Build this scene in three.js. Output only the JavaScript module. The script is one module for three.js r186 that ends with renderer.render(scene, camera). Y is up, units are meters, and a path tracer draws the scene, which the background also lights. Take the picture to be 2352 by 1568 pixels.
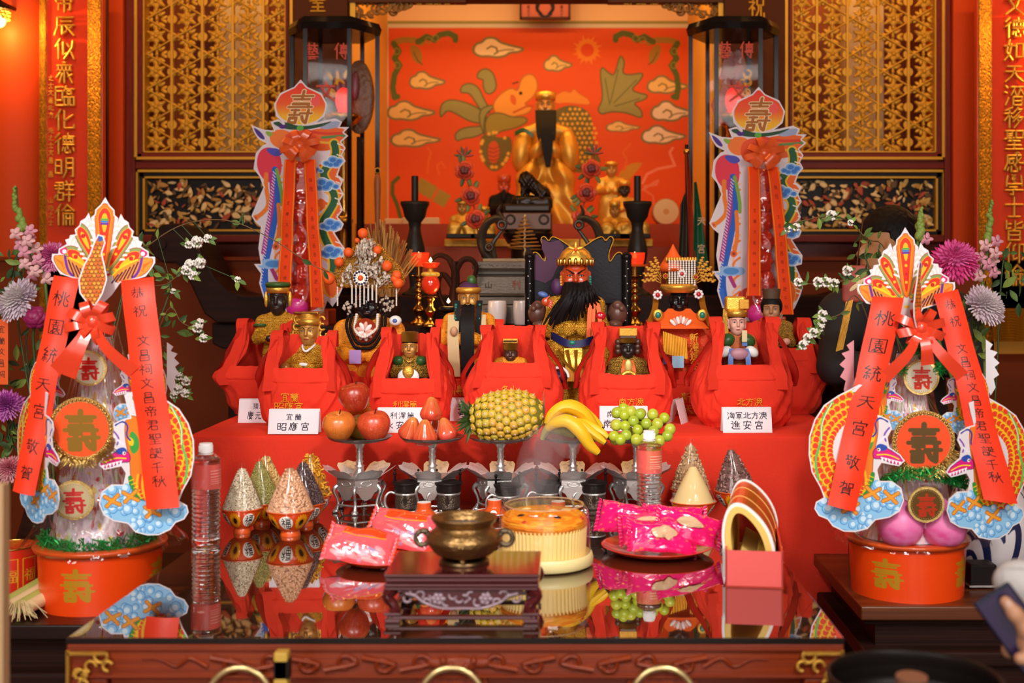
import*as THREE from 'three';
import{mergeGeometries,mergeVertices,toCreasedNormals}from 'three/addons/utils/BufferGeometryUtils.js';
import{RoundedBoxGeometry}from 'three/addons/geometries/RoundedBoxGeometry.js';
import{RectAreaLightUniformsLib}from 'three/addons/lights/RectAreaLightUniformsLib.js';
// ---------- camera: level, looking along -z, with a shifted lens ----------
const scene=new THREE.Scene();
const F=2800,VX=1300,VY=640,EYE=1.32;
const camera=new THREE.PerspectiveCamera(2*Math.atan(784 / F)*180 / Math.PI,2352 / 1568,0.05,60);
camera.position.set(0,EYE,0);
camera.lookAt(0,EYE,-1);
camera.setViewOffset(2352,1568,1176 - VX,784 - VY,2352,1568);
camera.focus=2.9;
camera.userData.fStop=3.4;
// ---------- light ----------
const renderer=new THREE.WebGLRenderer({antialias:true});
renderer.toneMapping=THREE.LinearToneMapping;
renderer.toneMappingExposure=1.08;
renderer.shadowMap.enabled=true;
RectAreaLightUniformsLib.init();
scene.background=new THREE.Color(2.0,1.9,1.8);
const COOL=new THREE.Color(1.0,0.95,0.9),WARM=new THREE.Color(1.0,0.5,0.14);
const FRONT_POWER=20,WARM_POWER=2.7,NICHE_POWER=1.6,SPOT_POWER=14;
// ---------- helpers ----------
const V2=(x,y)=>new THREE.Vector2(x,y),V3=(x,y,z)=>new THREE.Vector3(x,y,z);
const at=(px,py,d)=>V3((px - VX)*d / F,EYE -(py - VY)*d / F,-d);
const on=(px,py,height)=>at(px,py,F*(EYE - height)/(py - VY));
function rng(seed){let s=seed >>>0;return()=>{s=(s + 0x6d2b79f5)|0;let t=Math.imul(s ^(s >>>15),1|s);t=(t + Math.imul(t ^(t >>>7),61|t))^ t;return((t ^(t >>>14))>>>0)/ 4294967296;};}
const R0=rng(7);
const clamp=(x,a,b)=>Math.min(Math.max(x,a),b),lerp=(a,b,t)=>a +(b - a)*t;
const smooth=(a,b,x)=>{const t=clamp((x - a)/(b - a),0,1);return t*t*(3 - 2*t);};
function hash(x,y,z){let h=Math.imul(x|0,374761393)^ Math.imul(y|0,668265263)^ Math.imul(z|0,1274126177);h=Math.imul(h ^(h >>>13),1274126177);return((h ^(h >>>16))>>>0)/ 4294967296;}
function noise(x,y,z=0){
const X=Math.floor(x),Y=Math.floor(y),Z=Math.floor(z),f=(t)=>t*t*(3 - 2*t),u=f(x - X),v=f(y - Y),w=f(z - Z);
const c=(i,j,k)=>hash(X + i,Y + j,Z + k);
return lerp(lerp(lerp(c(0,0,0),c(1,0,0),u),lerp(c(0,1,0),c(1,1,0),u),v),lerp(lerp(c(0,0,1),c(1,0,1),u),lerp(c(0,1,1),c(1,1,1),u),v),w)*2 - 1;
}
const fbm=(x,y,z=0,n=4)=>{let s=0,a=0.5;for(let i=0;i < n;i++){s +=a*noise(x,y,z);x=x*2.03 + 5;y=y*2.03 + 9;z=z*2.03 + 3;a*=0.5;}return s;};
const names={};
function numbered(n){const k=names[n]=(names[n]??-1)+ 1;return k?n + '_' + String(k).padStart(3,'0'):n;}
function tag(o,label,category,group){o.userData={...o.userData,label,category};if(group)o.userData.group=group;return o;}
function thing(name,label,category,pos=[0,0,0],group,turn=0){
const o=new THREE.Group();o.name=numbered(name);scene.add(o);
if(pos.isVector3)o.position.copy(pos);else o.position.set(...pos);
o.rotation.y=turn;
return tag(o,label,category,group);
}
function part(name,geo,mat,parent,pos,rot){
const m=new THREE.Mesh(Array.isArray(geo)?merge(geo):geo,mat);m.name=name;parent.add(m);m.castShadow=m.receiveShadow=true;
if(pos)m.position.set(...pos);if(rot)m.rotation.set(...rot);
return m;
}
function struct(name,geo,mat,parent=scene){const m=part(numbered(name),geo,mat,parent);if(parent===scene)m.userData.kind='structure';return m;}
function single(name,label,category,geo,mat,pos,group,rot){const m=part(numbered(name),geo,mat,scene,pos&&(pos.isVector3?pos.toArray():pos),rot);return tag(m,label,category,group);}
function dup(root,pos,label,turn){const r=root.clone();r.name=numbered(root.name.replace(/_\d{3}$/,''));scene.add(r);if(pos)pos.isVector3?r.position.copy(pos):r.position.set(...pos);r.userData={...root.userData};if(label)r.userData.label=label;if(turn !==undefined)r.rotation.y=turn;return r;}
function merge(list){
list=list.filter(Boolean).map((g)=>{g=g.index?g.toNonIndexed():g.clone();if(!g.attributes.normal)g.computeVertexNormals();if(!g.attributes.uv)g.setAttribute('uv',new THREE.BufferAttribute(new Float32Array(g.attributes.position.count*2),2));for(const k of Object.keys(g.attributes))if(!['position','normal','uv','color'].includes(k))g.deleteAttribute(k);g.morphAttributes={};return g;});
const col=list.some((g)=>g.attributes.color);
if(col)for(const g of list)if(!g.attributes.color)g.setAttribute('color',new THREE.BufferAttribute(new Float32Array(g.attributes.position.count*3).fill(1),3));
return list.length===1?list[0]:mergeGeometries(list);
}
function xf(g,p=[0,0,0],r=[0,0,0],s=1){
const m=new THREE.Matrix4().compose(p.isVector3?p:V3(...p),new THREE.Quaternion().setFromEuler(new THREE.Euler(...r)),typeof s==='number'?V3(s,s,s):V3(...s));
return g.applyMatrix4(m);
}
const box=(w,h,d,x=0,y=0,z=0,r=0)=>(r?new RoundedBoxGeometry(w,h,d,2,Math.min(r,w / 2.01,h / 2.01,d / 2.01)):new THREE.BoxGeometry(w,h,d)).translate(x,y,z);
const slab=(x0,x1,y0,y1,z0,z1,r=0)=>box(x1 - x0,y1 - y0,z1 - z0,(x0 + x1)/ 2,(y0 + y1)/ 2,(z0 + z1)/ 2,r);
const lathe=(pts,seg=32,k=1)=>new THREE.LatheGeometry(pts.map(([r,y])=>V2(Math.max(r,1e-5)*k,y*k)),seg);
function smoothLathe(pts,seg=40,k=1,n=4){const c=new THREE.SplineCurve(pts.map(([r,y])=>V2(r*k,y*k)));return new THREE.LatheGeometry(c.getPoints(pts.length*n).map((p)=>V2(Math.max(p.x,1e-5),p.y)),seg);}
const ball=(r,x=0,y=0,z=0,n=16)=>new THREE.SphereGeometry(r,n,Math.max(6,n*0.7|0)).translate(x,y,z);
const egg=(a,b,c,x=0,y=0,z=0,n=18)=>new THREE.SphereGeometry(1,n,Math.max(6,n*0.7|0)).scale(a,b,c).translate(x,y,z);
const cyl=(r0,r1,h,x=0,y=0,z=0,n=20)=>new THREE.CylinderGeometry(r1,r0,h,n).translate(x,y + h / 2,z);
function curve(pts,closed=false,tension=0.5){return new THREE.CatmullRomCurve3(pts.map((p)=>(p.isVector3?p:V3(p[0],p[1],p[2]??0))),closed,'catmullrom',tension);}
function tube(pts,r,seg=0,rs=8,closed=false){
const c=curve(pts,closed);seg=seg||pts.length*4;
if(typeof r==='number')return new THREE.TubeGeometry(c,seg,r,rs,closed);
const g=new THREE.TubeGeometry(c,seg,1,rs,closed),p=g.attributes.position,a=V3();
for(let i=0;i <=seg;i++){c.getPointAt(i / seg,a);const k=r(i / seg);for(let j=0;j <=rs;j++){const q=i*(rs + 1)+ j;p.setXYZ(q,a.x +(p.getX(q)- a.x)*k,a.y +(p.getY(q)- a.y)*k,a.z +(p.getZ(q)- a.z)*k);}}
g.computeVertexNormals();return g;
}
function rod(a,b,r0,r1=r0,n=8){a=a.isVector3?a:V3(...a);b=b.isVector3?b:V3(...b);const d=b.clone().sub(a),g=new THREE.CylinderGeometry(r1,r0,d.length(),n);g.applyQuaternion(new THREE.Quaternion().setFromUnitVectors(V3(0,1,0),d.normalize()));return g.translate((a.x + b.x)/ 2,(a.y + b.y)/ 2,(a.z + b.z)/ 2);}
function poly(pts,spline){const s=new THREE.Shape();if(spline){const c=new THREE.SplineCurve([...pts,pts[0]].map((p)=>V2(p[0],p[1])));s.setFromPoints(c.getPoints(pts.length*5));}else s.setFromPoints(pts.map((p)=>V2(p[0],p[1])));return s;}
function extrude(shape,depth,bevel=0,seg=1,cs=8){return new THREE.ExtrudeGeometry(shape,{depth,bevelEnabled:bevel >0,bevelThickness:bevel,bevelSize:bevel,bevelOffset:-bevel,bevelSegments:seg,curveSegments:cs});}
function sheet(f,nu,nv,closeU=false){
const p=[],uv=[],ix=[];
for(let j=0;j <=nv;j++)for(let i=0;i <=nu;i++){const q=f(i / nu,j / nv);p.push(q[0],q[1],q[2]);uv.push(q[3]??i / nu,q[4]??j / nv);}
for(let j=0;j < nv;j++)for(let i=0;i < nu;i++){const a=j*(nu + 1)+ i,b=a + 1,c=a + nu + 1,d=c + 1;ix.push(a,b,d,a,d,c);}
const g=new THREE.BufferGeometry();g.setAttribute('position',new THREE.Float32BufferAttribute(p,3));g.setAttribute('uv',new THREE.Float32BufferAttribute(uv,2));g.setIndex(ix);g.computeVertexNormals();
if(closeU){const n=g.attributes.normal;for(let j=0;j <=nv;j++){const a=j*(nu + 1),b=a + nu,v=V3(n.getX(a)+ n.getX(b),n.getY(a)+ n.getY(b),n.getZ(a)+ n.getZ(b)).normalize();n.setXYZ(a,v.x,v.y,v.z);n.setXYZ(b,v.x,v.y,v.z);}}
return g;
}
function strap(pts,width,across=[1,0,0],thick=0.0012,n=0){
const c=curve(pts),N=n||pts.length*6,A=V3(...across).normalize(),out=[];
const f=(side)=>(u,v)=>{const q=c.getPoint(v),t=c.getTangent(v),nn=t.clone().cross(A).normalize(),w=typeof width==='function'?width(v):width;q.addScaledVector(A,(u - 0.5)*w*side).addScaledVector(nn,-side*thick / 2);return[q.x,q.y,q.z,side >0?u:1 - u,v];};
out.push(sheet(f(1),4,N),sheet(f(-1),4,N));
return merge(out);
}
function solid(f,lo,hi,cell,uvScale=1){
const n=[0,1,2].map((i)=>Math.ceil((hi[i]- lo[i])/ cell)+ 2),[nx,ny,nz]=n,o=lo.map((v)=>v - cell*0.5),val=new Float32Array(nx*ny*nz),id=new Int32Array(nx*ny*nz).fill(-1),P=[],I=[];
for(let z=0,q=0;z < nz;z++)for(let y=0;y < ny;y++)for(let x=0;x < nx;x++,q++)val[q]=f(o[0]+ x*cell,o[1]+ y*cell,o[2]+ z*cell);
const off=[0,1,nx,nx + 1,nx*ny,nx*ny + 1,nx*ny + nx,nx*ny + nx + 1],E=[[0,1],[2,3],[4,5],[6,7],[0,2],[1,3],[4,6],[5,7],[0,4],[1,5],[2,6],[3,7]];
for(let z=0;z < nz - 1;z++)for(let y=0;y < ny - 1;y++)for(let x=0;x < nx - 1;x++){
const q=x + nx*(y + ny*z);let m=0;for(let i=0;i < 8;i++)if(val[q + off[i]]< 0)m++;
if(m===0||m===8)continue;
let sx=0,sy=0,sz=0,k=0;
for(const[a,b]of E){const va=val[q + off[a]],vb=val[q + off[b]];if(va < 0===vb < 0)continue;const t=va /(va - vb);sx +=(a&1)+ t*((b&1)-(a&1));sy +=(a >>1&1)+ t*((b >>1&1)-(a >>1&1));sz +=(a >>2)+ t*((b >>2)-(a >>2));k++;}
id[q]=P.length / 3;P.push(o[0]+(x + sx / k)*cell,o[1]+(y + sy / k)*cell,o[2]+(z + sz / k)*cell);
}
const st=[1,nx,nx*ny];
for(let z=1;z < nz - 1;z++)for(let y=1;y < ny - 1;y++)for(let x=1;x < nx - 1;x++){
const q=x + nx*(y + ny*z);
for(let ax=0;ax < 3;ax++){const s0=val[q]< 0,s1=val[q + st[ax]]< 0;if(s0===s1)continue;const u=st[(ax + 1)% 3],v=st[(ax + 2)% 3],a=id[q],b=id[q - u],c=id[q - u - v],d=id[q - v];if(a < 0||b < 0||c < 0||d < 0)continue;if(s0)I.push(a,b,c,a,c,d);else I.push(a,c,b,a,d,c);}
}
const N=new Float32Array(P.length),U=new Float32Array(P.length / 3*2),e=cell*0.4;
for(let i=0;i < P.length;i +=3){
const[x,y,z]=[P[i],P[i + 1],P[i + 2]];let a=f(x + e,y,z)- f(x - e,y,z),b=f(x,y + e,z)- f(x,y - e,z),c=f(x,y,z + e)- f(x,y,z - e);const l=Math.hypot(a,b,c)||1;
N[i]=a / l;N[i + 1]=b / l;N[i + 2]=c / l;U[i / 3*2]=(x +(Math.abs(a / l)>0.7?z:0))*uvScale;U[i / 3*2 + 1]=(y +(Math.abs(b / l)>0.7?z:0))*uvScale;
}
const g=new THREE.BufferGeometry();g.setAttribute('position',new THREE.Float32BufferAttribute(P,3));g.setAttribute('normal',new THREE.BufferAttribute(N,3));g.setAttribute('uv',new THREE.BufferAttribute(U,2));g.setIndex(I);return g;
}
const smin=(a,b,k)=>{const h=Math.max(k - Math.abs(a - b),0)/ k;return Math.min(a,b)- h*h*k*0.25;};
const smax=(a,b,k)=>-smin(-a,-b,k);
const sdEgg=(x,y,z,cx,cy,cz,a,b,c)=>{const px=(x - cx)/ a,py=(y - cy)/ b,pz=(z - cz)/ c,k0=Math.hypot(px,py,pz),k1=Math.hypot(px / a,py / b,pz / c);return k1 < 1e-9?-Math.min(a,b,c):k0*(k0 - 1)/ k1;};
const sdBone=(x,y,z,a,b,ra,rb)=>{const dx=b[0]- a[0],dy=b[1]- a[1],dz=b[2]- a[2],t=clamp(((x - a[0])*dx +(y - a[1])*dy +(z - a[2])*dz)/(dx*dx + dy*dy + dz*dz),0,1);return Math.hypot(x - a[0]- dx*t,y - a[1]- dy*t,z - a[2]- dz*t)- lerp(ra,rb,t);};
const sdBox=(x,y,z,cx,cy,cz,a,b,c,r=0)=>{const px=Math.abs(x - cx)- a + r,py=Math.abs(y - cy)- b + r,pz=Math.abs(z - cz)- c + r;return Math.hypot(Math.max(px,0),Math.max(py,0),Math.max(pz,0))+ Math.min(Math.max(px,py,pz),0)- r;};
function canvas(w,h,draw){const c=document.createElement('canvas');c.width=w;c.height=h;draw(c.getContext('2d'),w,h);return c;}
function tex(w,h,draw,data=false,rep=true){const t=new THREE.CanvasTexture(canvas(w,h,draw));if(!data)t.colorSpace=THREE.SRGBColorSpace;if(rep)t.wrapS=t.wrapT=THREE.RepeatWrapping;return t;}
function field(n,f,color=false){
const a=new Uint8Array(n*n*4);for(let j=0,q=0;j < n;j++)for(let i=0;i < n;i++,q +=4){const v=f(i / n,j / n);const c=typeof v==='number'?[v,v,v]:v;a[q]=clamp(c[0],0,1)*255;a[q + 1]=clamp(c[1],0,1)*255;a[q + 2]=clamp(c[2],0,1)*255;a[q + 3]=255;}
const t=new THREE.DataTexture(a,n,n);t.magFilter=THREE.LinearFilter;t.wrapS=t.wrapT=THREE.RepeatWrapping;if(color)t.colorSpace=THREE.SRGBColorSpace;t.needsUpdate=true;return t;
}
const rep=(t,x,y=x)=>{const c=t.clone();c.repeat.set(x,y);c.needsUpdate=true;return c;};
const mat=(color,roughness=0.6,more={})=>new THREE.MeshPhysicalMaterial({color:typeof color==='string'?new THREE.Color(color):new THREE.Color().setRGB(...color),roughness,side:THREE.DoubleSide,...more});
// ---------- Chinese characters as brush strokes: each stroke a chain of points, two base-36 digits a point, on a 20 x 20 grid ----------
const SHI='4163 1585 851c 595k 6a8c',NV='502c8k 745e0k 06a6',SHUI='1133 0728 1k4d',REN='6018 454k',HE='8013 0696 525k 570d 579b',CAO='13j3 6065 e0e5',MIAN='a0a2 2522i2i5';
const GLYPH={
天:'34h4 19j9 a4a97e1j a9dejj',宮:'a0a3 2623i3h6 67e7 eb6b e7eb 6b67 ab9d 4dgd gj4j gdgj 4j4d',桃:'0585 404k 450c 458b c0cb9j f1fhhjkj kjkg 95b8 8fbc k4h7 h9kd',
園:'11j1 jj1j j1jj 1j11 64e4 a2a7 57f7 79d9 dc7c d9dc 7c79 ac4h 7f7ibg gdce bdgi',統:'501475 752a8a 4b4i 2d1h 6d7g e0g2 93j3 e4b9i8 g6j9 c9cd9j g9gghjkj kjkg',
敬:'1292 3034 7074 4518 37a7ah8i 4a7a7e4e4a d0b6 c4k4 h4fc9k c7fekk',賀:'14949a7a 51571b c3i3i9c9c3 5bfbfi5i5b 5dfd 5fff 8i4k cigk',恭:'15j5 6069 e0e9 09k9 791e c9je acaj8i 6e4i dcei gdii',
祝:SHI + ' b1j1j8b8b1 d8dd9k g8gihkkk kkkg',文:'a0b3 14j4 f4cb1j 54acjj',昌:'51f1f95951 55f5 3bhbhk3k3b 3fhf',祠:SHI + ' a2j2jjhj b6g6 b9g9gfbfb9',帝:'a0a3 23i3 6487 e4c7 2a18i8ha 4i4c gcgiei 4cgc a8ak',
君:'42g2g8 15j5 48g8 927b1i 7cgcgj7j7c',聖:'11a1 3139 818b 3484 3686 09a8 c1j1j8c8c1 4bgb 3fhf abaj 1jjj',誕:'4052 0393 1686 1989 1c8c8i1i1c i1e2 h1ha e5ea eaka h5k5 a2d2a8d8bc9j 9cdikk',
千:'g144 1aja a2ak',秋:HE + ' c6bb j6ga f0f89k f8kk',壽:'23i3 a0a5 45g5 48g8ga 1aja 4cac 7c7f 3fbf 4h9h9k4k4h beke hchkfj dgei',宜:MIAN + ' 6j66e6ej 6aea 6eee 1jjj',
蘭:CAO + ' 2k26969a2a 2898 iki6b6baia b8i8 6cec acak 7dedeg7g7d 9g5k bgfk',昭:'12727h1h12 1979 a2k2k8i8 e29a bckckjbjbc',應:'a0a2 32k2 323a0j 8456 666d c4a7 b6bd b6i6 b8h8 baha bdid f4fd 5f4i 8e8jdjdg bdcf fegh',
利:HE + ' e3ed j0jkhj',澤:SHUI + ' 71j1j67671 b1b6 f1f6 89i9 d6dk 6ckc acbe gcfe 8fif',簡:'3014 2282 d0b4 c2j2 2k27979b2b 2999 iki7b7bbib b9i9 7dedek7k7d 7geg',永:'90b2 56a6aj8i 2a7a1h i6cb abkj',
安:MIAN + ' 946ehk e8bf2k 1aja',海:SHUI + ' b075 a3k3 a69fifj6a6 7bkb d8ea dcee ifhk',軍:'2421i1i4 46g6 58f8fe5e58 5bfb 1hjh a4ak',北:'717h 1777 0h7d c1cikikf k5c9',方:'a0b3 14j4 88g8fjdj 947d1k',
澳:SHUI + ' c0b2 7b72j2jb 95b7 h5f7 d3da 88i8 6ckc da6k dckk',進:'b076 949e 95j5 98i8 9bib 9eke e5ee e2f4 2143 06464c1h 1g5jkj',慶:'a0a2 32k2 323a0j 65j5j96965 a4a9 e4e9 6bjb 7d6f 9c9fcf ecgf 9f6k 9heh7k 9hgk',
元:'43g3 19j9 796f1k c9cjkjkg',頭:'0181 1474791914 2b3e 6b5e 0h9f a1k1 f1d4 b4j4jfbfb4 b8j8 bbjb dfak hfkk',藝:CAO + ' 26a6 656d 3898 1bab f5bc c7i7idkd e9gb 5efe 1hjh 9h5kfj difk',傳:REN + ' 93k3 e0ec a5j5jaaaa5 a7j7 8cjb 9dkd hdhkfj bfdh',
南:'33h3 a0a6 2k26i6ikgj 688a e8ca 5bfb 4fgf abaj',冬:'8129 73g3b91d 65kc 7dbf 6hck',山:'a1ai 272iiii7',新:'5062 0393 2427 7467 0797 0aaa 575k 5a1f 5a9e j0b3 b3bb9k b8k8 g8gk',
港:SHUI + ' 84k4 b0b8 h0h8 68k8 b87d h8kd bbhbhfbf bbbjkjkh',媽:NV + ' b1bd b1j1 b5i5 b9i9 f1fd bdkdjkhk 9g9j cgci egfi gghi',祖:SHI + ' bjb1i1ij b7i7 bdid 9jkj',福:SHI + ' a1k1 b4j4j8b8b4 abkbkkakab fbfk agkg',
辰:'32j2 323b0k 76h6 5aka 8a8jcg bakk hcde',似:REN + ' 939gde d5f8 j2i9ak hdkk',衆:'b090 3343h3 38h8 4348 g3g8 8388 c3c8 a8ak 6a2f 8b5k daik icee',臨:'91111j9j 1585 858e 1e8e c0a5 b3k3 d5h5h8d8d5 abebejajab gbkbkjgjgb',
化:REN + ' j5ab a1aikikf',明:'13737g1g13 1979 c1ce9k c1j1jjhj c6j6 cbjb',群:'129298 0595 1898 524a0h 3c9c9j3j3c c0d3 i0h3 b4k4 c9j9 aeke f4fk',倫:REN + ' d086 d0k6 b6h6 9k99j9jkik 9eje c9ck g9gk',
德:'5014 6519 474k 93k3 e0e5 95j5j99995 c5c9 g5g9 9bkb 9e8h bebjgjgh dcef jekh',如:NV + ' c4j4jhchc4',潛:SHUI + ' 72c2 b27a a5ca e2j2 h2ea h5ka 9cicik9k9c 9gig',移:HE + ' e096 d2i29b f89e eajaak dcfe',
感:'33h3 333a0h c0dakbk9 h5ad e0g2 56a6 57979b5b57 4f3i 7e7jdjdg bdcf gegh',學:'3128 h1i8 80b3 b083 84b7 b484 2b29i9ib 5cdc9f 9f9k6j 1fjf',士:'a0aj 17j7 4jgj',皆:'212968 2474 b1b8j8j5 i2b5 b98b 4bgbgk4k4b 4fgf',仰:REN + ' b294 949hdf f2fk f2k2kdih',
城:'0696 4044 404g 0h9e b4k4 f0fa kk kg h6cd b4b9 8k 8f8f 7f',之:'a0b3 36g6 g63g 3g7ikj',神:SHI + ' b4j4jdbdb4 b8j8 f0fk',
};
const strokesOf=(ch)=>(GLYPH[ch]??'').split(' ').map((s)=>{const p=[];for(let i=0;i + 1 < s.length;i +=2)p.push([parseInt(s[i],36)/ 20,parseInt(s[i + 1],36)/ 20]);return p;}).filter((p)=>p.length >1);
function write(ctx,ch,x,y,w,h=w,ink='#111',weight=0.085,slant=0){
ctx.save();ctx.translate(x,y);ctx.transform(1,0,slant,1,0,0);ctx.lineCap=ctx.lineJoin='round';ctx.strokeStyle=ink;
for(const p of strokesOf(ch)){const flat=Math.abs(p[0][1]- p[p.length - 1][1])< 0.06&&p.length===2;ctx.lineWidth=weight*Math.min(w,h)*(flat?0.8:1.1);ctx.beginPath();p.forEach(([a,b],i)=>ctx[i?'lineTo':'moveTo']((a - 0.5)*w,(b - 0.5)*h));ctx.stroke();}
ctx.restore();
}
function writeColumn(ctx,text,x,y0,y1,w,ink,weight,tilt=0){const n=text.length;[...text].forEach((c,i)=>{const t=n >1?i /(n - 1):0;write(ctx,c,x + tilt*t,lerp(y0,y1,t),w,w*0.95,ink,weight);});}
function glyphRelief(ch,w,h,thick,depth){
const out=[];
for(const p of strokesOf(ch))for(let i=0;i + 1 < p.length;i++){
const a=V2((p[i][0]- 0.5)*w,(0.5 - p[i][1])*h),b=V2((p[i + 1][0]- 0.5)*w,(0.5 - p[i + 1][1])*h),l=a.distanceTo(b);
const g=new THREE.CapsuleGeometry(thick / 2,l,2,6);g.scale(1,1,depth / thick*1.6);g.rotateZ(Math.atan2(b.y - a.y,b.x - a.x)- Math.PI / 2);out.push(g.translate((a.x + b.x)/ 2,(a.y + b.y)/ 2,0));
}
return merge(out);
}
// ---------- shared materials ----------
const grainTex=field(512,(u,v)=>{const a=fbm(u*6,v*90,1,4),b=fbm(u*3,v*22,7,3);return 0.5 + 0.32*a + 0.25*b;});
const bumpy=field(256,(u,v)=>0.5 + 0.5*fbm(u*24,v*24,3,4));
const weaveTex=field(256,(u,v)=>0.5 + 0.22*Math.sin(u*2*Math.PI*64)*Math.sin(v*2*Math.PI*64)+ 0.25*noise(u*40,v*40));
const hammered=field(256,(u,v)=>{const s=14,x=u*s,y=v*s;let m=9;for(let i=-1;i < 2;i++)for(let j=-1;j < 2;j++){const X=Math.floor(x)+ i,Y=Math.floor(y)+ j,w=(q)=>((q % s)+ s)% s;const d=Math.hypot(x - X - hash(w(X),w(Y),1),y - Y - hash(w(X),w(Y),2));m=Math.min(m,d);}return clamp(1 - m,0,1);});
const brocade=field(512,(u,v)=>{const s=8,a=u*s % 1 - 0.5,b=(v*s +(Math.floor(u*s)% 2)*0.5)% 1 - 0.5,r=Math.hypot(a,b),t=Math.atan2(b,a);return clamp(0.5 + 0.35*Math.cos(r*34 + Math.sin(t*5)*1.6)+ 0.3*noise(u*90,v*90),0,1);});
const woodTex=(dark,lite)=>field(512,(u,v)=>{const a=0.5 + 0.5*fbm(u*4,v*60,2,4)+ 0.35*fbm(u*2,v*12,8,2);return[0,1,2].map((i)=>lerp(dark[i],lite[i],clamp(a,0,1)));},true);
const WOOD={dark:woodTex([0.10,0.055,0.045],[0.24,0.13,0.10]),red:woodTex([0.40,0.13,0.045],[0.64,0.26,0.10]),plain:woodTex([0.36,0.20,0.10],[0.62,0.38,0.20]),screen:woodTex([0.36,0.09,0.03],[0.50,0.14,0.05])};
const MAT={
darkWood:mat([1,1,1],0.4,{specularIntensity:0.2,map:WOOD.dark,bumpMap:grainTex,bumpScale:0.0004}),
redWood:mat([1,1,1],0.3,{map:WOOD.red,bumpMap:grainTex,bumpScale:0.0003,specularIntensity:0.6}),
plainWood:mat([1,1,1],0.5,{map:WOOD.plain}),
screenWood:mat([1,1,1],0.45,{specularIntensity:0.4,map:WOOD.screen}),
black:mat([0.012,0.008,0.007],0.4,{specularIntensity:0.35}),blackLacquer:mat([0.008,0.006,0.006],0.2,{specularIntensity:0.25}),
brown:mat([0.08,0.026,0.010],0.5,{specularIntensity:0.2}),redPaint:mat([0.56,0.06,0.008],0.5,{specularIntensity:0.2}),
gold:mat([0.83,0.46,0.07],0.36,{metalness:0.75,bumpMap:bumpy,bumpScale:0.0008}),goldLeaf:mat([0.72,0.36,0.045],0.42,{metalness:0.6,bumpMap:bumpy,bumpScale:0.001}),
goldCarve:mat([0.60,0.30,0.022],0.42,{metalness:0.35,specularIntensity:0.6}),
brass:mat([0.62,0.36,0.08],0.22,{metalness:1}),pewter:mat([0.60,0.58,0.56],0.3,{metalness:0.85,bumpMap:bumpy,bumpScale:0.0005}),
white:mat([0.82,0.8,0.78],0.5),cream:mat([0.80,0.62,0.32],0.8),
cloth:mat([0.78,0.042,0.020],0.82,{bumpMap:weaveTex,bumpScale:0.0005,specularIntensity:0.25,sheen:0.5,sheenColor:new THREE.Color(0.9,0.15,0.1),sheenRoughness:0.6}),
};
MAT.cloth.bumpMap=rep(weaveTex,6);
// ---------- the hall: floor, walls, ceiling, open front ----------
const LX=-3.4,RX=3.4,FZ=2.6,BZ=-5.72,TOP=4.0;
struct('floor',slab(LX - 0.2,RX + 0.2,-0.1,0,BZ - 0.2,FZ + 0.2),mat([0.12,0.09,0.07],0.4,{bumpMap:bumpy,bumpScale:0.0006}));
struct('ceiling',slab(LX - 0.2,RX + 0.2,TOP,TOP + 0.1,BZ - 0.2,FZ + 0.2),mat([0.22,0.10,0.05],0.7));
struct('wall_left',slab(LX - 0.2,LX,0,TOP,BZ,FZ),mat([0.45,0.16,0.07],0.7));
struct('wall_right',slab(RX,RX + 0.2,0,TOP,BZ,FZ),mat([0.45,0.16,0.07],0.7));
struct('wall_front',[slab(LX,-2.3,0,TOP,FZ,FZ + 0.2),slab(2.3,RX,0,TOP,FZ,FZ + 0.2),slab(-2.3,2.3,3.3,TOP,FZ,FZ + 0.2)],mat([0.45,0.2,0.1],0.7));
for(const x of[-1.3,1.0]){  // unseen lamp panels added to stand in for daylight from the hall front
const l=thing('added_lamp_panel',x < 0?'added unseen white lamp panel on the left above the hall front':'added unseen white lamp panel on the right above the hall front','lamp',[x,2.55,0.1]);
part('housing',box(1.3,0.06,0.5,0,0.06,0,0.01),MAT.white,l);for(const c of[-0.5,0.5])part('cord',rod([c,0.08,0],[c,1.45,0],0.006),MAT.white,l);
part('diffuser',box(1.24,0.02,0.44,0,0.02,0),mat([0.9,0.9,0.9],0.6,{emissive:COOL,emissiveIntensity:2.5}),l);
const a=new THREE.RectAreaLight(COOL,FRONT_POWER,1.24,0.44);a.name='added_panel_light';a.position.set(x,2.55,0.1);a.lookAt(-0.1,0.75,-2.3);l.parent&&scene.add(a);
}
for(const x of[-0.9,0.7]){  // unseen spotlights added to brighten the offerings more than the background
const p=V3(x,2.9,-0.2),l=thing('added_spotlight',x < 0?'left added unseen spotlight hanging over the hall, aimed at the offerings':'right added unseen spotlight hanging over the hall, aimed at the offerings','lamp',p),to=V3(x*0.35 - 0.1,0.95,-2.75);
part('stem',rod([0,0.03,0.02],[0,1.1,0.02],0.008),MAT.black,l);const h=part('housing',lathe([[0.03,0.12],[0.055,0.1],[0.06,0],[0.055,0]],24),MAT.black,l);h.quaternion.setFromUnitVectors(V3(0,-1,0),to.clone().sub(p).normalize());part('lens',cyl(0.05,0.05,0.004,0,0.01,0,24),mat([1,1,1],0.4,{emissive:COOL,emissiveIntensity:8}),h);
const s=new THREE.SpotLight(COOL,SPOT_POWER,0,0.36,0.9,2);s.name='spotlight';s.position.copy(p).addScaledVector(to.clone().sub(p).normalize(),0.03);s.target.position.copy(to);s.shadow.radius=6;s.castShadow=true;scene.add(s,s.target);
}
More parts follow.
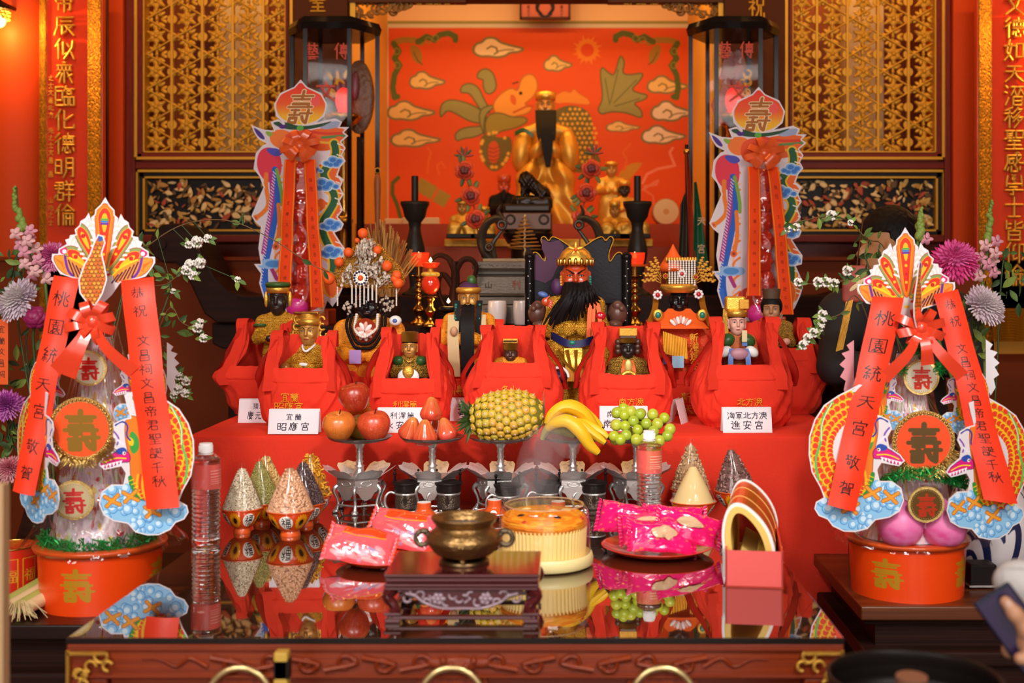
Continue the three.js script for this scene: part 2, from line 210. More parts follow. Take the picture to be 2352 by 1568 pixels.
// ---------- the screen wall round the altar niche ----------
const DS=4.6,KS=DS / F;
const sx=(px)=>(px - VX)*KS,sy=(py)=>EYE -(py - VY)*KS;
const NZ=-5.6;
const NL=-0.82,NR=0.56;
const yellowWall=mat([0.75,0.42,0.07],0.7);
struct('wall_niche_left',slab(NL - 0.08,NL,0,3.4,NZ,-4.66),yellowWall);
struct('wall_niche_right',slab(NR,NR + 0.08,0,3.4,NZ,-4.66),yellowWall);
struct('ceiling_niche',slab(NL - 0.08,NR + 0.08,3.4,3.48,NZ,-4.66),yellowWall);
struct('wall_back',[slab(LX,RX,3.5,TOP,-5.7,-5.3),slab(NL - 0.1,NR + 0.1,0,3.5,-5.72,-5.64)],MAT.cream);
struct('wall_behind_screens',[slab(LX,NL - 0.1,0,TOP,-5.1,-5.0),slab(NR + 0.1,RX,0,TOP,-5.1,-5.0)],mat([0.24,0.055,0.012],0.7));  // dark brown puts the unlit look of this wall into its colour
for(const[i,a,b]of[[5,500,606],[6,1940,2030]])struct('trim_' + i,slab((a - VX)*4.9 / F,(b - VX)*4.9 / F,0.5,3.4,-4.98,-4.9),MAT.cream);  // added cream strips, no real trim; the lit wall is put into their colour
const mural=(()=>{
const K=5.6 / F,X=(px)=>(px - 880)*2,Y=(py)=>(py + 20)*2;
const t=tex(1400,1120,(c,w,h)=>{
c.scale(2,2);c.translate(-880,20);c.lineJoin=c.lineCap='round';
c.fillStyle='#e7b878';c.fillRect(870,-30,720,90);c.fillStyle='#93853a';c.fillRect(870,48,720,7);c.fillStyle='#cdbf95';c.fillRect(870,55,720,9);
c.fillStyle='#dc520a';c.fillRect(870,64,720,500);c.fillStyle='#d8cfb4';c.fillRect(888,64,4,450);
const blob=(pts,fill,edge,lw=3)=>{c.beginPath();const n=pts.length;for(let i=0;i < n;i++){const a=pts[i],b=pts[(i + 1)% n],m=[(a[0]+ b[0])/ 2,(a[1]+ b[1])/ 2];if(!i){const z=pts[n - 1];c.moveTo((z[0]+ a[0])/ 2,(z[1]+ a[1])/ 2);}c.quadraticCurveTo(a[0],a[1],m[0],m[1]);}c.closePath();c.fillStyle=fill;c.fill();if(edge){c.strokeStyle=edge;c.lineWidth=lw;c.stroke();}};
const line=(pts,col,lw)=>{c.beginPath();pts.forEach((p,i)=>c[i?'lineTo':'moveTo'](p[0],p[1]));c.strokeStyle=col;c.lineWidth=lw;c.stroke();};
const cloud=(x,y,w,h,dir=1,fill='#e6bf6c',edge='#7d7344')=>{c.save();c.translate(x,y);c.scale(dir*w / 100,h / 45);blob([[-50,2],[-44,-12],[-32,-14],[-26,-24],[-8,-26],[4,-14],[16,-10],[28,-6],[52,0],[38,8],[22,8],[14,16],[-4,20],[-20,16],[-34,18],[-46,12]],fill,edge,5);line([[-22,0],[-14,-6],[-4,-2],[-2,8],[-8,12]],edge,3.5);line([[-2,6],[14,2],[30,2]],edge,2.5);c.restore();};
for(const a of[[1145,112,118,46,1,'#ead2a0'],[1282,148,66,36],[982,187,84,40],[945,257,112,44],[955,320,116,40],[1534,197,96,40],[1545,258,100,46,1,'#ead6ae'],[1525,312,104,42,1,'#ead6ae'],[1432,292,80,24]])cloud(...a);
c.fillStyle='#e6821c';for(let i=0;i < 16;i++){const a=i*Math.PI / 8;c.beginPath();c.moveTo(1349 + 20*Math.cos(a - 0.2),115 + 20*Math.sin(a - 0.2));c.lineTo(1349 +(i % 2?37:31)*Math.cos(a + 0.1),115 +(i % 2?37:31)*Math.sin(a + 0.1));c.lineTo(1349 + 20*Math.cos(a + 0.2),115 + 20*Math.sin(a + 0.2));c.fill();}
c.beginPath();c.arc(1349,115,25,0,7);c.fill();c.fillStyle='#d94808';c.beginPath();c.arc(1349,115,15,0,7);c.fill();
const corner=(m)=>{c.save();if(m){c.translate(2460,0);c.scale(-1,1);}line([[905,98],[922,92],[950,92],[968,98]],'#a07a22',14);line([[960,96],[980,84],[998,92],[1010,80],[1030,76],[1046,84],[1046,92]],'#56651f',13);line([[904,100],[916,118],[906,134],[918,150],[906,172],[902,200],[906,224],[913,222]],'#56651f',13);blob([[940,100],[965,108],[972,140],[960,150],[944,130]],'#a07a22');line([[950,120],[960,140],[970,148]],'#6c5a1c',3);for(const[x,y]of[[911,118],[912,150],[984,92],[1000,88]]){c.beginPath();c.arc(x,y,7,0,7);c.strokeStyle='#8f8a35';c.lineWidth=2.5;c.stroke();}c.restore();};
corner(false);corner(true);line([[915,408],[902,420],[901,445],[912,470],[920,500]],'#56651f',9);
const G='#94904a',GE='#5c5b22';
blob([[1010,270],[1012,240],[1030,228],[1062,232],[1100,248],[1120,268],[1110,284],[1080,280],[1050,262],[1028,252],[1018,264]],G,GE);blob([[1056,214],[1060,196],[1080,190],[1100,200],[1112,230],[1130,258],[1110,262],[1092,234],[1078,212]],G,GE);blob([[1094,180],[1100,162],[1120,156],[1136,172],[1142,205],[1120,220],[1108,198],[1112,182]],G,GE);blob([[1048,326],[1044,306],[1066,292],[1104,290],[1120,284],[1112,306],[1086,316],[1062,318]],G,GE);blob([[1100,282],[1102,250],[1130,240],[1136,246],[1114,262],[1110,300],[1122,330]],G,GE);
blob([[1372,250],[1386,228],[1378,170],[1382,152],[1396,166],[1412,176],[1424,122],[1436,142],[1428,170],[1450,172],[1480,166],[1470,186],[1448,206],[1468,214],[1490,218],[1480,230],[1452,236],[1474,252],[1476,274],[1440,258],[1400,256],[1380,264]],G,GE);line([[1400,240],[1390,180]],GE,2);line([[1402,236],[1420,160]],GE,2);line([[1410,236],[1462,184]],GE,2);line([[1412,244],[1470,226]],GE,2);
blob([[1180,205],[1200,192],[1220,196],[1214,216],[1196,224]],'#c85a14');blob([[1130,240],[1150,214],[1176,200],[1190,212],[1196,180],[1216,168],[1232,178],[1236,204],[1222,226],[1200,240],[1226,244],[1212,262],[1176,268],[1160,282],[1140,266]],'#e79a30','#b56a18');blob([[1172,214],[1186,222],[1186,244],[1172,236]],'#d4601a');line([[1180,258],[1210,244],[1224,244]],'#c04a12',4);c.fillStyle='#2a1c0c';c.beginPath();c.arc(1196,214,4,0,7);c.fill();line([[1178,192],[1190,188]],'#3a2a10',3);
blob([[1120,262],[1150,258],[1176,270],[1206,268],[1214,280],[1180,296],[1150,300],[1126,320],[1112,296]],'#9a8a2c','#6b5f1e');blob([[1270,222],[1296,206],[1312,214],[1316,200],[1332,216],[1352,226],[1358,242],[1330,240],[1300,236],[1276,240]],'#e08a28','#d05a14');
blob([[1266,260],[1300,240],[1340,246],[1362,270],[1360,320],[1372,350],[1384,380],[1340,400],[1290,390],[1270,330]],'#6f6420');blob([[1100,320],[1114,306],[1150,318],[1176,310],[1176,360],[1140,400],[1110,380]],'#6f6420');blob([[1120,330],[1140,320],[1150,350],[1140,376],[1122,372]],'#d0541a');
const q=rng(5);c.fillStyle='#e8b13a';for(let i=0;i < 11;i++)for(let j=0;j < 13;j++){const x=1276 + i*11 +(j % 2)*5,y=250 + j*11;if(Math.hypot((x - 1322)/ 48,(y - 316)/ 72)< 1){c.beginPath();c.arc(x + q()*2,y + q()*2,3.6,0,7);c.fill();}}for(let i=0;i < 24;i++){const a=q()*7;c.beginPath();c.arc(1136 + 32*Math.cos(a),344 + 40*Math.sin(a),4,0,7);c.fill();}
for(let i=0;i < 5;i++)line([[1120,338 + i*9],[1134,342 + i*9],[1148,336 + i*9]],'#8e3f10',2);
c.save();c.translate(990,440);c.rotate(0.55);c.fillStyle='#9c8a2e';c.fillRect(-36,-16,80,32);c.fillStyle='#d4621c';c.fillRect(8,-17,6,34);c.restore();line([[982,340],[990,350],[984,370],[982,396]],'#e2641a',5);line([[1008,400],[1004,380],[1014,372],[1022,384]],'#e2641a',5);blob([[1430,380],[1478,370],[1470,384],[1440,420],[1410,430]],'#c48a1e');line([[1448,330],[1430,350],[1440,366],[1434,390]],'#e0641c',5);line([[1545,340],[1538,350],[1550,380],[1510,388],[1486,400],[1476,420]],'#e88a6a',6);line([[1476,436],[1500,420],[1512,414],[1508,424],[1480,428]],'#e07a5a',5);line([[1480,436],[1500,450],[1502,470]],'#e0714a',5);
},false,false);
t.anisotropy=8;
const x0=(880 - VX)*K,x1=(1580 - VX)*K,y1=EYE -(-20 - VY)*K,y0=EYE -(540 - VY)*K;
const g=slab(NL,NR,y0,y1,NZ - 0.04,NZ),p=g.attributes.position,uv=g.attributes.uv;
for(let i=0;i < p.count;i++)uv.setXY(i,(p.getX(i)- x0)/(x1 - x0),(p.getY(i)- y0)/(y1 - y0));
struct('wall_niche_top',slab(NL,NR,y1,3.4,NZ - 0.04,NZ),mat('#e7b878',0.75));
return struct('wall_niche_back',g,mat([1,1,1],0.75,{map:t}));
})();
for(const[a,b,ch,cx,label]of[[662,800,'聖',733,'left'],[1662,1812,'祝',1735,'right']]){
const p=struct('pillar_' + label,slab(sx(a),sx(b),0,3.4,-4.68,-4.58,0.004),mat([0.075,0.022,0.008],0.6,{specularIntensity:0.12}));
const g=part('gold_character',glyphRelief(ch,0.058,0.075,0.008,0.006),MAT.goldCarve,p,[sx(cx),sy(label==='left'?8:20),-4.578]);
void g;
}
struct('beam',slab(sx(660),sx(1815),sy(-4),sy(-60),-4.7,-4.6),mat([0.075,0.022,0.008],0.6,{specularIntensity:0.12}));
function bracket(m){
const t=thing('carved_bracket',m >0?'openwork gilt bracket carved with scrolls, in the left corner under the beam':'openwork gilt bracket carved with scrolls, in the right corner under the beam','carving',[m >0?sx(802):sx(1664),sy(0),-4.62]);
part('rail',box(0.62,0.022,0.05,m*0.13,0.002,0),MAT.brown,t);part('gilt_edge',box(0.02,0.1,0.03,m*0.012,-0.045,0),MAT.goldCarve,t);
const q=rng(m >0?3:3),list=[];
for(let i=0;i < 30;i++){const u=q(),v=q()*(1 - u)*0.95,x=0.02 + u*0.21,y=-0.012 - v*0.085,r=0.008 + q()*0.009;const g=new THREE.TorusGeometry(r,0.0042,6,12,3.4 + q()*2.4);list.push(xf(g,[m*x,y,(q()- 0.5)*0.02],[0,0,q()*6]));if(i % 3===0)list.push(egg(0.005,0.005,0.005,m*x,y,0,8));}
part('scrollwork',list,mat([0.26,0.12,0.02],0.5,{metalness:0.4}),t);
const far=[];for(let i=0;i < 16;i++){const u=i / 15,x=0.24 + u*0.16;far.push(xf(new THREE.TorusGeometry(0.01,0.0042,6,10,4),[m*x,0.02 - u*0.018*0 - 0.022 +(i % 2)*0.006,0],[0,0,i*1.3]));}
part('scrollwork',far,MAT.goldCarve,t);
}
bracket(1);bracket(-1);
const starShape=(()=>{const p=[];for(let i=0;i < 48;i++){const a=i / 48*Math.PI*2 + Math.PI / 2,s=Math.abs(((i / 8)% 1)- 0.5)*2,notch=(i % 8===2||i % 8===6)?0.9:1;p.push([(13 + 13*s**1.4)*Math.cos(a)*KS*notch,(13 + 13*s**1.4)*Math.sin(a)*KS*notch]);}return p;})();
const starGeo=merge([extrude(poly(starShape),0.006,0.004,2),ball(5.5*KS,0,0,0.010,10),...[0,1,2,3,4,5].map((i)=>xf(egg(9*KS,3.6*KS,0.006,11*KS,0,0.008,8),[0,0,0],[0,0,i*Math.PI / 3 + Math.PI / 6]))]);
const leafGeo=(()=>{const l=[];for(let i=0;i < 6;i++){const a=i*Math.PI / 3;for(const s of[-1,1])l.push(xf(egg(9.5*KS,4.6*KS,0.005,16*KS,s*5*KS,0.002,8),[0,0,0],[0,0,a + s*0.02 + Math.PI / 6]));}l.push(ball(4*KS,0,0,0.006,8));return merge(l);})();
const discGeo=cyl(11*KS,11*KS,0.008,0,0,0,16).rotateX(Math.PI / 2);
function screen(side,x0,x1,f0,cols){
const L=x0,R=x1,y0=-60,y1=347;
const t=struct('trim_' +(side==='left'?1:2),[slab(sx(L - 20),sx(L - 3),sy(y1 + 25),sy(y0),-4.66,-4.585,0.003),slab(sx(R + 3),sx(R + 20),sy(y1 + 25),sy(y0),-4.66,-4.585,0.003),slab(sx(L - 20),sx(R + 20),sy(y1 + 25),sy(y1 + 5),-4.66,-4.585,0.003)],MAT.screenWood);
const bl=(o,w,m,z)=>part('frame',[slab(sx(L - o),sx(L - o + w),sy(y1 + o),sy(y0),-4.65,z,0.002),slab(sx(R + o - w),sx(R + o),sy(y1 + o),sy(y0),-4.65,z,0.002),slab(sx(L - o),sx(R + o),sy(y1 + o),sy(y1 + o - w),-4.65,z,0.002)],m,t);
bl(13,9,MAT.black,-4.60);bl(4,4,MAT.goldCarve,-4.592);bl(21,7,MAT.goldCarve,-4.578);
const z=-4.63;
for(let i=0;i <=cols;i++){const x=L +(i + f0)*70.5;if(x >L + 2&&x < R - 2)part('slat',slab(sx(x - 3),sx(x + 3),sy(y1),sy(y0),z - 0.008,z + 0.012,0.002),MAT.goldCarve,t);const xc=x + 35.2;if(xc >L + 2&&xc < R - 2)part('slat',slab(sx(xc - 2.2),sx(xc + 2.2),sy(y1),sy(y0),z - 0.008,z + 0.004),MAT.goldCarve,t);}
const clipSeg=(a,b)=>{let[ax,ay]=a,[bx,by]=b;const cut=(v,i,lo)=>{const A=i?ay:ax,B=i?by:bx;if((A < v)===lo&&(B < v)===lo)return false;if((A < v)!==(B < v)){const s=(v - A)/(B - A),X=ax +(bx - ax)*s,Y=ay +(by - ay)*s;if((A < v)===lo){ax=X;ay=Y;}else{bx=X;by=Y;}}return true;};return cut(L,0,true)&&cut(R,0,false)&&cut(y0,1,true)&&cut(y1,1,false)?[[ax,ay],[bx,by]]:null;};
for(const s of[-1,1])for(let k=-14;k < 16;k++){const yb=k*81.2 + 40,e=clipSeg([L - 400,yb + s*-400*0.577],[L + 800,yb + s*800*0.577]);if(e){const[a,b]=e;part('lattice_bar',rod([sx(a[0]),sy(a[1]),z + 0.008],[sx(b[0]),sy(b[1]),z + 0.008],2.4*KS,2.4*KS,6),MAT.goldCarve,t);}}
for(let i=-1;i <=cols;i++)for(let j=-1;j < 6;j++){
const x=L +(i + 0.5 + f0)*70.5,y=j*81.2 +(i&1?40.6:0);
if(x >L + 8&&x < R - 8){if(y >y0 + 10&&y < y1 - 14)part('star',starGeo,MAT.goldCarve,t,[sx(x),sy(y),z + 0.006]);if(y + 40.6 < y1 - 10)part('rosette',leafGeo,MAT.goldCarve,t,[sx(x),sy(y + 40.6),z - 0.002]);}
if(x + 35.2 >L + 2&&x + 35.2 < R - 2&&y < y1 - 8){part('disc',discGeo,MAT.goldCarve,t,[sx(x + 35.2),sy(y),z - 0.004]);part('disc',discGeo,MAT.goldCarve,t,[sx(x + 35.2),sy(y + 40.6 - 81.2*0),z - 0.004]);}
}
return t;
}
screen('left',333,654,-0.19,5);screen('right',1822,2146,-0.19,5);
const leafBit=[0,1,2].map((k)=>{const s=poly([[-1,0],[-0.4,0.5 + 0.1*k],[0.5,0.42],[1,0],[0.3,-0.5],[-0.5,-0.4 - 0.1*k]],true);return extrude(s,0.3,0.2,2).scale(1,1,0.9);});
function reliefPanel(side,x0,x1,seed){
const y0=408,y1=527,t=thing('relief_panel',side + ' carved relief panel of gilt leaves and figures in a gold-edged black frame','carving',[sx((x0 + x1)/ 2),sy(y1),-4.62],null);
const w=(x1 - x0)*KS,h=(y1 - y0)*KS,fr=(o,wd,z0,z1)=>[slab(-w / 2 - o,w / 2 + o,h + o - wd,h + o,z0,z1),slab(-w / 2 - o,w / 2 + o,-o,-o + wd,z0,z1),slab(-w / 2 - o,-w / 2 - o + wd,-o,h + o,z0,z1),slab(w / 2 + o - wd,w / 2 + o,-o,h + o,z0,z1)];
part('backing',slab(-w / 2,w / 2,0,h,-0.03,-0.02),MAT.black,t);part('gold_edge',fr(0.006,0.007,-0.03,0.012),MAT.goldCarve,t);part('frame',fr(0.022,0.017,-0.03,0.008),MAT.black,t);part('gold_edge',fr(0.03,0.009,-0.03,0.026),MAT.goldCarve,t);
const q=rng(seed),cols=[[0.55,0.32,0.06],[0.42,0.2,0.03],[0.75,0.52,0.22],[0.4,0.06,0.015],[0.10,0.05,0.01]].map((c)=>mat(c,0.5,{metalness:0.3}));
for(let i=0;i < 280;i++){const u=q(),v=q(),r=0.008 + q()*0.014,dense=side==='left'?u:1 - u,m=q()< 0.12?3:q()< 0.30?4:q()< 0.3 + 0.5*dense?2:(q()*2)|0;part('carved_leaf',leafBit[i % 3],cols[m],t,[(u - 0.5)*(w - 0.03),0.012 + v*(h - 0.024),-0.014 + q()*0.012]).scale.set(r,r*(0.45 + q()*0.5),r*0.6);t.children[t.children.length - 1].rotation.z=q()*6.3;}
}
reliefPanel('left',330,655,11);reliefPanel('right',1818,2152,23);
for(const[n,a,b]of[[3,296,672],[4,1800,2182]]){
struct('trim_' + n,[slab(sx(a),sx(b),sy(388),sy(368),-4.66,-4.59,0.003),slab(sx(a),sx(b),sy(556),sy(540),-4.66,-4.59,0.003)],MAT.screenWood);
struct('wall_wainscot_' +(n===3?'left':'right'),slab(sx(a),sx(b),0,sy(556),-4.66,-4.63),mat([0.5,0.33,0.22],0.3,{specularIntensity:0.4,map:rep(WOOD.red,1,1)}));
}
for(const[n,a,b,m,z]of[['post_left',258,291,MAT.redPaint,-4.56],['post_left_inner',292,314,MAT.screenWood,-4.58],['post_right',2182,2232,MAT.redPaint,-4.56],['post_right_inner',2166,2181,MAT.screenWood,-4.58]])struct('pillar_' + n,slab(sx(a),sx(b),0,3.6,-4.68,z,0.004),m);
for(const[n,a,b]of[['recess_left',232,258],['recess_right',2232,2246]])struct('wall_' + n,slab(sx(a),sx(b),0,3.6,-4.7,-4.66),MAT.brown);
struct('pillar_round_left',cyl(0.19,0.19,3.9,(60 - VX)*4.62 / F - 0.02,0,-4.62,40),MAT.redPaint);
struct('pillar_round_right',cyl(0.3,0.3,3.9,sx(2360),0,-4.82,40),MAT.redPaint);
struct('wall_screen_left',slab(LX,sx(-20),0,3.6,-4.9,-4.8),MAT.brown);struct('wall_screen_right',slab(sx(2380),RX,0,3.6,-4.9,-4.8),MAT.brown);
const paintedSparkle=mat([0.62,0.34,0.035],0.38,{metalness:0.6,bumpMap:rep(hammered,1,12),bumpScale:0.004,map:field(256,(u,v)=>{const s=14,x=u*s,y=v*s;let m=9,id=0;for(let i=-1;i < 2;i++)for(let j=-1;j < 2;j++){const X=Math.floor(x)+ i,Y=Math.floor(y)+ j,w=(q)=>((q % s)+ s)% s,d=Math.hypot(x - X - hash(w(X),w(Y),1),y - Y - hash(w(X),w(Y),2));if(d < m){m=d;id=hash(w(X),w(Y),3);}}const l=0.62 + 0.38*id;return[l,l*0.68,l*0.16];},true)});paintedSparkle.map.repeat.set(1,12);  // random lighter and darker gold cells paint the sparkle into the colour
paintedSparkle.color.setRGB(1,1,1);
function couplet(side,bx0,bx1,strips,chars,cx,y0,dy,tiny){
const D=4.4,K=D / F,X=(px)=>(px - VX)*K,Y=(py)=>EYE -(py - VY)*K,cxm=X((bx0 + bx1)/ 2),base=Y(800);
const t=thing('couplet_board',side + ' red couplet board with a column of raised gold characters and gold borders','sign',[cxm,base,-D]);
part('board',slab(X(bx0)- cxm,X(bx1)- cxm,0,Y(-50)- base,-0.03,0,0.003),mat([0.70,0.05,0.012],0.32,{specularIntensity:0.5,clearcoat:0.25,clearcoatRoughness:0.12}),t);
for(const[a,b]of strips)part('gold_border',slab(X(a)- cxm,X(b)- cxm,0,Y(-50)- base,-0.02,0.012,0.003),paintedSparkle,t);
[...chars].forEach((c,i)=>part('gold_character',glyphRelief(c,44*K,46*K,6.2*K,0.012),MAT.gold,t,[X(cx)- cxm,Y(y0 + i*dy)- base,0.012]));
for(const[ty0,n]of tiny)for(let i=0;i < n;i++)part('small_character',glyphRelief(['文','昌','北','方','山','元','之','士'][(i + n)% 8],13*K,13*K,2.2*K,0.004),MAT.gold,t,[X(118)- cxm,Y(ty0 + i*17)- base,0.004]);
}
couplet('left',90,236,[[93,108],[203,234]],'帝辰似衆臨化德明群倫',152,6,54.2,[[180,6],[300,5],[400,1],[460,4]]);
couplet('right',2244,2420,[[2246,2276],[2384,2412]],'文德如天潛移聖感學士皆仰倫',2326,14,51.5,[]);
for(const[px,py,label]of[[-2,30,'left'],[2480,12,'right']]){
const p=at(px,py,4.32),l=thing('wall_lamp',label + ' wall lamp with a black cap and a pierced gilt shade, beside the couplet','lamp',p);
part('cap',lathe([[0.002,0.052],[0.01,0.045],[0.03,0.024],[0.042,0.018],[0.042,0.012],[0.002,0.012]],20),MAT.black,l);
const beads=[];for(let r=0;r < 3;r++)for(let i=0;i < 16;i++){const a=i / 16*6.283 + r*0.2;beads.push(egg(0.0062,0.0052,0.0045,0.036*Math.cos(a),0.006 - r*0.0125,0.036*Math.sin(a),8));}
part('pierced_shade',beads,MAT.gold,l);part('arm',rod([0,0.04,0],[0,0.04,-0.28],0.008),MAT.black,l);
part('bulb',ball(0.022,0,-0.03,0),mat([1,0.9,0.7],0.5,{emissive:WARM,emissiveIntensity:6}),l);
const s=new THREE.PointLight(WARM,0.5);s.name='wall_lamp_light';s.position.set(p.x,p.y - 0.03,p.z);s.castShadow=true;scene.add(s);
}
function strip(name,label,x0,x1,y,z,power,look){
const l=thing('lamp_strip',label,'lamp',[(x0 + x1)/ 2,y,z]),w=x1 - x0;
part('housing',box(w,0.03,0.09,0,0.03,0),MAT.brown,l);part('diffuser',box(w - 0.02,0.01,0.07,0,0.008,0),mat([1,0.8,0.5],0.6,{emissive:WARM,emissiveIntensity:4}),l);
const a=new THREE.RectAreaLight(WARM,power,w - 0.02,0.07);a.name=name;a.position.set((x0 + x1)/ 2,y - 0.003,z);a.lookAt(...look);scene.add(a);
}
strip('niche_light','warm lamp strip under the niche ceiling, above the painted wall',-0.7,0.44,2.6,-4.78,NICHE_POWER*22,[-0.13,1.5,-5.5]);
strip('screen_light_left','warm lamp strip hanging before the left lattice screen',sx(-40),sx(700),2.9,-3.7,WARM_POWER*12,[sx(330),1.6,-4.6]);
strip('screen_light_right','warm lamp strip hanging before the right lattice screen',sx(1790),sx(2500),2.9,-3.7,WARM_POWER*14,[sx(2150),1.6,-4.6]);
strip('altar_light','warm lamp strip hanging over the altar table',-1.0,0.7,2.95,-3.5,WARM_POWER*9,[-0.15,1.3,-4.3]);
strip('back_light_left','warm lamp strip behind the left lattice screen',sx(480),sx(640),2.75,-4.85,WARM_POWER*16,[sx(560),1.9,-5.2]);
strip('back_light_right','warm lamp strip behind the right lattice screen',sx(1840),sx(2040),2.75,-4.85,WARM_POWER*16,[sx(1940),1.9,-5.2]);
// ---------- tables and the red cloth ----------
const TT=0.80,RT=0.9535;
const TX0=-0.724,TX1=0.403,TF=-1.765,TB=-2.85,TC=(TX0 + TX1)/ 2;
{
const t=thing('offering_table','carved reddish wooden offering table with a glossy dark glass top and brass fittings','table',[TC,0,TF]);
const w=TX1 - TX0,h=w / 2,dep=TF - TB;
part('glass_top',box(w,0.008,dep,0,TT - 0.004,-dep / 2,0.002),mat([0.05,0.016,0.007],0.025,{ior:2.3,clearcoat:1,clearcoatRoughness:0.02}),t);
part('glass_edge',box(w + 0.0004,0.0078,0.003,0,TT - 0.0042,-0.0012),MAT.black,t);part('top_edge',box(w,0.012,dep,0,TT - 0.0145,-dep / 2 - 0.001,0.003),MAT.redWood,t);
part('apron',box(w - 0.008,0.036,0.03,0,TT - 0.0385,-0.021),MAT.redWood,t);
part('lip',[box(w - 0.004,0.005,0.034,0,TT - 0.057,-0.018,0.002)],MAT.redWood,t);
part('drawer_front',box(w - 0.12,0.16,0.02,0,TT - 0.14,-0.026),MAT.redWood,t);
for(const s of[-1,1]){part('corner_post',box(0.055,TT - 0.06,0.055,s*(h - 0.03),(TT - 0.06)/ 2,-0.032,0.004),MAT.redWood,t);part('leg',box(0.055,TT - 0.06,0.055,s*(h - 0.03),(TT - 0.06)/ 2,-dep + 0.032,0.004),MAT.redWood,t);}
part('side_rail',[box(0.02,0.14,dep - 0.1,h - 0.03,TT - 0.13,-dep / 2),box(0.02,0.14,dep - 0.1,-h + 0.03,TT - 0.13,-dep / 2)],MAT.redWood,t);
part('back_rail',box(w - 0.1,0.14,0.02,0,TT - 0.13,-dep + 0.03),MAT.redWood,t);
const y=TT - 0.0385,K=1 / 1587;
for(let i=0;i < 13;i++){
const x=-0.325 + i*0.055,f=i % 2?1:-1;if(i===6){part('carved_flower',[egg(0.03,0.012,0.008,x,y,-0.004),...[-1,1].map((s)=>egg(0.016,0.008,0.007,x + s*0.032,y + 0.002,-0.004)),...[0,1,2,3,4].map((k)=>ball(0.006,x +(k - 2)*0.011,y + 0.006*Math.cos(k*1.5),0.001,8))],MAT.redWood,t);continue;}
const pts=[];for(let k=0;k <=14;k++){const a=k*0.55,r=0.0145*(1 - k / 17);pts.push([x + r*Math.cos(a)*(i < 6?1:-1),y + f*r*Math.sin(a)*0.95,-0.004]);}pts.unshift([x +(i < 6?-0.03:0.03),y - f*0.009,-0.005]);
part('carved_scroll',tube(pts,(u)=>0.0055*(1 - 0.45*u),40,6),MAT.redWood,t);
}
for(const s of[-1,1])part('carved_scroll',tube([[s*0.36,y - 0.004,-0.005],[s*0.385,y + 0.008,-0.005],[s*0.405,y - 0.004,-0.005],[s*0.43,y + 0.006,-0.005],[s*0.455,y + 0.006,-0.005]],(u)=>0.0045*(1 - 0.7*u),30,6),MAT.redWood,t);
for(const s of[-1,1]){const q=rng(4),l=[];for(let i=0;i < 16;i++){const u=q(),v=q(),ok=u < 0.35||v < 0.35;if(!ok)continue;l.push(xf(new THREE.TorusGeometry(0.006 + q()*0.004,0.0026,6,10,4.4),[s*(h - 0.004 - u*0.062),TT - 0.02 - v*0.06,0.002],[0,0,q()*6]));}l.push(box(0.004,0.075,0.006,s*(h - 0.003),TT - 0.055,0),box(0.055,0.004,0.006,s*(h - 0.03),TT - 0.022,0));part('brass_corner',l,MAT.gold,t);}
for(const px of[552,1038,1523])part('brass_ring',xf(new THREE.TorusGeometry(0.046,0.0048,8,48),[(px - VX)*K - TC,TT -(1604 - 1465)*K,0.004]),mat([0.75,0.55,0.25],0.3,{metalness:0.85,bumpMap:bumpy,bumpScale:0.0005}),t),part('ring_plate',xf(cyl(0.055,0.055,0.006,0,0,0,40),[(px - VX)*K - TC,TT -(1604 - 1465)*K,-0.014],[Math.PI / 2,0,0]),MAT.redWood,t);
}
{
const X0=-0.882,X1=0.66,Zf=-2.866,Zb=-3.64,path=(v)=>{const L=0.77,r=0.02,D=0.9;const s=v*(L + D);return s < L?[Zb + s*(Zf - Zb)/ L,RT,0]:[Zf,RT -(s - L),s - L];};
const g=sheet((u,v)=>{
const x=lerp(X0,X1,u),[z,y,drop]=path(v);const e=drop?smooth(0,0.15,drop):0,q=Math.hypot((drop||0));
let wz=e*(0.012*Math.sin(x*9 + 1.2*Math.sin(q*4))+ 0.006*fbm(x*6,y*5))+ 0.018*smooth(0.35,0.7,x)*Math.sin(6*(x - drop*0.9))*e;
const edge=drop?0:0.0015*fbm(x*9,z*9),round=Math.abs(drop)< 0.02?0:0;
return[x +(u < 0.01||u >0.99?0:0),y + edge -(v >0&&!drop?0.004*smooth(-2.9,Zf,z):0)+ round,z + Math.max(wz,-0.006),x*1.2,(v*1.67)*1.2];
},150,200);
const t=thing('red_tablecloth','bright red cloth covering the raised table of statues and hanging down behind the fruit','tablecloth',[0,0,0]);
part('cloth',g,MAT.cloth,t);
const tb=thing('cloth_table','table hidden under the bright red cloth','table',[(X0 + X1)/ 2,0,-3.26]);
part('top',box(X1 - X0 - 0.01,0.03,0.7,0,RT - 0.02,0),MAT.darkWood,tb);for(const s of[-1,1])for(const f of[-1,1])part('leg',box(0.05,RT - 0.03,0.05,s*0.75,(RT - 0.03)/ 2,f*0.3),MAT.darkWood,tb);
}
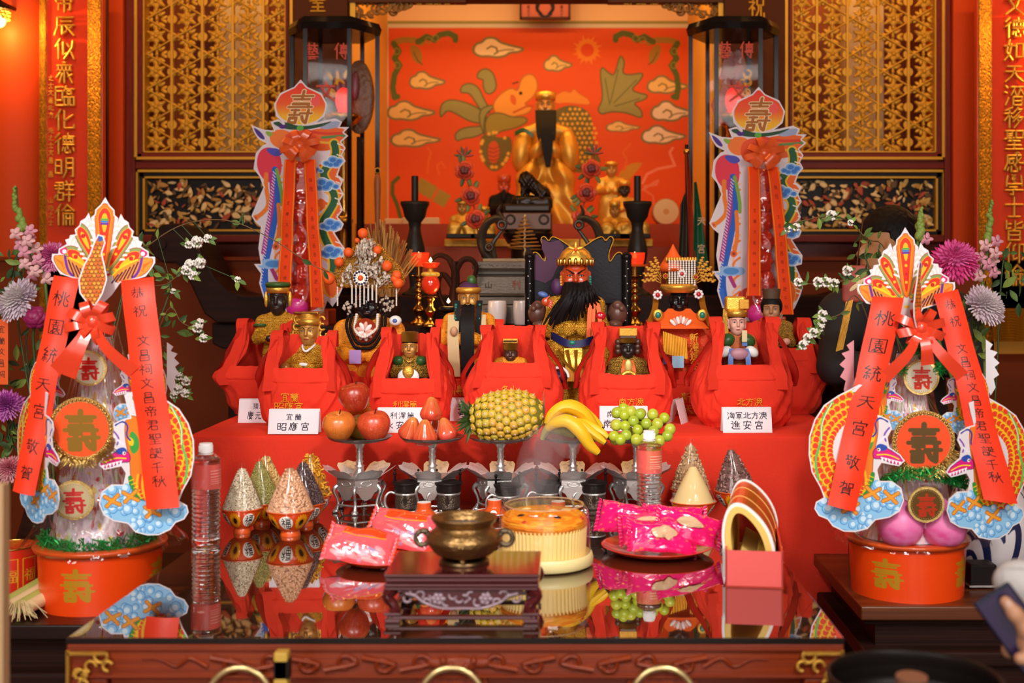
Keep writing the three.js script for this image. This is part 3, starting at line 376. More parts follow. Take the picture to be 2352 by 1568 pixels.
function sideTable(side,x0,x1,f,b,h){
const t=thing('side_table',side==='left'?'dark wooden side table under the left paper offering tower':'dark wooden side table with a waisted edge under the right paper offering tower','table',[(x0 + x1)/ 2,0,-f]),w=x1 - x0,d=b - f;
part('top',box(w,0.028,d,0,h - 0.014,-d / 2,0.004),mat([1,1,1],0.3,{map:side==='left'?WOOD.dark:WOOD.plain,color:new THREE.Color(0.55,0.4,0.32)}),t);
part('edge_moulding',box(w - 0.02,0.012,d - 0.02,0,h - 0.034,-d / 2 - 0.004,0.004),MAT.darkWood,t);
part('waist',box(w - 0.07,0.05,d - 0.06,0,h - 0.062,-d / 2),MAT.darkWood,t);
part('lower_moulding',box(w - 0.01,0.03,d,0,h - 0.1,-d / 2 + 0.012,0.006),MAT.darkWood,t);
part('apron',box(w - 0.05,0.13,0.03,0,h - 0.18,-0.02),MAT.darkWood,t);
for(const s of[-1,1])for(const z of[-0.05,-d + 0.05])part('leg',box(0.06,h - 0.1,0.06,s*(w / 2 - 0.05),(h - 0.1)/ 2,z,0.004),MAT.darkWood,t);
}
sideTable('left',-1.75,-0.742,2.236,2.83,0.685);sideTable('right',0.572,1.5,2.364,2.82,0.685);
{
const D=4.06,K=D / F,t=thing('altar_table','dark carved altar table with upturned scroll ends behind the red cloth','table',at(1235,680,D).setY(0)),o=at(1235,680,D);
const P=(px,py)=>[(px - 1235)*K,EYE -(py - VY)*K],half=[[1235,678],[560,678],[524,668],[494,636],[470,596],[450,548],[430,520],[402,512],[372,516],[351,534],[344,560],[352,588],[376,604],[404,604],[424,622],[444,664],[470,720],[500,742],[1235,742]];
part('top',extrude(poly([...half,...half.slice(1,-1).reverse().map(([x,y])=>[2470 - x,y])].map(([x,y])=>P(x,y))),0.24,0.006,2).translate(0,0,-0.24),MAT.darkWood,t);
for(const s of[-1,1]){part('scroll_end',cyl(0.019,0.019,0.01,0,0,0,24).rotateX(Math.PI / 2).translate(s*(1235 - 372)*K,P(0,560)[1],0.006),MAT.darkWood,t);part('leg',box(0.05,1.1,0.06,s*(1235 - 535)*K,0.55,-0.06,0.006),MAT.darkWood,t);part('leg',box(0.05,1.1,0.06,s*(1235 - 535)*K,0.55,-0.2,0.006),MAT.darkWood,t);}
const ap=[[482,742],[482,790],[505,802],[560,800],[640,778],[700,770],[1235,766]];
part('apron',extrude(poly([...ap,...ap.slice(0,-1).reverse().map(([x,y])=>[2470 - x,y])].map(([x,y])=>P(x,y))),0.03,0.005,2).translate(0,0,-0.06),MAT.darkWood,t);
}
for(const[n,a,b]of[['left',-2.6,-0.75],['right',0.62,2.4]])struct('wall_panel_' + n,[slab(a,b,0,EYE -(598 - VY)*4.4 / F,-4.44,-4.4),slab(a,b,EYE -(598 - VY)*4.4 / F,EYE -(590 - VY)*4.4 / F,-4.45,-4.38)],mat([0.20,0.036,0.008],0.55,{specularIntensity:0.2}));
{
const t=thing('niche_altar','red altar inside the niche with a gilt lower shelf for the statues','altar',[(NL + NR)/ 2,0,-5.2]);
part('upper_stage',slab(NL + 0.001 -(NL + NR)/ 2,NR - 0.001 -(NL + NR)/ 2,0,1.534,-0.39,0.45),mat([0.45,0.06,0.015],0.7),t);
const K=4.45 / F,cx=(NL + NR)/ 2,X=(px)=>(px - VX)*K - cx,Y=(py)=>EYE -(py - VY)*K;
part('lower_stage',slab(X(900),X(1600),0,Y(566),0.46,0.74),mat([0.42,0.05,0.012],0.7),t);
part('gilt_shelf',slab(X(1020),X(1500),Y(566),Y(549),0.47,0.75,0.003),MAT.goldLeaf,t);
}
// ---------- red cloth bags that carry the statues ----------
const goldThread=mat([0.80,0.36,0.01],0.5);
function bag(o){
const k=o.d / F,base=at(o.x,0,o.d).setY(RT),t=thing('cloth_bag',o.label,'bag',base,'red cloth bags carrying statues',o.turn??0);
const w=o.w / 2*k,dep=w*(o.flat??0.72),H=o.h*k,hf=o.hf*k,hb=(o.hb??o.h)*k,S=o.seed??1,op=o.open??0.62;
const topAt=(th)=>{const a=Math.abs(th);const s=smooth(op*0.72,op*1.02,a);return lerp(hf,lerp(H,hb,smooth(1.9,2.8,a)),s);};
const surf=(th,v,grow=0)=>{
const top=topAt(th),y=v*top,f=y / H,c=Math.cos(th),s=Math.sin(th),e=2 / 3.2;
const belly=(0.90 + 0.12*Math.sin(Math.PI*clamp(f*1.25,0,1)))*lerp(1,(o.taper??0.8)*0.86,smooth(0.3,1,f))*lerp(0.88,1,smooth(0,0.10,f))+(o.flare??0)*Math.exp(-(((f - 0.42)/ 0.12)**2))*Math.max(0,-s*(o.flareSide??1));
const fold=(x,y,z)=>1 - Math.abs(noise(x,y,z))*2;const ct=Math.cos(th),st=Math.sin(th);const wr=0.075*fbm(ct*1.8 + S*7,f*2.4 + S,st*1.8,3)+ 0.035*fold(ct*3 + f*3 + S,st*3 - f*4,S + 4)+ 0.022*fold(ct*6 - f*5,st*6 + f*7 + S,S + 9)+ 0.03*Math.sin(th*11 + f*5 + S)*smooth(0.45,1,f)*smooth(0.5,1.2,Math.abs(th));
const r=belly*(1 + wr)+ grow / w,x=Math.sign(s)*Math.abs(s)**e*w*r,z=Math.sign(c)*Math.abs(c)**e*dep*r;
return[x,y + 0.006*fbm(th*3 + S,5,S)*v,z,th*w*3,y*3];
};
part('pouch',merge([sheet((u,v)=>surf((u - 0.5)*6.2832,v),120,40,true),sheet((u,v)=>{const q=surf((u - 0.5)*6.2832,0);return[q[0]*v,0.001,q[2]*v];},40,2)]),MAT.cloth,t);
part('front_band',sheet((u,v)=>{const th=(u - 0.5)*2*op*0.9,y0=hf - 0.036,q=surf(th,clamp((y0 + v*0.036)/ topAt(th),0,1),0.003);return[q[0],y0 + v*0.037 - 0.003*Math.sin(u*3.1416),q[2]+ 0.001 - 0.004*(v < 0.03?1:0),q[3],q[4]];},30,10),MAT.cloth,t);
for(const s of[-1,1]){
const a0=op*(o.strapIn??0.86),L=o.strapTop??1.0,pts=[],ya=Math.min(hf*0.62,H*0.5);
for(let i=0;i <=10;i++){const f=i / 10,y=lerp(ya,H*1.0*L,f),th=s*(a0 + 0.35*f*f + 0.03*Math.sin(f*5 + S));const q=surf(th,clamp(y / topAt(th),0,1),0.004);pts.push([q[0]*(1 + 0.05*f)+ s*0.002*i*0.2,y,q[2]+ 0.003 - f*f*dep*0.25]);}
const e=pts[10];for(const[dx,dy,dz]of[[0.0,0.012,-0.02],[-s*0.004,0.004,-0.05],[-s*0.008,-0.03,-0.07]])pts.push([e[0]+ dx,e[1]+ dy,e[2]+ dz]);
part('strap',strap(pts,(v)=>(o.strapW??30)*k*(1 - 0.18*Math.sin(v*9 + S)),[1,0,s*0.45],0.003,60),MAT.cloth,t);
const s0=pts[9],lp=[[s0[0]*0.96,s0[1]+ 0.004,s0[2]- 0.006]];for(let i=1;i <=7;i++){const f=i / 7,th=s*(1.0 + 0.75*f),yy=lerp(H*0.93,H*0.36,f),q=surf(th,clamp(yy / topAt(th),0,1),0.006 + 0.006*Math.sin(f*3.1));lp.push([q[0]+ s*0.004*Math.sin(f*3.1),yy,q[2]]);}part('side_handle',strap(lp,(v)=>(24 + 8*Math.sin(v*5 + S))*k,[s*0.5,0.1,1],0.003,50),MAT.cloth,t);
}
for(const[txt,tx,ty,size]of o.text??[])[...txt].forEach((c,i)=>{const px=tx + i*size*1.12,q=[(px - o.x)*k,EYE -(ty - VY)*k - RT];const th=Math.asin(clamp(q[0]/(w*0.98),-0.9,0.9)),z=surf(th*0.75,clamp(q[1]/ topAt(th*0.75),0,1),0.002)[2];part('embroidered_character',glyphRelief(c,size*k,size*k,size*k*0.1,0.0012),goldThread,t,[q[0],q[1],z + 0.004]);});
return t;
}
const BAGS=[
{x:612,d:3.34,w:172,h:205,hf:112,hb:210,seed:1,open:0.72,flare:0.35,flareSide:1,taper:0.72,label:'red cloth bag at the left end of the back row, one flap flaring out',text:[]},
{x:852,d:3.36,w:170,h:170,hf:98,seed:2,open:0.7,label:'red cloth bag in the back row under the statue with the silver crown'},
{x:1080,d:3.36,w:170,h:180,hf:105,hb:150,seed:3,open:0.66,taper:0.86,strapIn:1.0,strapTop:1.12,label:'red cloth bag in the back row holding the statue with the long straight black beard',text:[['傳',1056,890,22],['藝',1074,890,22]]},
{x:1556,d:3.36,w:176,h:200,hf:98,hb:215,seed:4,open:0.72,label:'red cloth bag in the back row holding the statue with the pearl-curtain crown',text:[['新',1570,906,22],['港',1594,906,22],['天',1574,932,22]]},
{x:1802,d:3.36,w:165,h:205,hf:150,hb:190,seed:5,open:0.6,flare:0.18,flareSide:-1,taper:0.66,label:'red cloth bag at the right end of the back row with a bulging bottom'},
{x:703,d:3.06,w:196,h:205,hf:135,hb:205,seed:6,open:0.66,taper:0.80,label:'leftmost red cloth bag of the front row, embroidered with five yellow characters',text:[['宜蘭',672,905,19],['昭應宮',658,926,20]]},
{x:945,d:3.08,w:182,h:210,hf:108,hb:205,seed:7,open:0.62,taper:0.78,label:'red cloth bag in the front row behind the apples and wax apples',text:[['利澤簡',922,922,16]]},
{x:1180,d:3.08,w:222,h:215,hf:145,hb:225,seed:8,open:0.62,taper:0.72,label:'red cloth bag in the front row right behind the pineapple',text:[['冬山',1164,886,17]]},
{x:1436,d:3.08,w:208,h:222,hf:120,hb:222,seed:9,open:0.62,taper:0.76,label:'red cloth bag in the front row behind the green grapes',text:[['南方澳',1426,915,17]]},
{x:1706,d:3.07,w:222,h:235,hf:140,hb:235,seed:10,open:0.62,taper:0.76,label:'rightmost red cloth bag of the front row, directly behind a white name card',text:[['北方澳',1690,914,17],['進安宮',1690,933,17]]},
];
BAGS.forEach(bag);
// ---------- carved statues ----------
const SK={dark:mat([0.022,0.014,0.012],0.3),black:mat([0.006,0.005,0.006],0.22),gold:mat([0.52,0.24,0.05],0.35,{metalness:0.3}),red:mat([0.50,0.055,0.012],0.3,{clearcoat:0.5}),pale:mat([0.72,0.36,0.28],0.4),wood:mat([0.42,0.20,0.09],0.4),brown:mat([0.08,0.03,0.018],0.32)};
const RB={
gold:mat([1,1,1],0.28,{metalness:0.3,bumpMap:rep(brocade,1),bumpScale:0.002}),goldDark:mat([1,1,1],0.3,{metalness:0.35,bumpMap:rep(brocade,1),bumpScale:0.002}),yellow:mat([1,1,1],0.5,{bumpMap:rep(brocade,1),bumpScale:0.0012}),
red:mat([1,1,1],0.6,{bumpMap:rep(brocade,1),bumpScale:0.0008}),green:mat([0.03,0.10,0.02],0.4),olive:mat([1,1,1],0.4,{metalness:0.2,bumpMap:rep(brocade,1),bumpScale:0.002}),white:MAT.white,navy:mat([0.01,0.015,0.08],0.35),blue:mat([0.08,0.16,0.45],0.45),orange:mat([0.84,0.11,0.008],0.6),hair:mat([0.006,0.004,0.004],0.6,{specularIntensity:0.35}),purple:mat([0.06,0.01,0.07],0.6),hand:mat([0.55,0.3,0.16],0.5),teal:mat([0.01,0.2,0.14],0.3),ink:mat([0.01,0.006,0.005],0.5),eye:mat([0.75,0.72,0.65],0.3),lip:mat([0.35,0.04,0.03],0.4),pearl:mat([0.78,0.72,0.64],0.25,{clearcoat:0.5}),jewel:mat([0.5,0.01,0.02],0.1,{clearcoat:1}),silver:mat([0.88,0.80,0.68],0.2,{metalness:0.6,bumpMap:hammered,bumpScale:0.001}),
};
const leafed=(lo,hi)=>field(256,(u,v)=>{const s=8,a=u*s % 1 - 0.5,b=(v*s +(Math.floor(u*s)% 2)*0.5)% 1 - 0.5,r=Math.hypot(a,b),t=Math.atan2(b,a),w=smooth(0.28,0.6,0.5 + 0.35*Math.cos(r*34 + Math.sin(t*5)*1.6)+ 0.25*noise(u*70,v*70));return[0,1,2].map((i)=>lerp(lo[i],hi[i],w));},true);
for(const[k,lo,hi]of[['gold',[0.62,0.33,0.05],[1,0.78,0.24]],['goldDark',[0.36,0.18,0.04],[0.95,0.68,0.22]],['yellow',[0.90,0.42,0.05],[1,0.70,0.14]],['red',[0.78,0.18,0.05],[0.95,0.36,0.10]],['olive',[0.24,0.2,0.06],[0.90,0.66,0.24]]]){RB[k].bumpMap.repeat.set(7,7);RB[k].map=leafed(lo,hi);RB[k].map.repeat.set(7,7);}
function figure(o){
const k=o.d / F,b=at(o.x,0,o.d).setY(o.floor??RT),t=thing(o.name??'deity_statue',o.label,'statue',b,o.group,o.turn??0);
const Y=(py)=>(EYE -(py - VY)*k - b.y),fw=o.fw*k,fh=o.fh*k,fy=Y(o.fy),sy=Y(o.sy),sw=o.sw*k,fold=o.fold??0.05,hx=o.handX??0.22,arm=o.arm??0.55,zf=o.zf??0.62;
const hz=(o.headZ??0.1)*sw;
const body=(x,y,z)=>{
const low=Math.min(sy*0.5,sw*1.6),zz=z / zf;
let f=sdBone(x,y,zz,[0,sy - sw*0.52,0],[0,low,0],sw*0.56,sw*0.80);
f=smin(f,sdBone(x,y,zz,[0,low,0],[0,0.004,0.0],sw*0.8,sw*(o.skirt??0.92)),sw*0.2);
const ax=Math.abs(x);
f=smin(f,sdBone(ax,y,zz,[sw*0.2,sy - sw*0.24,0],[sw*0.66,sy - sw*0.40,0],sw*0.24,sw*0.30),sw*0.25);
f=smin(f,sdBone(ax,y,zz,[sw*0.68,sy - sw*0.42,0],[sw*0.84,sy - sw*(0.5 + arm),sw*0.2],sw*0.27,sw*0.27),sw*0.14);
f=smin(f,sdBone(ax,y,zz,[sw*0.84,sy - sw*(0.5 + arm),sw*0.2],[sw*hx,sy - sw*(0.48 + arm),sw*1.15],sw*0.27,sw*0.24),sw*0.12);
if(o.knees){f=smin(f,sdBone(ax,y,zz,[sw*0.4,Y(o.knees),0],[sw*0.62,Y(o.knees)- sw*0.1,sw*1.0],sw*0.45,sw*0.42),sw*0.25);f=smin(f,sdBone(ax,y,zz,[sw*0.62,Y(o.knees)- sw*0.1,sw*1.0],[sw*0.66,0.01,sw*1.0],sw*0.42,sw*0.46),sw*0.2);}
f=smin(f,sdBone(x,y,zz,[0,sy - sw*0.2,0],[0,fy - fh*0.6,hz*0.8],sw*0.26,fw*0.62),sw*0.18);
return(f + fold*sw*0.5*(Math.sin(ax / sw*9 + y / sw*3.2)*smooth(sy,sy - sw,y)+ 0.5*Math.sin(y / sw*8 + ax / sw*5)))*Math.min(1,zf)*0.9;
};
const top=Math.max(sy + 0.01,fy);
part('robe',solid(body,[-sw*1.35,Math.max(0,Y(o.cut??2000)),-sw*1.1*zf],[sw*1.35,top,sw*1.75*zf],sw / 22,1),o.robe,t);
const head=(x,y,z)=>{
const ax=Math.abs(x);let f=sdEgg(x,y,z,0,fy + fh*0.1,hz,fw,fh*0.98,fw*1.02);
f=smin(f,sdEgg(x,y,z,0,fy - fh*0.55,hz + fw*0.25,fw*0.72,fh*0.5,fw*0.72),fw*0.4);
f=smin(f,sdBone(x,y,z,[0,fy + fh*0.22,hz + fw*0.98],[0,fy - fh*0.16,hz + fw*1.14],fw*0.08,fw*0.15),fw*0.22);
f=smin(f,sdEgg(ax,y,z,fw*0.5,fy - fh*0.22,hz + fw*0.72,fw*0.3,fh*0.22,fw*0.25),fw*0.25);
f=smin(f,sdBone(ax,y,z,[fw*0.12,fy + fh*0.3,hz + fw*0.98],[fw*0.65,fy + fh*0.36,hz + fw*0.74],fw*0.07,fw*0.06),fw*0.16);
f=smax(f,-sdEgg(ax,y,z,fw*0.4,fy + fh*0.12,hz + fw*1.08,fw*0.26,fh*0.12,fw*0.16),fw*0.12);
f=smin(f,sdEgg(x,y,z,0,fy - fh*0.5,hz + fw*0.98,fw*0.26,fh*0.07,fw*0.1),fw*0.08);
f=smin(f,sdBone(ax,y,z,[fw*1.0,fy + fh*0.25,hz],[fw*0.98,fy - fh*0.4,hz + fw*0.05],fw*0.15,fw*0.12),fw*0.1);
return f*0.85;
};
const h=part('head',solid(head,[-fw*1.35,fy - fh*1.25,hz - fw*1.2],[fw*1.35,fy + fh*1.25,hz + fw*1.5],fw / 15,1),o.skin,t);
const dark=o.skin===SK.dark||o.skin===SK.black;
for(const s of[-1,1]){
part('eye',xf(egg(fw*0.17,fh*0.036,fw*0.07,0,0,0,10),[s*fw*0.42,fy + fh*0.1,hz + fw*0.93],[0,s*0.35,s*(o.fierce?0.3:0.06)]),dark?SK.brown:RB.eye,h);part('pupil',egg(fw*0.075,fh*0.036,fw*0.04,s*fw*0.42,fy + fh*0.09,hz + fw*0.985,8),RB.ink,h);part('eyelid',tube([[s*fw*0.24,fy + fh*0.1,hz + fw*0.98],[s*fw*0.42,fy + fh*0.145,hz + fw*1.0],[s*fw*0.62,fy + fh*0.11,hz + fw*0.84]],fw*0.028,10,5),RB.ink,h);
part('eyebrow',tube([[s*fw*0.14,fy + fh*(o.fierce?0.2:0.28),hz + fw*1.03],[s*fw*0.45,fy + fh*0.36,hz + fw*0.96],[s*fw*0.74,fy + fh*(o.fierce?0.46:0.3),hz + fw*0.76]],(u)=>fw*(o.fierce?0.07:0.035)*(1.2 - u),12,6),RB.ink,h);
}
part('lips',egg(fw*0.23,fh*0.055,fw*0.07,0,fy - fh*0.51,hz + fw*1.04,10),dark?SK.brown:RB.lip,h);
return{t,k,Y,fw,fh,fy,sy,sw,hz,b,X:(px)=>(px - o.x)*k};
}
const crownBand=(f,r,y0,y1,m,name='crown')=>part(name,lathe([[r*0.6,y0],[r,y0],[r*1.03,y0 +(y1 - y0)*0.5],[r*1.06,y1],[r*0.6,y1 + r*0.1],[0.0005,y1 + r*0.1]],32).scale(1,1,0.95).translate(0,0,f.hz),m,f.t);
const beads=(pts,r,n,m,f,name)=>{const c=curve(pts),l=[];for(let i=0;i < n;i++){const p=c.getPointAt(i /(n - 1));l.push(ball(r,p.x,p.y,p.z,8));}return part(name,l,m,f.t);};
const collar=(f,m,s=0.42)=>part('collar',tube([[-f.sw*s,f.sy - f.sw*0.06,f.hz*0.5],[-f.sw*s*0.5,f.sy - f.sw*0.26,f.sw*0.42],[0,f.sy - f.sw*0.36,f.sw*0.50],[f.sw*s*0.5,f.sy - f.sw*0.26,f.sw*0.42],[f.sw*s,f.sy - f.sw*0.06,f.hz*0.5]],f.sw*0.05,24,6),m,f.t);
const gilt=(f,list,name,m=MAT.gold)=>part(name,list,m,f.t);
{const f=figure({x:640,d:3.34,fy:690,fw:21,fh:34,sy:718,sw:54,skin:SK.dark,robe:RB.gold,label:'dark-faced statue in a gold robe with a green-topped gilt hat, leftmost of all'});
crownBand(f,f.fw*1.2,f.fy + f.fh*0.5,f.fy + f.fh*0.95,MAT.gold);part('hat_top',lathe([[0.0005,0.012],[f.fw*1.25,0.01],[f.fw*1.38,0.004],[f.fw*1.25,-0.004],[0.0005,-0.004]],30).translate(0,f.fy + f.fh*0.98,f.hz),RB.green,f.t);
for(const s of[-1,1])part('ear_ornament',xf(egg(0.006,0.022,0.006),[s*f.fw*1.3,f.fy + 0.004,f.hz]),MAT.gold,f.t),part('armband',xf(new THREE.TorusGeometry(f.sw*0.26,0.004,8,20),[s*f.sw*0.74,f.sy - f.sw*0.55,0.005],[1.4,0,s*0.2]),RB.green,f.t),part('hand',egg(f.sw*0.17,f.sw*0.15,f.sw*0.14,s*f.sw*0.18,f.sy - f.sw*1.05,f.sw*0.85),SK.dark,f.t);}
{const f=figure({x:712,d:3.12,fy:762,fw:22,fh:30,sy:785,sw:56,skin:SK.gold,robe:RB.gold,turn:-0.12,label:'gilt statue with a golden face and a flat-topped crown, leftmost in the front row'});
crownBand(f,f.fw*1.12,f.fy + f.fh*0.55,f.fy + f.fh*1.0,MAT.gold);part('crown_top',box(f.fw*2.7,0.008,f.fw*2.2,0,f.fy + f.fh*1.45,f.hz,0.003),MAT.brass,f.t);part('crown',cyl(f.fw*1.05,f.fw*1.2,f.fh*0.42,0,f.fy + f.fh,f.hz),MAT.gold,f.t);
for(const s of[-1,1])for(let i=0;i < 3;i++)part('crown_wing',xf(new THREE.TorusGeometry(0.008,0.0032,6,14,4.6),[s*(f.fw*1.3 + i*0.002),f.fy + f.fh*(0.95 - i*0.55),f.hz - 0.002],[0,0,i]),MAT.gold,f.t);
collar(f,MAT.white,0.3);part('belt',tube([[-f.sw*0.62,f.sy - f.sw*1.15,f.sw*0.3],[-f.sw*0.3,f.sy - f.sw*0.92,f.sw*0.66],[0,f.sy - f.sw*0.88,f.sw*0.74],[f.sw*0.3,f.sy - f.sw*0.96,f.sw*0.66],[f.sw*0.62,f.sy - f.sw*1.15,f.sw*0.3]],0.005,30,8),MAT.white,f.t);part('hand',egg(f.sw*0.22,f.sw*0.2,f.sw*0.2,-f.sw*0.85,f.sy - f.sw*1.02,f.sw*0.55),SK.gold,f.t);}
{const f=figure({x:848,d:3.34,fy:700,fw:28,fh:36,sy:726,sw:82,skin:SK.black,robe:RB.yellow,label:'black-faced statue under a tall silver crown with red pompoms and white bead strings'}),q=rng(31),k=f.k,P=(x,y)=>[(x - 848)*k,f.Y(y)];
const cr=[];for(let i=0;i < 230;i++){const v=q(),hwid=lerp(74,12,Math.pow(v,0.85)),x=848 +(q()*2 - 1)*hwid,y=lerp(655,552,v),[a,b]=P(x,y),z=f.hz + f.fw*0.9 - Math.abs(x - 848)*k*0.35 + q()*0.02;cr.push(i % 3?xf(new THREE.TorusGeometry(0.0045 + q()*0.003,0.0016,5,8),[a,b,z],[q()*2,q()*2,0]):egg(0.0045,0.006,0.003,a,b,z,7));}
part('crown',extrude(poly([[778,660],[772,620],[796,590],[818,565],[846,545],[878,565],[902,592],[926,622],[918,660]].map(([x,y])=>P(x,y)),true),0.012,0.004).translate(0,0,f.hz),RB.goldDark,f.t);part('crown_ornament',cr,RB.silver,f.t).userData.kind='stuff';
part('crown_jewel',[xf(cyl(0.021,0.021,0.006,0,0,0,24),[P(836,0)[0],f.Y(638),f.hz + f.fw*1.2],[Math.PI / 2,0,0])],RB.silver,f.t);for(let i=0;i < 14;i++)part('blue_stone',ball(0.0032,P(836,0)[0]+ 0.017*Math.cos(i*0.449),f.Y(638)+ 0.017*Math.sin(i*0.449),f.hz + f.fw*1.2 + 0.008,8),RB.navy,f.t);part('red_stone',ball(0.0075,P(836,0)[0],f.Y(638),f.hz + f.fw*1.2 + 0.007,10),RB.orange,f.t);
for(const[x,y,r]of[[839,537,12],[826,553,6],[852,555,6],[806,580,11],[872,575,10],[785,602,11],[894,611,12],[762,640,14],[756,634,9],[916,632,11],[919,650,12],[912,640,10]])part('pompom',ball(r*k,...P(x,y),f.hz + f.fw*0.9,14),RB.orange,f.t);
for(let i=0;i < 7;i++){const x=816 + i*9.2,len=40 + 8*Math.sin(i);beads([[...P(x,655),f.hz + f.fw*1.25],[...P(x,655 + len),f.hz + f.fw*1.25]],0.0026,14,RB.pearl,f,'bead_string');}
for(const x of[780,914]){beads([[...P(x,660),f.hz + f.fw*0.6],[...P(x,700),f.hz + f.fw*0.6]],0.0026,12,RB.pearl,f,'bead_string');const l=[];for(let i=0;i < 26;i++){const a=q()*7,r=q()*0.02;l.push(ball(0.0035,P(x < 848?808:893,0)[0]+ r*Math.cos(a),f.Y(x < 848?706:697)+ r*Math.sin(a),f.hz + f.fw*0.8 + q()*0.008,7));}part('ear_ornament',l,RB.silver,f.t);}
for(const[w,y1,n]of[[34,786,44],[42,796,50],[24,770,30]])beads([[...P(848 - w,722),f.sw*0.35],[...P(848 - w*1.02,750),f.sw*0.62],[...P(848 - w*0.55,y1 - 6),f.sw*0.86],[...P(848,y1),f.sw*0.92],[...P(848 + w*0.55,y1 - 6),f.sw*0.86],[...P(848 + w*1.02,750),f.sw*0.62],[...P(848 + w,722),f.sw*0.35]],0.0045,n,n===30?RB.pearl:RB.hair,f,'prayer_beads');
part('bib',xf(egg(f.sw*0.32,f.sw*0.36,0.012),[0,f.Y(758),f.sw*0.64]),RB.red,f.t);for(let i=0;i < 9;i++)part('lotus_petal',xf(egg(0.006,0.012,0.004),[0.013*Math.cos(i*0.7),f.Y(758)+ 0.015*Math.sin(i*0.7),f.sw*0.64 + 0.013],[0,0,i*0.7 - 1.57]),i % 2?MAT.white:SK.pale,f.t);
for(const[x,y]of[[913,735]]){part('shoulder_boss',egg(0.017,0.014,0.012,...P(x,y),f.sw*0.42),MAT.white,f.t);part('shoulder_boss',egg(0.007,0.006,0.006,...P(x,y),f.sw*0.42 + 0.009),RB.blue,f.t);}
part('purple_tag',box(26*k,30*k,0.003,P(833,0)[0],f.Y(813),f.sw*1.2),mat([0.42,0.26,0.62],0.6),f.t);}
{const f=figure({x:942,d:3.12,fy:798,fw:17,fh:23,sy:815,sw:40,skin:SK.gold,robe:RB.olive,label:'small statue with a golden face, dark green shoulders and a white lap, behind the apples'});
crownBand(f,f.fw*1.1,f.fy + f.fh*0.6,f.fy + f.fh*1.55,RB.goldDark);part('hair',egg(f.fw*1.1,f.fh*0.42,f.fw*1.05,0,f.fy + f.fh*0.62,f.hz - 0.001),RB.hair,f.t);collar(f,MAT.gold,0.36);
for(const s of[-1,1])part('sleeve',xf(egg(f.sw*0.34,f.sw*0.3,f.sw*0.3),[s*f.sw*0.66,f.sy - f.sw*0.32,f.sw*0.1]),RB.green,f.t);part('apron',xf(egg(f.sw*0.62,f.sw*0.5,f.sw*0.18),[0,f.sy - f.sw*1.2,f.sw*0.75]),MAT.white,f.t);part('sash',xf(egg(f.sw*0.34,f.sw*0.4,f.sw*0.16),[0,f.sy - f.sw*0.95,f.sw*0.84]),MAT.goldLeaf,f.t);}
{const f=figure({x:1077,d:3.34,fy:687,fw:22,fh:34,sy:712,sw:62,skin:SK.gold,robe:RB.yellow,label:'statue with a gilt forehead, a very long straight black beard and a yellow robe'});
const strand=(x0,x1,y0,y1,w,z)=>part('beard_strand',strap([[f.X(x0),f.Y(y0),f.hz + f.fw*0.9],[f.X((x0 + x1)/ 2),f.Y((y0*2 + y1)/ 3),z],[f.X(x1),f.Y(y1),z]],w*f.k,[1,0,0],0.006),RB.hair,f.t);
strand(1077,1079,700,860,30,f.sw*0.95);strand(1052,1058,690,800,13,f.sw*0.62);strand(1104,1100,690,780,13,f.sw*0.62);for(const s of[-1,1])part('moustache',tube([[s*0.004,f.fy - f.fh*0.32,f.hz + f.fw*1.12],[s*f.fw*0.45,f.fy - f.fh*0.5,f.hz + f.fw],[s*f.fw*0.5,f.fy - f.fh,f.hz + f.fw*0.95]],0.004,12,6),RB.hair,f.t);
part('cap',egg(f.fw*1.1,f.fh*0.6,f.fw*1.1,0,f.fy + f.fh*0.62,f.hz - 0.004),RB.purple,f.t);part('cap_knob',egg(f.fw*0.5,f.fh*0.4,f.fw*0.5,f.fw*0.3,f.fy + f.fh*1.25,f.hz),RB.green,f.t);part('brow_band',xf(new THREE.TorusGeometry(f.fw*1.02,f.fh*0.2,10,30,Math.PI),[0,f.fy + f.fh*0.62,f.hz + 0.002],[Math.PI / 2,0,0]),MAT.goldLeaf,f.t);
for(const x of[1050,1104])beads([[f.X(x),f.Y(700),f.sw*0.5],[f.X(x),f.Y(730),f.sw*0.62]],0.0048,6,RB.teal,f,'tassel');part('vest',strap([[f.X(1045),f.Y(722),f.sw*0.55],[f.X(1046),f.Y(780),f.sw*0.9],[f.X(1050),f.Y(860),f.sw*0.95]],0.03,[1,0,0],0.004),mat([0.6,0.42,0.2],0.6),f.t);part('vest',strap([[f.X(1112),f.Y(722),f.sw*0.5],[f.X(1114),f.Y(780),f.sw*0.85]],0.014,[1,0,0],0.004),mat([0.6,0.42,0.2],0.6),f.t);part('hand',egg(0.01,0.013,0.01,f.X(1048),f.Y(758),f.sw*0.95),RB.hand,f.t);}
{const f=figure({x:1173,d:3.12,fy:812,fw:15,fh:17,sy:817,sw:40,skin:SK.brown,robe:RB.yellow,label:'low brown-faced statue with a square flat crown, peeping out behind the pineapple'});
crownBand(f,f.fw*1.1,f.fy + f.fh*0.5,f.fy + f.fh*1.5,RB.goldDark);part('crown_top',box(f.fw*2.3,0.012,f.fw*2.0,0,f.fy + f.fh*1.75,f.hz,0.002),MAT.gold,f.t);part('crown_top',box(f.fw*2.0,0.004,f.fw*1.8,0,f.fy + f.fh*1.75,f.hz + 0.004),MAT.brown,f.t);}
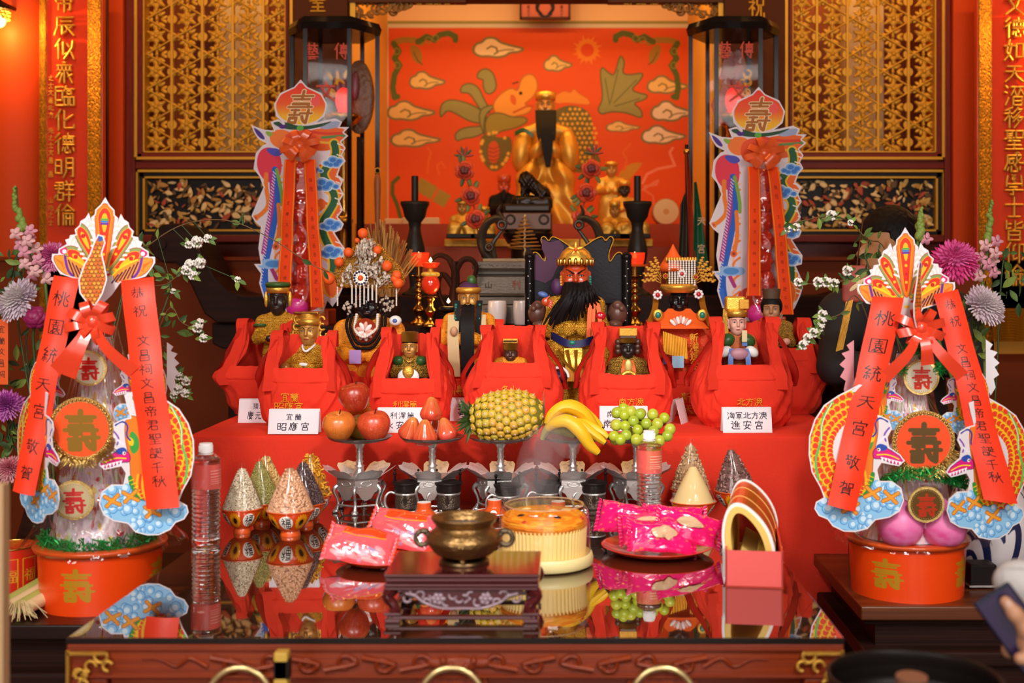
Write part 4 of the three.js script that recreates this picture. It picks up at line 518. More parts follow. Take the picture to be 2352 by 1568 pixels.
{const f=figure({x:1442,d:3.12,fy:800,fw:17,fh:22,sy:818,sw:45,skin:SK.dark,robe:RB.olive,label:'dark-faced statue with a square gilt crown and a gold belt, behind the grapes'});
crownBand(f,f.fw*1.15,f.fy + f.fh*0.6,f.fy + f.fh*1.15,RB.goldDark);part('crown_top',box(f.fw*2.4,0.02,f.fw*2.0,0,f.fy + f.fh*1.75,f.hz,0.002),MAT.goldLeaf,f.t);part('crown',box(f.fw*2.2,0.014,f.fw*1.9,0,f.fy + f.fh*1.35,f.hz,0.002),SK.brown,f.t);
for(const s of[-1,1]){part('ear_ornament',[0,1,2].map((i)=>egg(0.008,0.008,0.006,s*f.fw*1.35,f.fy + f.fh*(0.7 - 0.5*i),f.hz)),SK.brown,f.t);part('hand',egg(f.sw*0.16,f.sw*0.14,f.sw*0.14,s*f.sw*0.5,f.sy - f.sw*1.0,f.sw*0.82),RB.hand,f.t);part('robe_border',strap([[s*f.sw*0.16,f.sy - f.sw*0.2,f.sw*0.3],[s*f.sw*0.26,f.sy - f.sw*0.55,f.sw*0.6],[s*f.sw*0.3,f.sy - f.sw*0.9,f.sw*0.7]],0.009,[1,0,0],0.004),RB.orange,f.t);}
part('breastplate',xf(egg(f.sw*0.24,f.sw*0.45,f.sw*0.12),[0,f.sy - f.sw*0.55,f.sw*0.54]),mat([0.55,0.4,0.12],0.4,{metalness:0.4}),f.t);part('belt',xf(new THREE.TorusGeometry(f.sw*0.36,0.007,8,24,Math.PI),[0,f.sy - f.sw*1.12,f.sw*0.75]),MAT.gold,f.t);}
{const f=figure({x:1558,d:3.34,fy:690,fw:21,fh:30,sy:714,sw:76,skin:SK.black,robe:RB.red,arm:0.85,label:'black-faced statue in a red robe with a gold crown hung with a curtain of pearls'}),k=f.k,P=(x,y)=>[(x - 1558)*k,f.Y(y)];
part('hood',lathe([[0.001,0.065],[0.014,0.04],[0.034,0.01],[0.042,-0.01],[0.001,-0.01]],24).translate(P(1546,0)[0],f.Y(615),f.hz - 0.01),RB.orange,f.t);part('crown',box(66*k,66*k,0.03,P(1562,0)[0],f.Y(630),f.hz + 0.002,0.004),RB.goldDark,f.t);part('crown_band',lathe([[f.fw*1.45,0],[f.fw*2.1,0.012],[f.fw*1.9,0.024],[f.fw*1.3,0.02]],30).translate(0,f.Y(672),f.hz),MAT.gold,f.t);
for(let i=0;i < 10;i++)beads([[...P(1535 + i*6.4,600),f.hz + 0.026],[...P(1535 + i*6.4,654),f.hz + 0.026]],0.0032,12,RB.pearl,f,'pearl_string');for(let i=0;i < 12;i++)part('gold_knob',egg(0.004,0.007,0.004,...P(1529 + i*6,596),f.hz + 0.02,8),MAT.gold,f.t);
for(const[x,y,r]of[[1563,629,7],[1526,634,5],[1594,636,5],[1508,677,8],[1601,675,8]]){part('flower_setting',[0,1,2,3,4,5,6,7].map((i)=>egg(r*0.45*k,r*0.45*k,0.004,P(x,0)[0]+ r*k*1.0*Math.cos(i*0.785),f.Y(y)+ r*k*1.0*Math.sin(i*0.785),f.hz + 0.03,8)),r >6?MAT.white:MAT.gold,f.t);part('red_stone',ball(r*0.7*k,...P(x,y),f.hz + 0.033,10),RB.jewel,f.t);}
for(const s of[-1,1]){for(let i=0;i < 5;i++){const a=0.1 + i*0.28,x0=1558 + s*40,y0=650 - i*4,l=42;const pts=[[...P(x0,y0),f.hz],[...P(x0 + s*l*0.5*Math.cos(a),y0 - l*0.5*Math.sin(a)- 6),f.hz + 0.004],[...P(x0 + s*l*Math.cos(a),y0 - l*Math.sin(a)),f.hz + 0.006]],c=curve(pts),ls=[tube(pts,0.0014,12,5)];for(let j=3;j < 10;j++){const p=c.getPoint(j / 9);ls.push(egg(0.0055,0.003,0.003,p.x,p.y + 0.003*(j % 2?1:-1),p.z,7));}part('gold_wheat',ls,MAT.gold,f.t);}
part('tassel',strap([[...P(1558 + s*52,680),f.hz],[...P(1558 + s*56,710),f.sw*0.3],[...P(1558 + s*72,748),f.sw*0.36]],0.016,[1,0,0],0.006),RB.yellow,f.t);part('green_stone',[egg(0.014,0.016,0.005,...P(1558 + s*50,722),f.sw*0.56)],MAT.gold,f.t);part('green_stone',egg(0.008,0.009,0.005,...P(1558 + s*50,722),f.sw*0.56 + 0.004),RB.teal,f.t);}
part('collar',sheet((u,v)=>{const a=(u - 0.5)*2.6;return[f.sw*(0.35 + 0.55*v)*Math.sin(a),f.Y(708 + 44*v),f.sw*(0.25 + 0.62*v*Math.cos(a*0.8))];},24,6),RB.orange,f.t);for(let i=0;i < 7;i++)part('lotus_petal',xf(egg(0.005,0.011,0.004),[0.007*(i - 3),f.Y(731)+ 0.003*Math.abs(i - 3)*-1,f.sw*0.78],[0,0,-(i - 3)*0.25]),i % 2?SK.pale:MAT.white,f.t);
for(let i=0;i < 15;i++)part('fringe',rod([...P(1518 + i*3.6,758 + i*1.2),f.sw*0.98],[...P(1518 + i*3.6,806 + i*0.9),f.sw*1.28],0.0019,0.0022,5),mat([0.86,0.42,0.02],0.6),f.t);
[...'新港媽祖'].forEach((c,i)=>part('embroidered_character',glyphRelief(c,18*k,19*k,2.2*k,0.0012),goldThread,f.t,[...P(1586,772 + i*20),f.sw*1.0 + 0.007*i]));part('blue_tag',box(26*k,26*k,0.003,...P(1548,824),f.sw*1.32),mat([0.3,0.55,0.75],0.6),f.t);part('purple_tag',box(10*k,30*k,0.003,...P(1522,816),f.sw*1.0),RB.purple,f.t);}
{const f=figure({x:1692,d:3.11,fy:742,fw:19,fh:27,sy:762,sw:46,skin:SK.pale,robe:mat([0.55,0.12,0.03],0.4,{bumpMap:RB.gold.bumpMap,bumpScale:0.001}),label:'pale pink-faced statue with a tall gilt hat, green shoulders and a blue and white robe'});
crownBand(f,f.fw*1.15,f.fy + f.fh*0.55,f.fy + f.fh*1.1,MAT.gold);part('hat',box(f.fw*2.5,f.fh*1.3,f.fw*1.6,-f.fw*0.2,f.fy + f.fh*1.65,f.hz - 0.006,0.008),MAT.gold,f.t);part('hat_plaque',box(22*f.k,22*f.k,0.006,f.X(1706),f.Y(698),f.hz + f.fw*0.95,0.002),MAT.goldLeaf,f.t);part('hat_flap',strap([[-f.fw*1.3,f.fy + f.fh*1.2,f.hz - 0.004],[-f.fw*1.35,f.fy,f.hz - 0.006],[-f.fw*1.3,f.fy - f.fh*1.1,f.hz - 0.004]],0.014,[1,0,0.4],0.004),MAT.gold,f.t);part('hair',egg(f.fw*1.08,f.fh*0.4,f.fw*1.06,0,f.fy + f.fh*0.6,f.hz - 0.002),RB.hair,f.t);
for(const s of[-1,1]){part('shoulder_cape',xf(egg(f.sw*0.42,f.sw*0.34,f.sw*0.36),[s*f.sw*0.5,f.sy - f.sw*0.42,f.sw*0.18],[0,0,-s*0.5]),RB.green,f.t);part('blue_sash',strap([[s*f.sw*0.34,f.sy - f.sw*0.8,f.sw*0.78],[s*f.sw*0.42,f.sy - f.sw*1.2,f.sw*0.95],[s*f.sw*0.46,f.sy - f.sw*2.0,f.sw*1.0]],0.013,[1,0,0],0.004),RB.blue,f.t);part('white_sleeve',xf(egg(f.sw*0.36,f.sw*0.26,f.sw*0.26),[s*f.sw*0.66,f.sy - f.sw*0.95,f.sw*0.62],[0,0,-s*0.6]),MAT.white,f.t);}
part('lap_cloth',xf(egg(f.sw*0.46,f.sw*0.3,f.sw*0.2),[0,f.sy - f.sw*1.05,f.sw*0.9]),mat([0.45,0.2,0.25],0.45),f.t);part('tablet',box(0.014,0.03,0.005,f.X(1704),f.Y(770),f.sw*0.9,0.003),mat([0.7,0.55,0.3],0.5),f.t);part('tablet',box(0.013,0.008,0.005,f.X(1704),f.Y(788),f.sw*0.92),RB.blue,f.t);}
{const f=figure({x:1772,d:3.36,fy:712,fw:21,fh:28,sy:732,sw:50,skin:SK.wood,robe:RB.olive,turn:-0.2,label:'wooden-faced statue with black hair and a brown cap, in the bag at the right end'});
part('hair',solid((x,y,z)=>Math.max(sdEgg(x,y,z,0,f.fy + f.fh*0.3,f.hz - f.fw*0.15,f.fw*1.2,f.fh*1.05,f.fw*1.12),f.fy + f.fh*0.45 - y -(Math.abs(x)>f.fw*0.85||z < f.hz?f.fh*1.2:0)),[-f.fw*1.4,f.fy - f.fh,f.hz - f.fw*1.5],[f.fw*1.4,f.fy + f.fh*1.5,f.hz + f.fw*1.2],f.fw / 12),RB.hair,f.t);part('cap',cyl(f.fw*0.9,f.fw*1.0,f.fh*0.8,0,f.fy + f.fh*0.95,f.hz - 0.003),mat([0.09,0.05,0.025],0.6),f.t);part('hand',egg(0.012,0.01,0.01,f.X(1806),f.Y(782),f.sw*0.8),SK.pale,f.t);collar(f,MAT.gold,0.3);}
{const f=figure({x:1322,d:3.2,fy:637,fw:31,fh:41,sy:674,sw:70,skin:SK.red,robe:RB.gold,fierce:true,knees:800,arm:0.62,hx:0.5,label:'red-faced bearded general statue in a gold robe seated on a black chair'}),k=f.k,P=(x,y)=>[(x - 1322)*k,f.Y(y)];
part('crown',lathe([[f.fw*1.16,0],[f.fw*1.32,0.008],[f.fw*1.2,0.02],[f.fw*1.0,0.034],[f.fw*0.6,0.046],[0.0005,0.05]],30).translate(0,f.Y(608),f.hz),MAT.gold,f.t);for(let i=0;i < 9;i++){const a=(i - 4)*0.34;part('crown_point',egg(0.0055,0.011,0.005,f.fw*1.3*Math.sin(a),f.Y(602),f.hz + f.fw*1.25*Math.cos(a),8),MAT.brass,f.t);}part('crown_flower',[0,1,2,3,4].map((i)=>xf(egg(0.0045,0.012,0.004),[0.009*Math.sin(i*1.257),f.Y(574)+ 0.009*Math.cos(i*1.257),f.hz + f.fw],[0,0,-i*1.257])),MAT.gold,f.t);part('crown_jewel',ball(0.005,0,f.Y(574),f.hz + f.fw*1.15,8),RB.orange,f.t);
for(const s of[-1,1]){part('crown_wire',xf(new THREE.TorusGeometry(f.fw*0.9,0.0028,6,20,1.5),[0,f.Y(606),f.hz + f.fw*0.5],[0,0,s >0?0.2:1.45]),MAT.white,f.t);beads([[s*f.fw*1.08,f.Y(636),f.hz + 0.006],[s*f.fw*1.08,f.Y(654),f.hz + 0.008]],0.004,4,s >0?MAT.teal??RB.teal:MAT.gold,f,'earring');}
const q=rng(77),locks=[];for(let i=0;i < 90;i++){const u=q(),x0=1300 + u*46,y0=652 + q()*12 - 6*Math.abs(u - 0.5),e=q(),x1=lerp(1258,1372,Math.pow(u,1.1))+(q()- 0.5)*26,y1=lerp(748,700,u)+(q()- 0.6)*40;locks.push(tube([[...P(x0,y0),f.hz + f.fw*0.85],[...P(lerp(x0,x1,0.3)+ 6,lerp(y0,y1,0.35)),f.hz + f.fw*1.25 + e*0.02],[...P(lerp(x0,x1,0.75),lerp(y0,y1,0.75)),f.hz + f.fw*1.1 + e*0.02],[...P(x1,y1),f.hz + f.fw*1.0 + e*0.015]],(t)=>0.0085*(1 - 0.85*t)+ 0.0008,12,5));}
part('beard',locks,RB.hair,f.t).userData.kind='stuff';for(const s of[-1,1])part('moustache',tube([[s*0.004,f.fy - f.fh*0.36,f.hz + f.fw*1.12],[s*f.fw*0.4,f.fy - f.fh*0.46,f.hz + f.fw*1.02],[s*f.fw*0.7,f.fy - f.fh*0.8,f.hz + f.fw*0.8]],(u)=>0.006*(1 - 0.5*u),12,6),RB.hair,f.t);
part('belt',strap([[...P(1268,768),f.sw*0.66],[...P(1296,782),f.sw*1.0],[...P(1322,786),f.sw*1.05],[...P(1350,780),f.sw*1.0],[...P(1372,764),f.sw*0.7]],16*k,[0,1,0],0.006),RB.navy,f.t);part('belt_stone',egg(0.008,0.006,0.004,...P(1314,783),f.sw*1.1),RB.teal,f.t);
for(const[x0,x1,z]of[[1362,1358,0.72],[1372,1380,0.66],[1354,1350,0.8]])part('orange_sash',strap([[...P(1358,665),f.sw*0.42],[...P(x0,700),f.sw*z],[...P(x1,770),f.sw*(z + 0.2)]],9*k,[1,0,0],0.003),RB.orange,f.t);
part('armour_patch',xf(egg(0.014,0.012,0.008),[...P(1378,724),f.sw*0.7]),RB.jewel,f.t);part('cuff',xf(egg(0.014,0.008,0.012),[...P(1248,676),f.sw*0.5],[0,0,-0.3]),RB.blue,f.t);part('shoulder_piece',xf(egg(0.016,0.022,0.014),[...P(1280,658),f.sw*0.1]),RB.purple,f.t);  // last piece: dark purple egg set on the shoulder
part('hand',solid((x,y,z)=>{const c=P(1254,692);let d=sdEgg(x,y,z,c[0],c[1],f.sw*0.75,0.011,0.011,0.008);for(let i=0;i < 4;i++)d=smin(d,sdBone(x,y,z,[c[0]+ 0.004,c[1]+ 0.006 - i*0.0045,f.sw*0.75],[c[0]+ 0.019 - i*0.0016,c[1]+ 0.001 - i*0.0055,f.sw*0.75 + 0.003],0.0026,0.0021),0.003);return smin(d,sdBone(x,y,z,[c[0],c[1]+ 0.006,f.sw*0.78],[c[0]+ 0.010,c[1]+ 0.014,f.sw*0.8],0.003,0.0024),0.003);},[P(1254,0)[0]- 0.02,f.Y(692)- 0.025,f.sw*0.75 - 0.015],[P(1254,0)[0]+ 0.03,f.Y(692)+ 0.025,f.sw*0.75 + 0.02],0.0012),SK.red,f.t);
part('skirt_panel',strap([[...P(1316,796),f.sw*1.05],[...P(1318,830),f.sw*1.25],[...P(1322,868),f.sw*1.2]],40*k,[1,0,0],0.004),MAT.gold,f.t);for(let i=0;i < 5;i++)part('robe_fold',tube([[...P(1282 + i*20,800),f.sw*1.1],[...P(1300 + i*11,832 + 10*Math.cos(i - 2)),f.sw*1.35],[...P(1318,842 + i),f.sw*1.4]],(u)=>0.006*(1 - 0.5*u),14,6),RB.gold,f.t);
part('boot',xf(egg(0.03,0.02,0.036),[...P(1282,858),f.sw*1.0]),RB.navy,f.t);part('boot_trim',xf(new THREE.TorusGeometry(0.024,0.004,6,20,3),[...P(1284,858),f.sw*1.4]),MAT.white,f.t);part('footstool',box(0.2,0.02,0.16,0,0.012,f.sw*0.9,0.006),MAT.white,f.t);part('footstool_top',box(0.16,0.02,0.12,0,0.03,f.sw*0.9,0.006),RB.green,f.t);
const c=thing('statue_chair','black lacquered chair with a wing-shaped back and round posts behind the red-faced general','chair',at(1326,0,3.32).setY(RT)),kc=3.32 / F,Q=(x,y)=>[(x - 1326)*kc,EYE -(y - VY)*kc - RT];
const half=[[1326,570],[1345,563],[1368,548],[1384,543],[1392,552],[1402,542],[1410,550],[1400,580],[1402,600],[1416,582],[1428,580],[1436,600],[1436,700],[1326,700]];part('chair_back',extrude(poly([...half,...half.slice(1,-1).reverse().map(([x,y])=>[2652 - x,y])].map(([x,y])=>Q(x,y))),0.014,0.004,2).translate(0,0,-0.05),mat([0.006,0.003,0.007],0.3,{specularIntensity:0.4,bumpMap:rep(bumpy,8),bumpScale:0.0003}),c);part('inlaid_cloth',extrude(poly([[1244,548],[1262,556],[1285,550],[1296,566],[1286,600],[1268,640],[1252,650],[1224,640],[1222,590],[1234,582],[1250,600],[1256,596],[1244,570]].map(([x,y])=>Q(x,y))),0.002).translate(0,0,-0.03),mat([0.07,0.015,0.05],0.7),c);part('back_gold_edge',tube(half.slice(0,12).map(([x,y])=>[...Q(x,y),-0.032]),0.0015,60,5),MAT.goldCarve,c);part('back_gold_edge',tube(half.slice(0,12).map(([x,y])=>[...Q(2652 - x,y),-0.032]),0.0015,60,5),MAT.goldCarve,c);
for(const x of[1216,1440]){part('post',cyl(0.0135,0.0135,Q(0,596)[1],Q(x,0)[0],0,-0.02),MAT.blackLacquer,c);part('post_knob',ball(0.015,...Q(x,590),-0.02),MAT.blackLacquer,c);for(let i=0;i < 9;i++)part('pearl_inlay',ball(0.0018,Q(x,0)[0]+ 0.004*Math.sin(i*2.2),Q(0,600 + i*17)[1],-0.0068,6),MAT.white,c);}
for(const s of[-1,1]){part('lion_arm',[egg(0.026,0.032,0.034,s*0.106,Q(0,718)[1],0.07),ball(0.014,s*0.106,Q(0,700)[1],0.09),ball(0.008,s*0.116,Q(0,706)[1],0.1),egg(0.02,0.014,0.03,s*0.1,Q(0,742)[1],0.08)],mat([0.12,0.05,0.035],0.35),c);part('arm_rest',[rod([s*0.12,Q(0,735)[1],-0.02],[s*0.11,Q(0,735)[1],0.07],0.012)],MAT.blackLacquer,c);}part('seat',box(0.26,0.03,0.18,0,0.13,0.03,0.006),MAT.blackLacquer,c);for(const x of[-0.11,0.11])for(const z of[-0.04,0.1])part('leg',box(0.022,0.13,0.022,x,0.065,z),MAT.blackLacquer,c);}
// ---------- offerings on the glass-topped table ----------
const film=mat([1,1,1],0.08,{transmission:1,ior:1.45});
const film2=mat([1,0.97,0.95],0.12,{transmission:1,ior:1.4,specularIntensity:0.6});
const pewterDark=mat([0.10,0.07,0.05],0.36,{metalness:0.7,bumpMap:rep(hammered,3),bumpScale:0.0012});
const pierced=(()=>{const t=tex(256,256,(c)=>{c.fillStyle='#fff';c.fillRect(0,0,256,256);const q=rng(9);for(let i=0;i < 70;i++){c.fillStyle=i % 2?'#555':'#000';c.beginPath();c.ellipse(20 + q()*216,20 + q()*216,4 + q()*11,2 + q()*5,q()*6,0,7);c.fill();}},true);return mat([0.74,0.72,0.72],0.36,{metalness:0.6,bumpMap:t,bumpScale:0.0012});})();
const STAND_D=2.737,SK_=STAND_D / F;
function fruitStand(px,label,turn){
const t=thing('fruit_stand',label,'fruit stand',at(px,0,STAND_D).setY(TT),'pewter fruit stands',turn),k=SK_,r=54*k,C=(i,rr,y)=>[rr*Math.cos(i*Math.PI / 3),y,rr*Math.sin(i*Math.PI / 3)];
for(let i=0;i < 6;i++){
part('leg',merge([tube([C(i,r*0.98,62*k),C(i,r*1.14,52*k),C(i,r*1.0,34*k),C(i,r*0.94,20*k),C(i,r*1.04,5*k)],(u)=>(5.2 - 3*Math.sin(u*3.1))*k + 0.8*k,20,8),xf(egg(8*k,5*k,8*k),C(i,r*1.05,4.5*k)),...[-1,0,1].map((j)=>xf(egg(2.4*k,3*k,4*k),[C(i,r*1.05 + 6*k,3*k)[0]- j*3*k*Math.sin(i*Math.PI / 3),3*k,C(i,r*1.05 + 6*k,0)[2]+ j*3*k*Math.cos(i*Math.PI / 3)]))]),MAT.pewter,t);
const a=C(i,r*0.96,18*k),b=C(i + 1,r*0.96,18*k);part('stretcher',rod(a,b,2.6*k,2.6*k,6),MAT.pewter,t);
const m=C(i + 0.5,r*Math.cos(Math.PI / 6),0),ry=Math.PI / 2 -(i + 0.5)*Math.PI / 3,W=r*1.0;
const put=(g)=>g.rotateY(ry).translate(m[0],0,m[2]);
part('apron',put(extrude(poly([[-W / 2,62*k],[-W / 2,50*k],[-W*0.36,46*k],[-W*0.22,34*k],[0,29*k],[W*0.22,34*k],[W*0.36,46*k],[W / 2,50*k],[W / 2,62*k]]),1.5*k,1*k,1).translate(0,0,-2*k)),MAT.pewter,t);
part('body_panel',put(merge([slab(-W / 2,W / 2,55*k,79*k,-3*k,0),xf(new THREE.TorusGeometry(5.5*k,1.1*k,6,24),[0,68*k,0.4*k],[0,0,0],[2.2,1,1])])),MAT.pewter,t);
const pet=poly([[-W*0.5,0],[-W*0.56,30*k],[-W*0.46,40*k],[-W*0.26,39*k],[0,47*k],[W*0.26,39*k],[W*0.46,40*k],[W*0.56,30*k],[W*0.5,0]]),pg=new THREE.ShapeGeometry(pet,8),pu=pg.attributes.uv;for(let j=0;j < pu.count;j++)pu.setXY(j,pu.getX(j)/ W + 0.5,pu.getY(j)/(52*k));
part('flared_panel',put(pg.rotateX(0.98).translate(0,79*k,0)),pierced,t);
}
part('body_top',cyl(r*1.0,r*1.0,3*k,0,76*k,0,6).rotateY(Math.PI / 6*3),MAT.pewter,t);
part('stem',lathe([[18,79],[18,84],[10,92],[9,100],[12,103],[7,107],[9,113],[6.5,118],[9,123],[7,130],[9,136],[8,142],[12,152],[22,157]],28,k),MAT.pewter,t);
part('plate',lathe([[0.1,155],[22,155],[48,159],[66,164],[73,169],[74,171],[70,170],[60,166],[30,160],[0.1,159]],56,k),mat([0.2,0.18,0.16],0.25,{metalness:0.95,bumpMap:rep(hammered,8),bumpScale:0.0006}),t);
return t;
}
fruitStand(826,'pewter fruit stand carrying the apples, leftmost of the five',0.5);fruitStand(993,'pewter fruit stand carrying the wax apples',-0.03);fruitStand(1150,'pewter fruit stand carrying the pineapple',0);fruitStand(1316,'pewter fruit stand carrying the bananas',0.02);fruitStand(1462,'pewter fruit stand carrying the green grapes',0.04);
const PL=TT + 161*SK_;
const fr=(px,py,dz=0)=>at(px,py,STAND_D).add(V3(0,0,dz));
const appleTex=(seed,base,over)=>tex(512,256,(c,w,h)=>{c.fillStyle=base;c.fillRect(0,0,w,h);const q=rng(seed);for(let i=0;i < 900;i++){c.strokeStyle=over;c.globalAlpha=0.05 + q()*0.12;c.lineWidth=1 + q()*5;const x=q()*w,y=q()*h;c.beginPath();c.moveTo(x,y);c.lineTo(x +(q()- 0.5)*10,y + 30 + q()*90);c.stroke();}c.globalAlpha=0.5;c.fillStyle='#f2c07a';for(let i=0;i < 700;i++){c.beginPath();c.arc(q()*w,q()*h,0.8 + q()*0.8,0,7);c.fill();}});
const appleGeo=smoothLathe([[0.02,-0.74],[0.2,-0.86],[0.45,-0.84],[0.75,-0.5],[0.97,0.0],[0.98,0.38],[0.78,0.76],[0.45,0.9],[0.2,0.84],[0.04,0.62]],40);
[[815,913,0.0,36,'#b03418','#7e1a10','red apple on top of the two other apples',0.2],[781,979,0.012,37.5,'#d9772c','#b8561c','orange-yellow apple at the lower left of the apple pile',0.1],[862,978,0.014,38,'#cf4a26','#a8301a','light red apple at the lower right of the apple pile',-0.1],[822,990,-0.055,34,'#a87a20','#8a6416','dull yellow apple half hidden behind the two lower apples',0]].forEach(([x,y,dz,r,a,b,label,rz],i)=>{
const p=fr(x,y,dz),t=thing('apple',label,'apple',p,'apples on the pewter stand');const m=mat([1,1,1],0.32,{map:appleTex(40 + i,a,b),clearcoat:0.3,clearcoatRoughness:0.25});
part('flesh',xf(appleGeo.clone(),[0,0,0],[0.15,i*1.7,rz],[r*SK_,r*SK_*0.98,r*SK_]),m,t);part('stalk',tube([[0,r*SK_*0.55,0],[0.001,r*SK_*0.8,0.001],[0.004,r*SK_*1.08,0.002]],0.0014,8,5),MAT.brown,t);
});
const waxTex=tex(256,256,(c,w,h)=>{const g=c.createLinearGradient(0,0,0,h);g.addColorStop(0,'#c9a24a');g.addColorStop(0.25,'#d8703a');g.addColorStop(0.6,'#d0432e');g.addColorStop(1,'#cf4a38');c.fillStyle=g;c.fillRect(0,0,w,h);const q=rng(3);for(let i=0;i < 160;i++){c.globalAlpha=0.12;c.fillStyle=q()< 0.5?'#f0c070':'#b02a1c';const x=q()*w;c.fillRect(x,0,1 + q()*3,h*(0.3 + q()*0.5));}});
const waxGeo=(()=>{const g=smoothLathe([[0.02,-0.84],[0.3,-0.96],[0.7,-0.9],[0.93,-0.55],[0.9,-0.2],[0.62,0.35],[0.40,0.8],[0.2,1.0],[0.02,1.04]],36),p=g.attributes.position;for(let i=0;i < p.count;i++){const a=Math.atan2(p.getZ(i),p.getX(i)),s=1 + 0.05*Math.cos(a*5);p.setX(i,p.getX(i)*s);p.setZ(i,p.getZ(i)*s);}g.computeVertexNormals();return g;})();
const waxMat=mat([1,1,1],0.2,{map:waxTex,clearcoat:0.6,clearcoatRoughness:0.12});
[[990,939,0,27,0.05,0,'bell-shaped red wax apple on top of the wax apple pile'],[980,989,0.03,29,0,0.1,'red wax apple in front in the middle of the pile'],[945,984,0.0,29,-0.55,0,'orange-red wax apple leaning left in the pile'],[1024,986,0.0,27,0.3,0,'pinkish wax apple at the right of the pile next to the pineapple leaves'],[1000,988,-0.05,26,0.1,0,'wax apple hidden at the back of the pile']].forEach(([x,y,dz,r,rz,rx,label],i)=>{const t=thing('wax_apple',label,'wax apple',fr(x,y,dz),'wax apples on the pewter stand');part('flesh',xf(waxGeo.clone(),[0,0,0],[rx,i,-rz],r*SK_),waxMat,t);part('calyx',xf(new THREE.TorusGeometry(r*SK_*0.28,r*SK_*0.08,6,12),[0,-r*SK_*0.9,0],[Math.PI / 2,0,0]),mat([0.3,0.12,0.03],0.6),t);});
{
const t=thing('pineapple','whole ripe pineapple lying on its side with its green crown to the left','pineapple',fr(1165,956)),k=SK_,L=84*k,R=57*k;
const ax=new THREE.Euler(0,0,0.1),prof=(u)=>R*Math.pow(Math.max(0,1 - Math.pow(Math.abs(u*0.98 + 0.02),2.6)),0.5);
part('flesh',xf(new THREE.LatheGeometry([...Array(30)].map((_,i)=>V2(Math.max(prof(i / 14.5 - 1)*0.97,1e-5),(i / 14.5 - 1)*L)),36),[0,0,0],[0,0,Math.PI / 2 + 0.1]),mat([0.16,0.15,0.015],0.6),t);
const eye=merge([xf(new THREE.ConeGeometry(1,0.55,6,1),[0,0.22,0]),xf(egg(0.86,0.42,0.86,0,0.02,0,8))]),tip=merge([xf(new THREE.ConeGeometry(0.1,0.5,4),[0.05,0.5,0.1]),xf(new THREE.ConeGeometry(0.5,0.3,6),[0,0.36,0.05])]),cols=[mat([0.58,0.38,0.025],0.5),mat([0.50,0.36,0.03],0.5),mat([0.60,0.33,0.03],0.5)],tipM=mat([0.62,0.42,0.26],0.6),q=rng(8);
const rows=11;for(let j=0;j < rows;j++){const u=-0.93 + 1.86*(j /(rows - 1)),r=prof(u),n=Math.max(5,Math.round(2*Math.PI*r /(21*k)));for(let i=0;i < n;i++){const a=(i +(j % 2)*0.5)/ n*2*Math.PI;if(Math.sin(a)< -0.8)continue;const du=0.02,nr=(prof(clamp(u + du,-1,1))- prof(clamp(u - du,-1,1)))/(2*du*L),nn=V3(-nr,Math.cos(a),Math.sin(a)).normalize(),pos=V3(u*L,r*Math.cos(a),r*Math.sin(a));const qt=new THREE.Quaternion().setFromUnitVectors(V3(0,1,0),nn);const rot=new THREE.Quaternion().setFromEuler(ax);const m=part('eyelet',eye,cols[q()*3|0],t);m.position.copy(pos.applyQuaternion(rot));m.quaternion.copy(rot.clone().multiply(qt));m.scale.setScalar(11*k);const tp=part('tip',tip,tipM,m);tp.scale.setScalar(1.15);}}
const leafM=[mat([0.03,0.07,0.015],0.45),mat([0.05,0.12,0.02],0.45),mat([0.07,0.09,0.03],0.45)];
for(let i=0;i < 44;i++){const a=i*2.4,s=0.2 + 0.8*(i / 44),sp=0.35 + 1.0*s,len=(32 + 34*q())*k,dir=V3(-Math.cos(sp*0.95),Math.sin(sp)*Math.cos(a),Math.sin(sp)*Math.sin(a)).normalize(),p0=V3(-L*0.95 + 6*k,-4*k,0),mid=p0.clone().addScaledVector(dir,len*0.6),end=p0.clone().addScaledVector(dir,len).add(V3(0,-5*k*s,0));part('leaf',strap([p0,mid,end],(v)=>12*k*(1 - v)+ 0.0006,[dir.y,-dir.x,dir.z*0.3 + 0.2],0.001,8),leafM[i % 3],t);}
part('leaf',strap([[L*0.9,-20*k,-0.01],[L*1.0,10*k,-0.012],[L*0.98,58*k,-0.015]],(v)=>7*k*(1 - v)+ 0.0006,[1,0,0],0.001,10),leafM[1],t);part('leaf',strap([[L*1.08,-4*k,0.0],[L*1.0,-20*k,0.02],[L*0.9,-36*k,0.03]],(v)=>7*k*(1 - v)+ 0.001,[0,0.5,1],0.001,10),mat([0.2,0.22,0.06],0.5),t);
}
